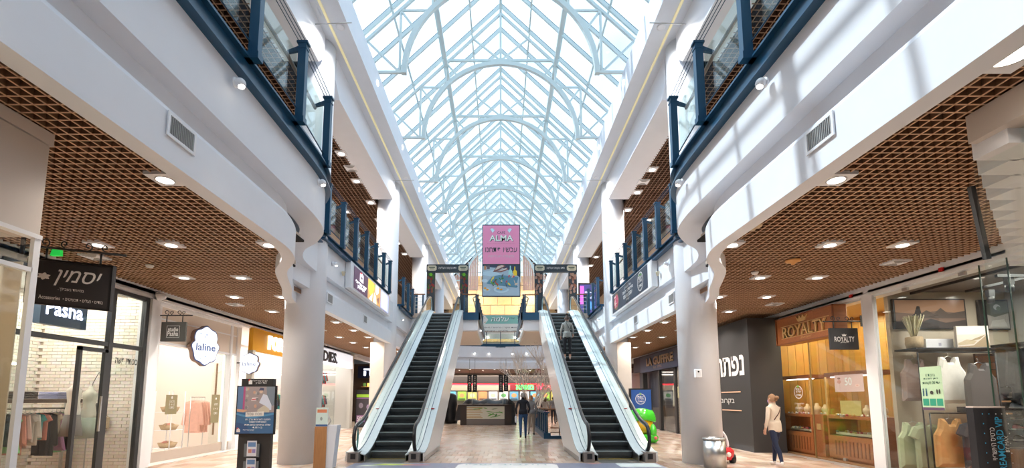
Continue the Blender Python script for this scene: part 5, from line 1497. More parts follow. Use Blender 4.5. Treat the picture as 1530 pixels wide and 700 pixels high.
# clothes in surf shop
items = [('white tank top in the surf shop window, upper row','tank',.62,.95,(0.8,0.78,0.75),(9.2,9.6,2.40),'x'),
 ('charcoal tank top on the right of the white one','tank',.60,.95,(0.10,0.09,0.09),(9.45,9.25,2.25),'x'),
 ('dusky brown tank top behind the reflections, left in the surf shop','tank',.6,.9,(0.3,0.22,0.2),(8.95,10.12,2.40),'x'),
 ('pale green tank top in the lower row of the surf shop','tank',.66,.95,(0.42,0.47,0.30),(8.78,10.1,1.05),'x'),
 ('second pale green t-shirt in the lower row','tee',.6,.95,(0.36,0.40,0.26),(8.95,9.95,1.02),'x'),
 ('orange tan t-shirt in the lower row of the surf shop','tank',.66,.95,(0.62,0.33,0.13),(9.0,9.5,1.15),'x'),
 ('dark t-shirt beside the orange one','tee',.55,.9,(0.03,0.03,0.035),(9.3,9.3,1.1),'x'),
 ('black jacket hanging at the right edge of the surf shop','long',.6,1.1,(0.015,0.015,0.018),(11.1,9.95,2.65),'x')]
for lab,kd,w,l,c_,c3,ax in items: hung(lab, kd, w, l, c_, c3, ax, thick=.12)
for (y, z, x0, x1) in ((9.62,2.50,8.6,10.2),(9.48,1.26,8.6,10.0)):
    g = thing('display_rail', 'black steel display rail of the surf shop at %s height' % ('upper' if z > 2 else 'lower'), 'rack', (9.8,y,0))
    MB().tube([(x0,y,z),(x1,y,z)], .014, 6).build('rail', BLACK, g)
    MB().tube([(x0,y,z),(x0,y,0.01)], .014, 6).tube([(x1,y,z),(x1,y,0.01)], .014, 6).build('upright', BLACK, g)
g = thing('folded_shelf', 'wooden shelf with folded clothes between the hanging shirts', 'shelf', (10.0,9.8,1.5))
MB().box(9.6,10.5,9.7,10.2,1.48,1.51).box(9.6,10.5,9.7,10.2,1.23,1.26).build('shelf', OAK, g)
for i,(x,z,c_) in enumerate(((9.85,1.515,(0.7,0.68,0.66)),(10.25,1.515,(0.1,0.1,0.11)),(9.85,1.265,(0.12,0.12,0.14)),(10.25,1.265,(0.6,0.6,0.6)))):
    q = thing('folded_stack', 'stack of folded shirts, %s, on the wooden shelf of the surf shop' % ['white, upper left','black, upper right','dark, lower left','grey, lower right'][i], 'clothes', (x,9.9,z))
    for k in range(4): MB().box(x-.15,x+.15,9.75,10.05,z+k*.03,z+k*.03+.026).build('folded_cloth', mat('fold s%d' % i, c_, .9), q, bevel=.006)
# green safety notice
f = right_wall(8.335, 9.32, 1.33, .46, .84)
g = thing('safety_notice', 'pale green safety notice stuck on the surf shop glass', 'sign', (8.33,9.1,1.33))
panel(f, -.004, 0, cm((0.50,0.72,0.50))).build('sheet', None, g)
L = [(cm((0.03,0.33,0.22)), rect(.05,.1,.33,.26)), (cm((0.03,0.33,0.22)), rect(.37,.1,.65,.26)), (cm((0.03,0.33,0.22)), rect(.69,.1,.96,.26)), (cm((0.12,0.07,0.14)), rect(0,0,1,.06)),
     (cm((0.02,0.1,0.18)), rect(.08,.32,.14,.46)), (cm((0.02,0.1,0.18)), disc(.11,.48,.03,.6)), (cm((0.02,0.1,0.18)), rect(.22,.32,.28,.46)), (cm((0.02,0.1,0.18)), disc(.25,.48,.03,.6)), (cm((0.05,0.05,0.05)), disc(.5,.4,.08,.5)), (cm((0.05,0.05,0.05)), disc(.75,.42,.035,1.6)), (cm((0.05,0.05,0.05)), disc(.86,.42,.035,1.6))]
shapes(f, L, 'print', g)
text('עד 35 לקוחות'.replace('35','53'), f, .5, .62, .07, cm((0.02,0.12,0.08)), g, maxw=.36, heb=True, bold=.01)
text('בחנות זו', f, .5, .80, .045, cm((0.02,0.12,0.08)), g, maxw=.2, heb=True)
text('ניתן לשהות', f, .5, .72, .045, cm((0.02,0.12,0.08)), g, maxw=.3, heb=True)

# VIP stand
g = thing('club_card_stand', 'dark curved card-club stand with blue vertical lettering, right foreground', 'stand', (6.2,6.05,0))
f = Fr((6.02,6.02,.02),(1,-.08,0),(0,0,1),.38,1.45)
c0 = f.p(.5,0,-.10)
vs = []; fs = []; n_ = 14
for (z, sc) in ((0.0,1),(1.40,1)):
    for k in range(n_+1):
        t = -1 + 2*k/n_
        p = f.o + f.u*(f.w/2*(1+t)) + f.n*(.05*(1-t*t)); vs.append((p.x,p.y,.03+z))
    for k in range(n_+1):
        t = 1 - 2*k/n_
        p = f.o + f.u*(f.w/2*(1+t)) - f.n*(.10); vs.append((p.x,p.y,.03+z))
m_ = 2*(n_+1)
for k in range(m_): fs.append((k,(k+1)%m_,m_+(k+1)%m_,m_+k))
fs += [tuple(range(m_))[::-1], tuple(range(m_,2*m_))]
MB().add(vs, fs).build('body', mat('stand black',(0.02,0.02,0.024),.4), g)
MB().add([(x,y,z+(.0 if i < m_ else .02)) for i,(x,y,z) in enumerate([(v[0],v[1],1.43) for v in vs])], fs).build('top_rim', mat('light rim',(0.7,0.62,0.58),.4), g)
f = Fr(f.o + f.n*.055, f.u, f.v, f.w, 1.42)
CY = mat('cyan lettering',(0.05,0.42,0.72),.5)
text('DREAMCARD VIP', f, .60, .66, .085, CY, g, maxw=.72, vert=True, bold=.01)
text('כרטיס האשראי', f, .38, .68, .055, WTEXT, g, maxw=.40, vert=True, heb=True)
text('BY MAX', f, .78, .68, .045, WTEXT, g, maxw=.20, vert=True)
dots = MB()
for k in range(12):
    for a, mm in ((.14, CY),(.90, WTEXT)):
        dots.add([f.p(a+.018*math.cos(t), .94-.085*k+.006*math.sin(t), .004-abs(a-.5)*.05*0) for t in [2*math.pi*q/8 for q in range(8)]], [tuple(range(8))], mm)
for a, mm in ((.34,CY),(.55,WTEXT),(.73,WTEXT)): dots.add([f.p(a+.018*math.cos(t), .94+.006*math.sin(t), .004) for t in [2*math.pi*q/8 for q in range(8)]], [tuple(range(8))], mm)
dots.build('dots', None, g, recalc=False)

# ---------------- right shop 2: jewellery
AMB = ramp_mat('amber panel', [(0.55,0.30,0.05),(0.42,0.22,0.05),(0.62,0.38,0.09),(0.30,0.17,0.06)], .45)
jw = struct('wall_jewel_back', MB().box(10.6,10.7,10.6,14.6,0,4.0), mat('amber dark',(0.2,0.1,0.03)))
for k in range(17): MB().box(10.55,10.6,10.62+k*.235,10.62+k*.235+.225,0,3.95).build('wall_panel', AMB, jw)
jf = struct('wall_jewel_far', MB().box(8.4,10.6,14.5,14.6,0,4.0), mat('amber dark',(0,0,0)))
for k in range(9): MB().box(8.42+k*.24,8.42+k*.24+.23,14.45,14.5,0,3.95).build('wall_panel', AMB, jf)
struct('floor_jewel', MB().box(8.35,10.6,10.6,14.6,-.01,.005), OAK)
struct('ceiling_jewel', MB().box(8.35,10.6,10.6,14.6,3.95,4.0), mat('amber ceiling',(0.6,0.45,0.2),.6))
area(9.5, 12.5, 3.85, 1.6, 3.2, 70, (1,.84,.62))
w4 = struct_empty('window_4', (8.35,12.5,0)); w4['label'] = 'glass front of the jewellery shop'
for (y0,y1) in ((10.64,11.55),(11.57,12.6),(13.25,14.42)): MB().box(8.34,8.352,y0,y1,0,3.85).build('glass_pane', SHOPG, w4)
MB().box(8.33,8.36,12.6,12.63,0,3.85).build('pane_edge', mat('brass edge',(0.4,0.28,0.12),.3,.5), w4)
MB().box(8.28,8.42,14.42,14.56,0,3.85).build('white_post', TRIM, w4)
for (y) in (11.56,): MB().box(8.32,8.37,y-.05,y+.05,0.05,.12).box(8.32,8.37,y-.05,y+.05,1.1,1.16).build('clamp', STEEL, w4)
# big wooden sign
f = right_wall(8.0, 13.45, 3.06, 2.35, .76)
g = thing('wooden_shop_sign', 'large reddish wooden shop sign with crown and ROYALTY in brass', 'sign', (8.25,12.7,3.08))
panel(f, -.32, 0, WOOD).build('board', None, g, bevel=.01)
for (a,b) in (((0,1),(0,.04)),((0,1),(.96,1)),((0,.014),(0,1)),((.986,1),(0,1))): panel(f, 0, .03, mat('dark wood edge',(0.22,0.075,0.03),.4), a=a, b=b).build('frame_edge', None, g)
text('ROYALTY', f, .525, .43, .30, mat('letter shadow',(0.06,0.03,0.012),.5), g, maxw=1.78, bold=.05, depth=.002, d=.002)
text('ROYALTY', f, .52, .44, .30, GOLD, g, maxw=1.75, bold=.0, depth=.04, d=.004)
panel(f, 0, .012, GOLD, a=(.1,.93), b=(.22,.24)).build('line', None, g)
panel(f, 0, .012, GOLD, a=(.1,.93), b=(.66,.68)).build('line', None, g)
text('JEWELRY', f, .55, .14, .06, GOLD, g, maxw=.45)
cr = [(.44,.72),(.56,.72),(.60,.92),(.55,.82),(.53,.95),(.50,.82),(.47,.95),(.45,.82),(.40,.92)]
n_ = len(cr); MB().add([f.p(a,b,.003) for a,b in cr]+[f.p(a,b,.03) for a,b in cr], [tuple(range(n_)),tuple(range(n_,2*n_))]+[(i,(i+1)%n_,n_+(i+1)%n_,n_+i) for i in range(n_)]).build('crown', GOLD, g)
# bracket sign
f = front(7.62, 10.75, 2.68, .66, .50)
g = bracket_sign('small black hanging sign with white ROYALTY lettering', f, mat('sign black',(0,0,0)), (8.0,10.75,2.6), 1, thick=.05)
text('ROYALTY', f, .5, .48, .12, WTEXT, g, maxw=.46, bold=.01)
text('JEWELRY', f, .5, .32, .03, WTEXT, g, maxw=.2)
shapes(f, [(WTEXT, [(.44,.62),(.56,.62),(.58,.72),(.53,.67),(.5,.74),(.47,.67),(.42,.72)])], 'crown', g)
# display counters
def jewel_case(y0, y1, lab, x0=8.55, x1=9.3):
    g = thing('display_case', lab, 'cabinet', ((x0+x1)/2,(y0+y1)/2,0))
    MB().box(x0,x1,y0,y1,.06,.62).box(x0+.05,x1,y0+.05,y1-.05,0,.06).build('plinth', WOOD, g)
    for k in range(int((y1-y0-.2)/.12)): MB().box(x0-.012,x0,y0+.12+k*.12,y0+.15+k*.12,.14,.5).build('grille_bar', mat('dark wood edge',(0,0,0)), g)
    MB().box(x0,x1,y0,y1,1.05,1.12).box(x0,x1,y0,y0+.06,.62,1.05).box(x0,x1,y1-.06,y1,.62,1.05).build('top', WOOD, g)
    MB().box(x0,x0+.01,y0+.06,y1-.06,.62,1.05).build('front_glass', SHOPG, g)
    MB().box(x0,x1,y0,y1,2.12,2.22).build('canopy', mat('dark wood edge',(0,0,0)), g)
    MB().box(x0+.1,x0+.2,y0+.1,y1-.1,2.10,2.12).build('light_strip', LAMPW, g)
    for y in (y0+.02,y1-.02): MB().box(x0,x0+.03,y-.02,y+.02,1.12,2.12).build('upright', GOLD, g)
    MB().box(x0+.15,x1,y0+.08,y1-.08,.64,.70).build('tray', mat('cream tray',(0.7,0.6,0.42),.7), g)
    return g
jewel_case(13.0, 14.3, 'wooden jewellery counter, the farther one')
jewel_case(10.8, 12.4, 'wooden jewellery counter, the nearer one with sale notice')
g = thing('display_case', 'tall wooden cabinet side with brass plate between the jewellery counters', 'cabinet', (8.9,12.75,0))
MB().box(8.6,9.5,12.62,12.98,0,1.12).build('body', WOOD, g); MB().box(8.585,8.6,12.72,12.88,.72,.88).build('brass_plate', GOLD, g)
random.seed(6)
bust_m = MB().lathe([(.0,0),(.06,0),(.065,.02),(.05,.05),(.085,.10),(.075,.17),(.035,.2),(.03,.25),(.0,.26)], (0,0,0), 12).mesh('necklace_bust', mat('linen bust',(0.62,0.48,0.28),.8))
for i,(x,y) in enumerate([(8.8,13.15),(8.95,13.35),(8.8,13.55),(8.95,13.75),(8.8,13.95),(8.95,14.15),(8.8,10.95),(8.95,11.15),(8.8,11.35),(8.95,11.05),(9.1,13.25),(9.1,11.5)]):
    o = bpy.data.objects.new('necklace_bust', bust_m); col.objects.link(o); o.location = (x,y,1.12); k_ = 1.0+.25*random.random(); o.scale = (k_,k_,k_)
    tag(o, 'cream linen necklace bust, %s on the jewellery counters from the far end' % ordn[i], 'display', 'necklace busts on the counters')
jm = [MB().lathe([(.0,0),(.03,0),(.03,.03),(.012,.05),(.012,.03)], (0,0,0), 10).mesh('jewel_box', mm) for mm in (mat('gold bits',(0.6,0.42,0.15),.3,.6), mat('silver bits',(0.6,0.6,0.6),.25,.7), mat('red bits',(0.45,0.08,0.08),.5), mat('cream bits',(0.75,0.68,0.55),.6))]
for (ya,yb) in ((13.1,14.2),(10.9,12.3)):
    for z in (.70,1.12):
        for k in range(34):
            o = bpy.data.objects.new('jewel_piece', random.choice(jm)); col.objects.link(o); o.location = (8.62+random.random()*.42, ya+(yb-ya)*(k+.5)/34, z)
            tag(o, 'jewel piece %s on the %s jewellery counter, %s from its near end' % ('inside' if z < 1 else 'on top', 'farther' if ya > 12 else 'nearer', ordn[k] if k < 20 else 'twenty-'+ordn[k-20] if k < 29 else 'thirty-'+ordn[k-30] if k > 29 else 'thirtieth'), 'jewellery', 'jewellery pieces on the counters')
g = thing('sale_notice', 'pink rectangular sale notice reading 50 in the jewellery window', 'sign', (8.5,11.4,1.75))
f = right_wall(8.50, 11.95, 1.72, .95, .42)
panel(f, -.006, 0, cm((0.72,0.50,0.48))).build('sheet', None, g)
text('50', f, .5, .6, .2, WTEXT, g, maxw=.24, bold=.02)
shapes(f, [(cm((0.6,0.3,0.25)), disc(.17,.6,.07,1.6)), (cm((0.3,0.15,0.12)), disc(.17,.8,.06,1)), (cm((0.85,0.6,0.55)), disc(.8,.35,.08,1)), (cm((0.75,0.4,0.35)), disc(.8,.35,.04,1))], 'print', g)
g = thing('sale_notice', 'oval white sticker with a hand drawing on the jewellery glass', 'sign', (8.33,14.1,1.75))
f = right_wall(8.332, 14.3, 1.5, .42, .62)
shapes(f, [(cm((0.8,0.78,0.75)), disc(.5,.5,.48,1)), (cm((0.6,0.4,0.25)), rect(.38,.45,.62,.8)), (cm((0.1,0.07,0.06)), rect(.25,.25,.75,.34))], 'print', g)
g = thing('sale_notice', 'round white ring lettering stuck on the jewellery door glass', 'sign', (8.33,13.1,1.6))
f = right_wall(8.332, 13.45, 1.05, .6, .95)
seal(f, .5, .72, .32, .6, WTEXT, g)
for k in range(3): text('מבצע ענק', f, .5, .38-.13*k, .05, WTEXT, g, maxw=.4, heb=True)
g = thing('yellow_card_panel', 'pale yellow display card with necklaces on the near jewellery counter', 'display', (8.9,11.9,1.12))
MB().box(8.85,8.87,11.6,12.3,1.13,1.5).build('card', cm((0.62,0.55,0.2)), g)

# ---------------- black hoarding with white Hebrew letters
BW = mat('matt black hoarding', (0.035,0.035,0.038), .6)
struct('wall_hoarding', MB().prism([(7.34,13.8),(7.34,19.0),(7.5,19.0),(7.5,13.9),(8.3,13.9),(8.3,13.8)], 0, 3.95, 'z'), BW)
f = right_wall(7.335, 15.9, .6, 1.9, 2.6)
g = thing('wall_lettering', 'large white Hebrew letters with tan lines on the black hoarding', 'lettering', (7.33,15,.8))
text('נפתחים', f, .62-.35, .76, .62, WTEXT, g, maxw=2.6, bold=.03, heb=True)
for b in (.44,.22): panel(f, 0, .01, cm((0.65,0.42,0.3)), a=(.15,.80), b=(b,b+.014)).build('rule', None, g)
text('בקרוב', f, .35, .33, .18, WTEXT, g, maxw=.9, heb=True)
# ---------------- La Guffre shop with shutter
struct('wall_shutter_shop', MB().box(8.02,8.2,19.42,28.2,3.1,3.95).box(8.3,8.4,19.42,28,0,3.1), mat('deep navy wall',(0.02,0.028,0.05),.5))
struct('wall_shutter_post', MB().box(7.42,8.2,19.0,19.4,0,3.95), BW)
for y in (21.35,23.5,26.2): struct('wall_shop_pier', MB().box(7.95,8.2,y,y+.22,0,2.98), BW)
hd = thing('shop_header', 'navy shop sign with bronze serif lettering above the roller shutter', 'sign', (8,23,3.1))
MB().box(7.88,8.0,20.6,26.4,3.0,3.85).build('board', mat('navy sign',(0.015,0.03,0.08),.4), hd)
f = right_wall(7.88, 26.4, 3.0, 5.8, .85)
text('LA GUFFRE', f, .55, .58, .42, mat('bronze letters',(0.30,0.20,0.12),.4,.4), hd, maxw=3.9, bold=.03, depth=.04)
text('Est. 1996', f, .5, .2, .13, mat('bronze letters',(0,0,0)), hd, maxw=1.2)
g = thing('roller_shutter', 'white perforated roller shutter closed under the navy sign', 'shutter', (8.1,20.4,0))
sm_ = MB().box(-.015,.015,0,1.9,.004,.056).mesh('shutter_slat', mat('shutter grey',(0.55,0.50,0.46),.4,.3))
for k in range(51): inst('shutter_slat', sm_, (8.06+.006*(k%2), 19.45, .01+k*.06), g)
g = thing('shop_display', 'dim shop window with pale dress left of the roller shutter', 'display', (8.2,22.5,0))
MB().box(8.02,8.03,21.6,23.5,0,3.05).build('glass_pane', SHOPG, g)
MB().box(8.2,8.28,21.6,26.2,0,1.1).build('counter', DARK, g)
hung('pale dress hanging in the dim window beside the shutter', 'dress', .5, 1.0, (0.6,0.58,0.5), (8.15,22.0,2.2), 'y')
tag(MB().box(8.02,8.05,21.2,21.33,1.6,2.1).build('wall_notice', cm((0.5,0.52,0.35))), 'small pale notice on the dark post right of the shutter', 'sign')
# blue ad totem
g = thing('ad_totem', 'blue standing advertising totem with white seal and Hebrew lines', 'sign', (5.4,18.2,0))
MB().box(4.98,5.82,18.1,18.3,0,1.95).build('body', BLACK, g)
f = front(5.02,18.1,.12,.76,1.78)
shapes(f, [(mat('totem blue',(0.015,0.06,0.22),.4,emit=.25), rect(0,0,1,1)), (cm((0.05,0.2,0.45)), [(.6,0),(1,0),(1,.5),(.8,.45),(.65,.2)]), (cm((0.3,0.35,0.4)), disc(.82,.35,.08,2))], 'print', g)
seal(f, .46, .80, .26, .45, WTEXT, g)
text('-שלי בוטניק-', f, .46, .57, .07, WTEXT, g, maxw=.55, heb=True)
text('סופרמרקט העונה', f, .5, .46, .08, WTEXT, g, maxw=.62, heb=True, bold=.02)
text('עם כל', f, .62, .37, .08, WTEXT, g, maxw=.3, heb=True, bold=.02)
# green ride-on
GR = mat('ride green', (0.06,0.55,0.03), .2, coat=.6); YE = mat('ride yellow', (0.85,0.48,0.01), .25, coat=.6)
g = thing('kiddie_ride', 'glossy green and yellow childrens ride shaped like a rounded toy car', 'ride', (5.0,16.8,0))
MB().box(4.55,5.5,16.5,17.3,.03,.32).build('base', GR, g, bevel=.08)
MB().ell((5.02,16.95,.62),(.45,.40,.36)).build('body', YE, g)
MB().ell((4.72,16.9,.45),(.2,.42,.35)).build('side', GR, g); MB().ell((5.34,16.9,.42),(.18,.42,.3)).build('side', GR, g)
vs=[];fs=[]
for j in range(9):
    for i in range(13):
        a=-1.2+2.4*i/12; b=-.2+1.3*j/8
        vs.append((5.0+.52*math.sin(a)*math.cos(b*.5), 16.9-.45*math.cos(a)*math.cos(b)*.9+.1, .84+.34*math.sin(b)+.04*math.cos(a*3)))
for j in range(8):
    for i in range(12): fs.append((j*13+i,j*13+i+1,(j+1)*13+i+1,(j+1)*13+i))
o = MB().add(vs,fs,smooth=True).build('hood', GR, g); md = o.modifiers.new('s','SOLIDIFY'); md.thickness=.05
for x in (4.68,5.38): MB().lathe([(0,0),(.06,0),(.06,.02),(0,.02)], (x,16.48,.2), 14, ax='y').build('tail_light', cm((0.75,0.2,0.2)), g)
# red toy car partly hidden behind the right column
RED = mat('toy red',(0.65,0.02,0.03),.2,coat=.6)
g = thing('toy_car', 'red toy car ride with white arch, half hidden behind the first right column', 'ride', (5.35,11.9,0))
MB().box(4.9,5.62,11.4,12.4,.08,.38).build('body', RED, g, bevel=.08)
MB().box(5.0,5.5,11.7,12.3,.38,.7).build('cabin', RED, g, bevel=.1)
MB().tube([(5.48,11.55,.35)]+[(5.15+.36*math.cos(t),11.55,.42+.44*math.sin(t)) for t in [math.pi*k/12 for k in range(13)]], .03, 8).build('roll_bar', TRIM, g)
for (x,y) in ((4.95,11.55),(5.6,11.55),(4.95,12.2),(5.6,12.2)): MB().lathe([(0,-.04),(.12,-.04),(.12,.04),(0,.04)], (x,y,.12), 16, ax='x').build('wheel', RUBBER, g)
MB().ell((5.45,11.4,.22),(.06,.03,.06)).build('headlight', cm((0.85,0.75,0.7)), g)
MB().box(5.15,5.3,11.385,11.4,.1,.2).build('plate', cm((0.8,0.6,0.1)), g)

# steel bin, lectern, info totem, camera box
g = thing('steel_bin', 'round brushed steel litter bin at the foot of the right column', 'bin', (4.87,10.9,0))
MB().lathe([(.0,.0),(.24,.0),(.24,.60),(.0,.60)], (4.87,10.85,0), 32).build('body', STEEL, g)
MB().lathe([(.235,.60),(.235,.62),(.0,.62)], (4.87,10.85,0), 32).build('gap', BLACK, g)
MB().lathe([(.245,.62),(.25,.64),(.245,.665),(.18,.67),(.17,.63),(0,.63)], (4.87,10.85,0), 32).build('rim', STEEL, g)
g = thing('info_stand', 'slim wooden lectern with white side and green notice beside the first left column', 'stand', (-4.0,10.8,0))
MB().box(-4.2,-3.93,10.72,11.0,0,.92).build('body', OAK, g)
MB().prism([(-3.93,0),(-3.78,0),(-3.70,.95),(-3.93,.95)], 10.74, 10.98, 'y').build('side_panel', mat('pale side',(0.66,0.7,0.78),.4), g)
f = front(-4.18, 10.72, .93, .27, .42)
shapes(f, [(cm((0.55,0.68,0.66)), rect(0,0,1,1)), (cm((0.6,0.2,0.1)), rect(.1,.72,.9,.9)), (cm((0.05,0.12,0.3)), rect(0,0,1,.1)), (cm((0.25,0.3,0.3)), disc(.45,.4,.1,1))], 'notice', g)
MB().box(-4.18,-3.91,10.725,10.735,.92,1.35).build('notice_back', TRIM, g)
MB().tube([(-3.93,10.8,.95),(-3.86,10.78,1.05),(-3.95,10.8,1.18)], .012, 6).build('arm', STEEL, g)
f = Fr((-3.76,10.735,.1),(1,0,0),(0,0,1),.05,.8)
g = thing('info_totem', 'black totem with blue community poster and leaflet pockets, left foreground', 'sign', (-4.85,9.5,0))
MB().box(-5.24,-4.60,9.5,9.62,0,1.95).build('body', mat('totem black',(0.02,0.02,0.022),.5), g)
f = front(-5.30, 9.46, .84, .79, .97)
panel(f, -.05, 0, BLACK).build('poster_frame', None, g)
L = [(cm((0.04,0.12,0.26)), rect(.03,.02,.97,.98)), (cm((0.30,0.26,0.27)), rect(.22,.45,.97,.98)), (cm((0.10,0.18,0.33)), rect(.03,.45,.22,.98)), (cm((0.35,0.08,0.2)), rect(.17,.5,.22,.98)),
     (cm((0.16,0.2,0.25)), [(.75,.98),(.97,.98),(.97,.6),(.8,.55)]), (cm((0.55,0.32,0.22)), [(.03,.47),(.2,.45),(.3,.5),(.03,.52)]),
     (cm((0.55,0.6,0.72)), [(.58,.65),(.68,.83),(.78,.8),(.9,.6),(.9,.5),(.72,.5),(.7,.6)]), (cm((0.55,0.42,0.33)), disc(.62,.88,.045,.9)), (cm((0.06,0.07,0.14)), [(.56,.9),(.6,.96),(.69,.95),(.69,.9)]),
     (cm((0.48,0.44,0.36)), [(.55,.5),(.72,.6),(.85,.52),(.85,.45),(.55,.45)]), (cm((0.65,0.6,0.62)), [(.38,.68),(.55,.7),(.55,.76),(.40,.75)]), (cm((0.5,0.06,0.08)), [(.4,.7),(.55,.72),(.55,.735),(.4,.72)]),
     (cm((0.08,0.25,0.45)), [(.03,.44),(.4,.36),(.97,.44),(.97,.4),(.4,.32),(.03,.4)]), (cm((0.03,0.08,0.2)), [(.03,.25),(.3,.2),(.4,.02),(.03,.02)]), (cm((0.72,0.70,0.68)), [(.26,.36),(.72,.38),(.72,.47),(.26,.45)])]
for k in range(12): L.append((cm(((0.4,0.38,0.36),(0.2,0.2,0.22),(0.5,0.3,0.22))[k%3]), disc(random.uniform(.25,.55), random.uniform(.55,.95), .035, .9, 7)))
shapes(f, L, 'print', g)
text('פסח שמח', f, .49, .415, .05, cm((0.1,0.1,0.12)), g, maxw=.30, heb=True, d=.02)
for k, t in enumerate(('הזמנה לארוחת ערב חג','המסורת הראשונה','שלנו בחגים ובשבתות','ב-10.4')): text(t, f, .58, .31-.055*k, .036, WTEXT, g, maxw=(.5,.34,.52,.2)[k], heb=True, d=.02, bold=.01)
text('קניון עזריאלי', f, .36, .09, .035, WTEXT, g, maxw=.22, heb=True, d=.02)
shapes(f, [(cm((0.75,0.7,0.7)), [(.06,.05),(.15,.05),(.15,.1),(.11,.13),(.06,.1)]), (cm((0.7,0.03,0.03)), [(.05,.1),(.11,.14),(.08,.14)])], 'logo', g, d=.02)
f = front(-5.20, 9.495, 1.82, .6, .13)
text('קניון עזריאלי', f, .56, .66, .045, WTEXT, g, maxw=.30, heb=True); text('הוד השרון', f, .6, .3, .04, WTEXT, g, maxw=.22, heb=True)
shapes(f, [(cm((0.75,0.75,0.75)), [(.18,.15),(.30,.15),(.30,.65),(.25,.85),(.18,.65)]), (cm((0.65,0.03,0.03)), [(.17,.6),(.24,.9),(.18,.9)])], 'logo', g)
for k, z in enumerate((.40,.06)):
    MB().box(-5.08,-4.78,9.44,9.46,z,z+.26).build('leaflet_pocket', mat('clear pocket',(0.12,0.14,0.16),.2), g)
    f = front(-5.02,9.438,z+.02,.19,.3)
    shapes(f, [(cm((0.6,0.62,0.68)), rect(0,0,1,1)), (cm((0.1,0.2,0.4)), rect(.1,.6,.9,.9)), (cm((0.5,0.2,0.15)), rect(.15,.2,.5,.45)), (cm((0.25,0.2,0.45)), rect(.55,.2,.9,.45))], 'leaflet', g)
o = MB().box(4.63,4.78,11.12,11.22,2.05,2.25).build('sensor_box', TRIM, None, bevel=.01)
tag(o, 'small white box with dark lens mounted on the first right column', 'sensor')
MB().lathe([(0,0),(.02,0),(.02,-.01),(0,-.01)], (4.70,11.12,2.19), 10, ax='y').build('lens', BLACK, o)
# detectors on ceilings
for (x,y,lab,c_) in ((3.70,6.64,'cream round dish hanging under the right grille near the first column',(0.75,0.6,0.4)),(5.37,8.38,'orange lit round dish under the right grille',(0.8,0.42,0.15)),(5.12,9.21,'small white smoke detector under the right grille',(0.75,0.75,0.75)),(-6.71,8.73,'small white smoke detector under the left grille',(0.75,0.75,0.75))):
    g = thing('ceiling_detector', lab, 'detector', (x,y,4.05))
    MB().lathe([(0,-.10),(.03,-.09),(.04,-.06),(.12,-.04),(.13,-.01),(.0,0)] if c_[2] < .7 else [(0,-.05),(.05,-.05),(.07,-.02),(.07,0),(0,0)], (x,y,4.09), 20).build('dish', cm(c_), g)
# floor mat with lettering
g = thing('floor_graphic', 'grey-blue printed floor sheet with white rounded label at the bottom edge', 'mat', (0,10.8,0))
MB().box(-3.5,3.75,10.2,11.52,.001,.006).build('sheet', mat('mat grey blue',(0.20,0.23,0.33),.35,noise=.2,nscale=3), g)
f = Fr((-3.5,10.2,.006),(1,0,0),(0,1,0),7.25,1.32)
L = [(cm((0.78,0.78,0.78)), [(.34,.0),(.66,.0),(.665,.80),(.65,.90),(.52,.955),(.5,.955),(.36,.90),(.345,.80)]), (cm((0.45,0.58,0.1)), [(.06,.75),(.14,.70),(.2,.85),(.1,.92)]), (cm((0.6,0.2,0.2)), [(.16,.7),(.26,.72),(.25,.8),(.17,.82)]), (cm((0.65,0.72,0.6)), [(.02,.6),(.10,.62),(.05,.75)]), (cm((0.6,0.25,0.2)), [(.78,.86),(.82,.9),(.79,.93),(.76,.9)]), (cm((0.55,0.65,0.68)), rect(.86,.5,.99,.95))]
shapes(f, L, 'print', g, d=.001)
text('האביב שלי', f, .5, .80, .22, cm((0.35,0.5,0.52)), g, maxw=1.9, heb=True, d=.006)
# yellow line on the floor by the hoodie shop
tag(MB().box(-6.2,-4.9,14.6,14.68,.001,.004).build('floor_line', cm((0.75,0.5,0.1))), 'short yellow tape line on the floor beyond the first left column', 'tape')
# ================================================================== KIOSK, STAIR RAIL, TREE, FOOD COURT
DW = mat('dark wenge', (0.03,0.02,0.016), .45)
CLOTHB = mat('black tarpaulin', (0.012,0.013,0.016), .38, noise=.3, nscale=3, bump=1.0)
g = thing('market_kiosk', 'dark kiosk with a bamboo picture front, in the middle behind the escalators', 'kiosk', (-.9,28.6,0))
MB().box(-2.4,.65,28.15,29.8,.0,1.15).build('body', DW, g)
MB().box(-2.5,.75,28.05,29.9,1.15,1.22).build('counter_top', DW, g)
f = front(-2.02, 28.13, .36, 2.25, .76)
L = [(cm((0.62,0.62,0.52)), rect(0,0,1,1))]
for i in range(7): L.append((cm((0.42,0.24,0.07)), [(0,.08+.13*i),(.42-.03*(i%3),.08+.13*i),(.42-.03*(i%3),.13+.13*i),(0,.13+.13*i)]))
GN = cm((0.10,0.33,0.05)); GD = cm((0.05,0.17,0.04))
for (a,b,l,w,an) in ((.55,.2,.35,.03,1.0),(.6,.1,.4,.03,.6),(.7,.5,.3,.03,.2),(.5,.6,.25,.03,-.3),(.8,.3,.3,.03,2.6),(.65,.75,.2,.025,.4),(.75,.15,.3,.025,1.4),(.55,.8,.15,.03,2.4),(.85,.6,.2,.03,-1),(.15,.75,.2,.03,.3),(.3,.85,.15,.03,-.5)): L.append((GN if w > .027 else GD, leaf(a,b,l,w,an)))
shapes(f, L, 'bamboo_print', g)
MB().box(-2.02,.23,28.10,28.15,.02,.34).build('grey_skirt', mat('kiosk grey',(0.16,0.14,0.13),.5), g)
for x in (-1.7,-.2+.34): MB().tube([(x,28.2,1.22),(x,28.2,2.0)], .02, 8).build('pole', STEELW, g)
vs=[];fs=[];random.seed(8)
nx,ny=16,7
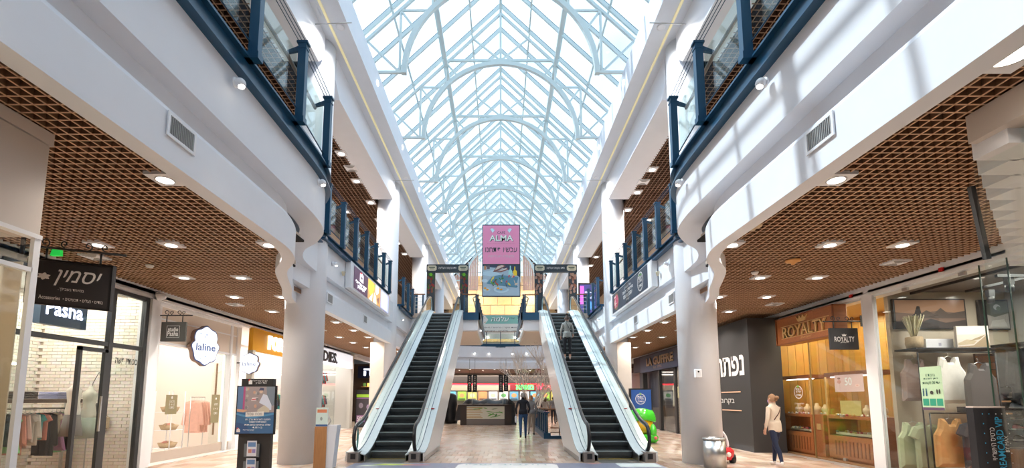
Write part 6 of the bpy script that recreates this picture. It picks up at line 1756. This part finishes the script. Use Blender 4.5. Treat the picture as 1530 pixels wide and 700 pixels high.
for j in range(ny+1):
    for i in range(nx+1):
        u=i/nx;v=j/ny
        vs.append((-2.3+2.9*u, 28.2+1.5*v, 1.24+ (.34*math.sin(math.pi*min(1,max(0,v*1.0)))**.4 if 0<v<1 else 0)*(.6+.4*math.sin(u*9)**2)*(1 if 0<i<nx else 0)+random.random()*.03))
for j in range(ny):
    for i in range(nx): fs.append((j*(nx+1)+i,j*(nx+1)+i+1,(j+1)*(nx+1)+i+1,(j+1)*(nx+1)+i))
MB().add(vs,fs,smooth=True).build('tarpaulin', CLOTHB, g)
MB().prism([(.65,0.02),(.95,0.02),(.85,1.3),(.5,1.6),(.4,1.25),(.65,1.2)], 28.3, 29.6, 'y').build('hanging_cover', CLOTHB, g)
MB().prism([(-2.4,.3),(-2.75,.25),(-2.55,1.2),(-2.4,1.2)], 28.3, 29.6, 'y').build('hanging_cover', CLOTHB, g)
for i,(x,lab) in enumerate(((-1.86,'left'),(-1.54,'left'),(.02,'right'),(.32,'right'))):
    q = thing('blade_sign', 'narrow black vertical menu board over the kiosk, %s from the left' % ordn[i], 'sign', (x,28.1,2.0), 'blade signs above the kiosk')
    MB().box(x-.13,x+.13,28.08,28.14,1.95 if i < 3 else 2.0,3.0).build('board', BLACK, q)
    f = front(x-.13,28.078,1.95,.26,1.05)
    for b in (.15,.25,.35,.65,.75,.85): shapes(f, [(cm((0.5,0.48,0.45)), rect(.38,b,.62,b+.05))], 'mark', q)
    shapes(f, [(cm((0.6,0.5,0.45)), disc(.5,.5,.25,.25)), (cm((0.3,0.08,0.06)), disc(.5,.5,.12,.25))], 'mark', q)
    MB().tube([(x,28.1,3.0),(x,28.1,3.95)], .01, 6).build('hanger', ANTH, q)
g = thing('covered_machine', 'tall machine under black cloth at the left of the kiosk', 'machine', (-3.2,29.5,0))
MB().lathe([(0,0),(.42,0),(.45,.3),(.36,.9),(.42,1.2),(.38,1.75),(.2,1.9),(0,1.92)], (-3.2,30.4,0), 14).build('cover', CLOTHB, g)
g = thing('covered_table', 'low table under black cloth with tan top, far left of the kiosk', 'table', (-4.0,29.6,0))
MB().box(-4.7,-3.8,29.2,30.2,.02,.9).build('cover', CLOTHB, g, bevel=.05); MB().box(-4.75,-3.75,29.15,30.25,.9,1.05).build('top', OAK, g)
# stair-void railing
g = thing('stair_railing', 'petrol blue railing with wooden handrail around the stair opening', 'railing', (1.7,19,0))
for i in range(7):
    y = 18.75 + i*.92
    MB().box(1.74,1.86,y-.13,y+.13,.22,.98).build('post', BLUE, g)
    MB().box(1.78,1.82,y-.42,y+.42,.28,.9).build('panel', mat('dark blue slat',(0.01,0.05,0.10),.4), g)
MB().box(1.68,1.95,18.5,25.1,0,.22).box(1.95,3.2,18.5,18.72,0,.12).build('kerb', BLUE, g)
MB().box(1.7,1.92,18.6,25.0,.98,1.04).build('top_beam', BLUE, g)
MB().tube([(1.75,25,1.16),(1.72,19.0,1.16),(1.85,18.62,1.15),(3.2,18.6,1.13)], .035, 8).build('handrail', HANDW, g)
for i in range(7): MB().tube([(1.78,18.75+i*.92,1.04),(1.74,18.75+i*.92,1.14)], .015, 6).build('bracket', BLACK, g)
for x in (2.3,2.45,3.0): MB().tube([(x,18.6,.1),(x,18.6,1.12)], .02, 6).build('rod', BLACK, g)
for z in (.25,.42): MB().tube([(1.95,18.6,z),(3.2,18.6,z)], .02, 6).build('rail', HANDW, g)
# bare tree
g = thing('bare_tree', 'leafless pale branching tree behind the walking man', 'tree', (1.9,26.5,0))
BARK = mat('pale bark',(0.82,0.78,0.74),.8,noise=.2,nscale=20)
MB().lathe([(0,0),(.35,0),(.42,.6),(.38,.6),(0,.55)], (1.9,26.5,0), 20).build('planter', mat('planter',(0.4,0.36,0.32)), g)
tr = MB(); random.seed(17)
def branch(p, d, L, r, depth):
    pts=[Vector(p)]; dd=Vector(d).normalized()
    for k in range(4):
        dd=(dd+Vector((random.uniform(-.16,.16),random.uniform(-.16,.16),random.uniform(-.05,.1)))).normalized()
        pts.append(pts[-1]+dd*L/4)
    tr.tube(pts,[max(.009,r*(1-.11*k)) for k in range(5)],5,cap=False)
    if depth==0: return
    for k in range(3 if depth>1 else 2):
        t=random.choice((2,3,4)); nd=(dd+Vector((random.uniform(-.8,.8),random.uniform(-.8,.8),random.uniform(-.1,.5)))).normalized()
        branch(pts[t],nd,L*random.uniform(.6,.8),r*.58,depth-1)
for k in range(7):
    a=2*math.pi*k/7
    branch((1.9+.05*math.cos(a),26.5+.05*math.sin(a),.5),(math.cos(a)*.36,math.sin(a)*.36,1),1.8,.05,4)
tr.build('branches', BARK, g)
# food court
FW = struct('wall_food_court', MB().box(-12,12,44.6,44.8,0,4.0), mat('food court wall',(0.35,0.30,0.26),.5))
MB().box(-12,12,44.45,44.6,2.85,3.0).build('red_stripe', mat('red neon stripe',(0.9,0.03,0.05),.5,emit=1.5), FW)
MB().box(-12,12,44.4,44.6,3.05,3.7).build('dark_header', mat('dark header',(0.03,0.022,0.02)), FW)
MB().box(-12,12,44.42,44.6,2.35,2.85).build('tan_band', mat('tan band',(0.45,0.36,0.28),.5), FW)
area(0, 43.5, 3.8, 12, 2, 330, (1,.9,.8))
area(0, 39.5, 3.8, 10, 2, 150, (1,.9,.8))
hd = thing('food_sign', 'red and green glowing sign over the food counters in the distance', 'sign', (2.2,44.3,2.4))
MB().box(.9,6.2,44.3,44.4,2.35,2.95).build('board', mat('sign red back',(0.25,0.02,0.03)), hd)
f = front(.9,44.3,2.35,5.3,.6)
text('מאמא', f, .26, .5, .42, mat('green neon',(0.05,0.9,0.1),.5,emit=2.5), hd, maxw=1.7, bold=.05, heb=True)
text('פסטה', f, .68, .5, .40, mat('red neon',(0.95,0.03,0.06),.5,emit=2.5), hd, maxw=2.2, bold=.05, heb=True)
cols_ = [(0.9,0.9,0.95),(0.2,0.6,0.9),(0.4,0.75,0.1),(0.95,0.75,0.2),(0.9,0.35,0.15),(0.85,0.85,0.9),(0.9,0.9,0.85),(0.15,0.4,0.6)]
for i in range(13):
    x = -6 + i*.98
    q = MB().box(x,x+.8,44.3,44.4,1.45,2.25)
    c_ = cols_[i % 8]
    o = q.build('menu_screen', mat('menu %d' % (i%8), tuple(.75*v for v in c_), .5, emit=.25)); tag(o, 'menu screen over the far food counters, %s from the left' % ordn[i], 'screen', 'menu screens of the food court')
    f = front(x,44.3,1.45,.8,.8)
    shapes(f, [(cm(random.choice([(0.6,0.25,0.1),(0.1,0.3,0.1),(0.7,0.6,0.3)]), emit=.4), disc(.5,.55,.3,.8)), (cm((0.05,0.05,0.06)), rect(.1,.05,.9,.18))], 'print', o)
g = thing('food_counter', 'long counter of the food court with steel front', 'counter', (0,43.5,0))
MB().box(-6,6.5,43.0,44.0,0,1.05).build('body', mat('counter front',(0.30,0.24,0.2),.4), g); MB().box(-6.1,6.6,42.9,44.1,1.05,1.1).build('top', STEEL, g)
for i in range(9):
    g = thing('cafe_chair', 'wooden cafe chair before the far food counters, %s from the left' % ordn[i], 'chair', (-4.5+i*1.1,40.5,0), 'cafe chairs in the food court')
    x,y = -4.5+i*1.1, 40.5
    MB().box(x-.2,x+.2,y-.2,y+.2,.43,.47).build('seat', OAK, g)
    MB().box(x-.2,x+.2,y+.17,y+.2,.55,.9).build('backrest', OAK, g)
    for a in (-.18,.18):
        for b in (-.18,.18): MB().box(x+a-.015,x+a+.015,y+b-.015,y+b+.015,0,.9 if b > 0 else .43).build('leg', OAK, g)
# lights under the far bridge
for i in range(10):
    downlight(-4.5+i, 38.2+(i%2)*1.5, 3.97, .2, 'small downlight in the dark food court ceiling, %s from the left' % ordn[i], 'food court ceiling lights', power=12)
for i,x in enumerate((-3.4,-2.0,-.9,.9,2.0,3.4)):
    y = 36.4 - 1.3*(x/4.6)**2 - .08
    g = thing('wall_spotlight', 'small lit spotlight on the curved far slab edge, %s from the left' % ordn[i], 'light', (x,y,5.1), 'spotlights on the far slab edge')
    MB().ell((x,y,5.1),(.07,.07,.07)).build('lamp_body', TRIM, g); MB().ell((x,y-.03,5.05),(.055,.055,.045)).build('lamp', LAMP, g)
area(-3.5, 44.0, 12.5, 3, .8, 260, (1,.82,.55)); area(3.5, 44.0, 12.5, 3, .8, 260, (1,.82,.55))  # added warm wash lamps without fixtures, brighten the far stone wall
# upper cafe behind the bridge
struct('wall_cafe', MB().box(-2.6,2.6,41.5,41.7,6.9,9.0).box(-2.6,-2.3,41.5,41.7,5.85,6.9).box(2.3,2.6,41.5,41.7,5.85,6.9), TRIM)
for _x in (-1.2,1.3): tag(MB().ell((_x,41.35,7.0),(.09,.09,.07)).build('cafe_lamp', LAMP), 'round glowing lamp under the cafe banner, %s one' % ('left' if _x < 0 else 'right'), 'light')
g = thing('cafe_banner', 'white and turquoise cafe banner hung behind the far bridge', 'banner', (0,41,7.7))
f = front(-1.85,41.0,7.35,3.8,1.6)
panel(f, -.02, 0, cm((0.72,0.72,0.70))).build('sheet', None, g)
L = [(cm((0.22,0.48,0.44)), [(.12,.5),(.2,.52),(.86,.52),(.94,.5),(.88,.75),(.94,.98),(.2,.98),(.12,.98),(.2,.75)])]
random.seed(31)
for k in range(16): L.append((cm((0.5,0.35,0.2)), disc(random.choice((random.uniform(.02,.14),random.uniform(.9,.98))), random.uniform(.52,.95), .012, 2, 6)))
shapes(f, L, 'print', g)
text('עלמה', f, .48, .78, .42, BLACK, g, maxw=1.6, heb=True, bold=.03, shear=.2, d=.008)
text('עלמה', f, .475, .79, .42, WTEXT, g, maxw=1.6, heb=True, bold=.01, shear=.2, d=.012)
text('קפה', f, .76, .82, .15, BLACK, g, maxw=.5, heb=True)
text('ארוחות בוקר / כריכים / מאפים', f, .5, .3, .17, BLACK, g, maxw=3.4, heb=True)
text('קפה - סלטים - קינוחים', f, .5, .12, .15, BLACK, g, maxw=3.0, heb=True)
g = thing('cafe_counter', 'pale cafe counter behind the far bridge railing', 'counter', (0,40,5.85))
MB().box(-1.6,1.9,39.6,40.4,5.85,6.35).build('body', mat('pale counter',(0.7,0.68,0.6),.5), g); MB().box(-1.7,2.0,39.5,40.5,6.35,6.4).build('top', OAK, g)
MB().box(-1.6,1.9,39.7,39.72,6.4,6.75).build('glass_pane', SHOPG, g)
for i,(x,lab) in enumerate(((-1.9,'left'),(1.95,'right'))):
    g = thing('potted_plant', 'potted green plant at the %s end of the far bridge' % lab, 'plant', (x,37.0,5.85))
    MB().lathe([(0,0),(.14,0),(.18,.3),(.15,.3),(0,.28)], (x,37.0,5.85), 14).build('pot', mat('planter',(0,0,0)), g)
    mb = MB(); random.seed(i)
    for k in range(60):
        a = random.uniform(0,6.28); rr = random.uniform(.02,.3); h = random.uniform(.35,1.0 if i else .7)
        p = Vector((x+rr*math.cos(a),37.0+rr*math.sin(a),5.85+h)); d = Vector((math.cos(a),math.sin(a),.3))*.12; s_ = Vector((-math.sin(a),math.cos(a),0))*.035
        mb.add([p,p+d*.5+s_,p+d,p+d*.5-s_],[(0,1,2,3)])
    mb.build('foliage', mat('leaf green',(0.06,0.16,0.03),.6), g, recalc=False)
    MB().tube([(x,37.0,6.1),(x+.03,37.02,6.7)], .02, 6).build('stem', BARK, g)
# upper gallery screens and lit shops
g = thing('led_screen', 'dark screen with purple light on the upper right gallery', 'screen', (4.9,25.5,5.85))
MB().box(4.35,5.4,25.6,25.75,5.85,8.0).build('frame', BLACK, g)
f = front(4.42,25.6,6.3,.9,1.6)
shapes(f, [(cm((0.05,0.05,0.2),emit=.6), rect(0,0,1,1)), (cm((0.45,0.1,0.5),emit=.8), rect(0,.3,.25,.95)), (cm((0.5,0.5,0.75),emit=.8), rect(.3,.5,.9,.6)), (cm((0.5,0.5,0.75),emit=.8), rect(.3,.7,.8,.76)), (cm((0.1,0.3,0.8),emit=.8), rect(.3,.1,.9,.4))], 'picture', g)
for s in (-1,1):
    nm = 'left' if s < 0 else 'right'
    w = bpy.data.objects['wall_upper_%s' % nm]
    for k in range(7):
        y = 12.5+k*4.2
        MB().box(s*8.22,s*8.3,y,y+3.6,6.0,8.6).build('shop_window', mat('upper window %d'%(k%3), ((0.55,0.42,0.33),(0.45,0.25,0.25),(0.6,0.55,0.5))[k%3], .3, emit=.35), w)
        MB().box(s*8.18,s*8.24,y-.1,y,5.84,8.9).box(s*8.18,s*8.24,y-.1,y+3.7,8.6,8.8).build('window_frame', ANTH, w)
    area(s*6.6, 20, 9.8, 1.2, 18, 60, (1,.85,.7))
# speakers on the upper slab edge / little plant lamps
for s in (-1,1):
    o = MB().lathe([(.03,0),(.06,.10),(.06,.12),(0,.12)], (s*4.5,13.1,5.05), 12, ax='z').build('wall_horn', mat('cream horn',(0.65,0.6,0.45),.5))
    tag(o, 'cream cone lamp on the %s slab edge just before the poster box' % ('left' if s < 0 else 'right'), 'light')
# security camera near left header, green plastic
tag(MB().prism([(-7.72,3.99),(-7.55,3.99),(-7.58,4.3),(-7.64,4.3)], 7.8, 7.86, 'y').build('exit_tag', cm((0.02,0.6,0.08),emit=.3)), 'small bright green tag above the black flower sign', 'sign')
for s,y in ((-1,10.75),(-1,25.6),(1,14.6),(1,24.6)):
    X = 8.0 if s < 0 else 8.25
    g = thing('wall_speaker', 'small white conical device on the %s shop header, %s' % ('left' if s < 0 else 'right', 'nearer' if y < 20 else 'farther'), 'speaker', (s*X,y,3.95))
    MB().lathe([(.10,0),(.11,.03),(.06,.16),(0,.17)], (s*X,y,3.93), 14, ax='x').build('cone', TRIM, g)
    MB().box(s*X-.05,s*X+.05,y-.03,y+.03,3.97,4.05).build('mount', TRIM, g)

# ================================================================== PEOPLE
def body(name, g, J, segs, mats_fn, mats, sub=2):
    """J: name -> (pos, radius); segs: list of joint name pairs; one continuous skinned surface"""
    names = list(J); idx = {k: i for i, k in enumerate(names)}
    me = bpy.data.meshes.new(name)
    me.from_pydata([J[k][0] for k in names], [(idx[a], idx[b]) for a, b in segs], [])
    o = bpy.data.objects.new(name, me); col.objects.link(o)
    sk = o.modifiers.new('skin', 'SKIN'); sk.use_smooth_shade = True
    lay = me.skin_vertices[0].data
    for k in names:
        r = J[k][1]; lay[idx[k]].radius = r if isinstance(r, tuple) else (r, r)
        lay[idx[k]].use_root = (k == 'pelvis')
    sb = o.modifiers.new('sub', 'SUBSURF'); sb.levels = sub; sb.render_levels = sub
    dg = bpy.context.evaluated_depsgraph_get()
    m2 = bpy.data.meshes.new_from_object(o.evaluated_get(dg)); m2.name = name
    bpy.data.objects.remove(o)
    m2.materials.clear()
    for m in mats: m2.materials.append(m)
    P = {k: Vector(J[k][0]) for k in names}
    for p in m2.polygons:
        c = p.center; best = None; bd = 1e9; bt = 0
        for a, b in segs:
            A, B = P[a], P[b]; d = B-A; t = max(0, min(1, (c-A).dot(d)/max(d.length_squared,1e-9)))
            dist = (c-(A+d*t)).length - (J[a][1] if not isinstance(J[a][1],tuple) else J[a][1][0])*(1-t) - (J[b][1] if not isinstance(J[b][1],tuple) else J[b][1][0])*t
            if dist < bd: bd = dist; best = (a, b); bt = t
        p.material_index = mats_fn(best, bt, c); p.use_smooth = True
    ob = bpy.data.objects.new(name, m2); col.objects.link(ob); ob.parent = g
    return ob
def hand(J, S, side, wrist, d, palm_n, sc=1.0):
    """palm and five fingers continuing from the wrist along direction d"""
    w = Vector(wrist); d = Vector(d).normalized(); pn = Vector(palm_n).normalized(); a = d.cross(pn).normalized()
    J['palm'+side] = (tuple(w+d*.055*sc), (.034*sc,.020*sc)); S.append(('wrist'+side, 'palm'+side))
    for i, (off, L) in enumerate(((-.028,.062),(-.010,.072),(.009,.068),(.027,.052))):
        b = w+d*.092*sc+a*off*sc; m = b+d*L*.5*sc+pn*.012; e = b+d*L*.9*sc+pn*.035
        for q, (pt, r) in enumerate(((b,.0095),(m,.0085),(e,.0075))):
            J['f%d%d%s' % (i,q,side)] = (tuple(pt), r*sc)
        S += [('palm'+side,'f%d0%s' % (i,side)),('f%d0%s' % (i,side),'f%d1%s' % (i,side)),('f%d1%s' % (i,side),'f%d2%s' % (i,side))]
    b = w+d*.045*sc-a*.035*sc+pn*.01; e = b+d*.04*sc-a*.018*sc+pn*.02
    J['t0'+side] = (tuple(b), .011*sc); J['t1'+side] = (tuple(e), .009*sc)
    S += [('palm'+side,'t0'+side),('t0'+side,'t1'+side)]
def person(label, loc, face, height, pose, cols, hair, hair_kind, hem=0.0, female=False, extra=None, group=None):
    """figure built facing +Y in its own coordinates, then turned by face"""
    g = thing('person', label, 'person', loc, group, world=False)
    g.rotation_euler = (0,0,face)
    k = height/1.75
    sh = .185 if not female else .160
    hp = .10
    st = pose.get('stride', 0); lift = pose.get('lift', 0); lean = pose.get('lean', 0.0)
    J = {}; S = []
    V = lambda x, y, z: (x*k, y*k, z*k)
    J['pelvis'] = (V(0,0,.95), (.155*k,.115*k)); J['waist'] = (V(0,lean*.3,1.08), (.14*k if not female else .125*k,.105*k))
    J['chest'] = (V(0,lean*.7,1.28), ((.165 if not female else .145)*k,.115*k)); J['upchest'] = (V(0,lean,1.40), ((.15 if not female else .13)*k,.095*k))
    J['neck'] = (V(0,lean+.01,1.49), (.055*k,.055*k)); J['jaw'] = (V(0,lean+.03,1.57), (.062*k,.07*k)); J['head'] = (V(0,lean+.015,1.65), (.078*k,.094*k)); J['crown'] = (V(0,lean+.01,1.715), (.06*k,.07*k))
    J['nose'] = (V(0,lean+.125,1.60), .012*k)
    S += [('pelvis','waist'),('waist','chest'),('chest','upchest'),('upchest','neck'),('neck','jaw'),('jaw','head'),('head','crown'),('jaw','nose')]
    for side, s in (('L',-1),('R',1)):
        f_ = st*s
        J['hip'+side] = (V(s*hp,0,.88), (.095*k,.10*k)); S.append(('pelvis','hip'+side))
        kn = (s*(hp+.0), f_*.5+ (.05 if f_ > 0 else .0), .49+(.02 if f_ > 0 else 0)); an = (s*hp, f_*1.0 - (.05 if f_ < 0 else 0), .09+(lift if f_ < 0 else 0)); 
        J['knee'+side] = (V(*kn), .062*k); J['calf'+side] = (V((kn[0]+an[0])/2,(kn[1]+an[1])/2-.015,(kn[2]+an[2])/2+.05), .058*k); J['ankle'+side] = (V(*an), .042*k)
        J['heel'+side] = (V(an[0],an[1]-.03,max(.04,an[2]-.05)), (.038*k,.035*k)); J['toe'+side] = (V(an[0]+s*.02,an[1]+.15,max(.035,an[2]-.06)), (.04*k,.026*k))
        S += [('hip'+side,'knee'+side),('knee'+side,'calf'+side),('calf'+side,'ankle'+side),('ankle'+side,'heel'+side),('heel'+side,'toe'+side)]
        J['shoulder'+side] = (V(s*sh,lean,1.40), .062*k); S.append(('upchest','shoulder'+side))
        el, wr = pose['arms'][side]
        J['elbow'+side] = (V(*el), .045*k); J['fore'+side] = (V(*[a*.6+b*.4 for a,b in zip(el,wr)]), .041*k); J['wrist'+side] = (V(*wr), .028*k)
        S += [('shoulder'+side,'elbow'+side),('elbow'+side,'fore'+side),('fore'+side,'wrist'+side)]
        w = Vector(V(*wr)); e = Vector(V(*el)); d = (w-e).normalized()
        hand(J, S, side, w, d, pose.get('palm',{}).get(side,(-s,0.2,0)), k)
    skin, top, pants, shoe_ = cols
    bare = pose.get('bare_ankle', False); shortsleeve = pose.get('short', False)
    mats = [skin, top, pants, shoe_]
    def fn(seg, t, c):
        a, b = seg; n = a + '|' + b
        z = c.z/k
        if any(q in n for q in ('heel','toe')): return 3
        if 'ankle' in n or 'calf' in n or 'knee' in n:
            if bare and z < .20: return 3 if z < .06 else 0
            return 2 if z > .075 else 3
        if 'palm' in n or a[0] == 'f' and a[1].isdigit() or b[0] == 'f' and b[1].isdigit() or 't0' in n or 't1' in n: return 0
        if 'fore' in n and 'wrist' in n: return 0 if t > .75 else 1
        if 'neck|jaw' in n or 'jaw' in n or 'head' in n or 'crown' in n: return 0
        if 'upchest|neck' in n: return 0 if t > .75 else 1
        if 'hip' in n: return 2 if z < .93-hem else 1
        if n.startswith('pelvis|waist'): return 1 if z > .93-hem else 2
        return 1
    body('body', g, J, S, fn, mats)
    # clothing hem: a short skirted tube so the top overlaps the trousers
    hz = .93-hem
    MB().lathe([(.150*k,hz*k),(.160*k,(hz+.03)*k),(.152*k,1.03*k),(.138*k,1.10*k)], (0,0,0), 20).build('top_hem', top, g)
    for q in g.children:
        if q.name.startswith('top_hem'): q.scale = (1.08,.80,1)
    # hair and face
    hm = mat('hair %.2f %.2f' % hair[:2], hair, .7, noise=.3, nscale=60, bump=.4)
    hy = lean+.0
    H = MB()
    vs=[];fs=[]
    for j in range(9):
        for i in range(16):
            u=2*math.pi*i/16; v=math.pi*.5*(1-j/8)  # from rim up to the top
            zz=1.645+.115*math.sin(math.pi/2*j/8)-(.07 if math.sin(u)<.2 else .0)*(1-j/8)
            rr=math.cos(math.pi/2*j/8)
            vs.append((.094*rr*math.cos(u)*k,(hy+.105*rr*math.sin(u))*k,zz*k))
    for j in range(8):
        for i in range(16): fs.append((j*16+i,j*16+(i+1)%16,(j+1)*16+(i+1)%16,(j+1)*16+i))
    H.add(vs,fs,smooth=True)
    if hair_kind == 'bun': H.ell((0,(hy-.035)*k,1.80*k),(.05*k,.05*k,.045*k))
    if hair_kind == 'lowbun': H.ell((0,(hy-.115)*k,1.66*k),(.055*k,.055*k,.05*k))
    if hair_kind == 'long': H.ell((0,(hy-.05)*k,1.55*k),(.095*k,.06*k,.14*k))
    H.build('hair', hm, g)
    for s in (-1,1):
        MB().ell((s*.032*k,(lean+.098)*k,1.645*k),(.011*k,.006*k,.008*k),nu=8,nv=6).build('eye', BLACK, g)
        MB().ell((s*.083*k,(lean+.01)*k,1.63*k),(.012*k,.02*k,.03*k),nu=8,nv=6).build('ear', skin, g)
    MB().ell((0,(lean+.098)*k,1.563*k),(.024*k,.008*k,.006*k),nu=8,nv=6).build('mouth', cm((0.4,0.14,0.12)), g)
    return g, k
SK = mat('skin', (0.55,0.32,0.23), .55)
JEAN = mat('dark jeans', (0.010,0.018,0.05), .85, noise=.3, nscale=10)
arms_down = lambda a=.0: {'L': ((-.245,-.02,1.13),(-.25,.06,.90)), 'R': ((.245,-.02,1.13),(.25,.06,.90))}
# man walking away
g, k = person('man in black pullover and blue jeans walking away past the stair railing', (.88,18.6,0), 0.0, 1.80,
    {'stride': .13, 'lift': .05, 'lean': .03, 'arms': {'L': ((-.26,-.03,1.13),(-.24,.03,.90)), 'R': ((.25,-.06,1.14),(.20,.03,.95))}},
    (SK, mat('black pullover',(0.012,0.013,0.02),.85,noise=.2), mat('blue jeans',(0.03,0.08,0.19),.85,noise=.3), mat('black shoes',(0.015,0.015,0.015),.5)), (0.25,0.23,0.21), 'short')
g2 = thing('plastic_bag', 'white bag carried in the left hand of the man in black', 'bag', (.60,18.65,.72))
MB().box(.56,.64,18.55,18.8,.62,.86).build('bag_body', mat('white bag',(0.7,0.72,0.78),.5), g2, bevel=.02)
MB().tube([(.6,18.6,.86),(.6,18.67,.94),(.6,18.74,.86)], .006, 5).build('handle', mat('white bag',(0,0,0)), g2)
# companion slightly ahead
person('person with ginger hair and grey jacket walking just ahead of the man in black', (1.32,20.4,0), -.15, 1.70,
    {'stride': .10, 'lift': .04, 'arms': arms_down()},
    (SK, mat('grey jacket',(0.22,0.21,0.21),.85), mat('beige trousers',(0.35,0.28,0.22),.85), mat('black shoes',(0,0,0))), (0.30,0.14,0.06), 'short', female=True)
# woman riding up the right escalator
yW = 17.45
g, k = person('woman in grey sweater and black leggings riding up the right escalator', (2.50,yW,3.02), -.05, 1.66,
    {'stride': .0, 'bare_ankle': True, 'arms': {'L': ((-.235,.0,1.14),(-.24,.10,.93)), 'R': ((.24,.03,1.15),(.26,.20,1.02))}},
    (SK, mat('grey sweater',(0.30,0.32,0.31),.9,noise=.2,nscale=20), mat('black leggings',(0.012,0.013,0.018),.8), mat('pale shoes',(0.6,0.45,0.4),.6)), (0.045,0.025,0.018), 'bun', hem=.06, female=True)
MB().tube([(-.05*k,-.115*k,1.45*k),(.06*k,-.135*k,1.25*k),(.15*k,-.10*k,1.05*k)], .012, 6).build('bag_strap', BLACK, g)
# woman in beige blazer
g, k = person('woman in beige blazer, dark jeans and white sneakers walking to the left with mask', (6.42,11.1,0), .35, 1.66,
    {'stride': .16, 'lift': .03, 'lean': .02, 'arms': {'L': ((-.26,-.02,1.13),(-.27,.04,.90)), 'R': ((.22,.08,1.15),(.14,.22,1.05))}},
    (SK, mat('beige blazer',(0.62,0.52,0.42),.85,noise=.08,nscale=20), JEAN, mat('white sneakers',(0.75,0.72,0.7),.6)), (0.26,0.14,0.07), 'lowbun', hem=.10, female=True)
MB().tube([(-.13*k,-.10*k,1.12*k),(.0,-.13*k,1.28*k),(.10*k,-.105*k,1.42*k),(.10*k,-.02*k,1.47*k)], .010, 6).build('bag_strap', mat('brown strap',(0.08,0.03,0.02)), g)
MB().ell((0,.105*k,1.575*k),(.058*k,.05*k,.055*k)).build('face_mask', mat('lilac mask',(0.35,0.25,0.75),.7), g)
MB().box(-.07*k,.07*k,.04*k,.06*k,1.73*k,1.745*k).build('sunglasses', BLACK, g)
# distant figures at the food court
random.seed(41)
tones = [(0.03,0.03,0.035),(0.5,0.45,0.42),(0.3,0.3,0.33),(0.45,0.1,0.1),(0.55,0.5,0.48),(0.05,0.06,0.1)]
for i,(x,y) in enumerate(((2.35,29.5),(2.9,30.5),(3.35,30.0),(2.6,32.5),(3.9,32.0),(1.75,33.5))):
    tn = ['black','cream','grey','dark red','pale','navy'][i]
    person('distant person in %s top standing among the food court queue' % tn, (x,y,0), random.uniform(-.6,.6), 1.66+.02*i, {'stride': 0, 'arms': arms_down()},
        (SK, mat('far top %d' % i, tones[i], .85), mat('far trousers', (0.03,0.03,0.045), .85), mat('black shoes',(0,0,0))), ((0.03,0.02,0.02),(0.12,0.07,0.04))[i%2], 'long' if i%2 else 'short', female=bool(i%2), group=None)
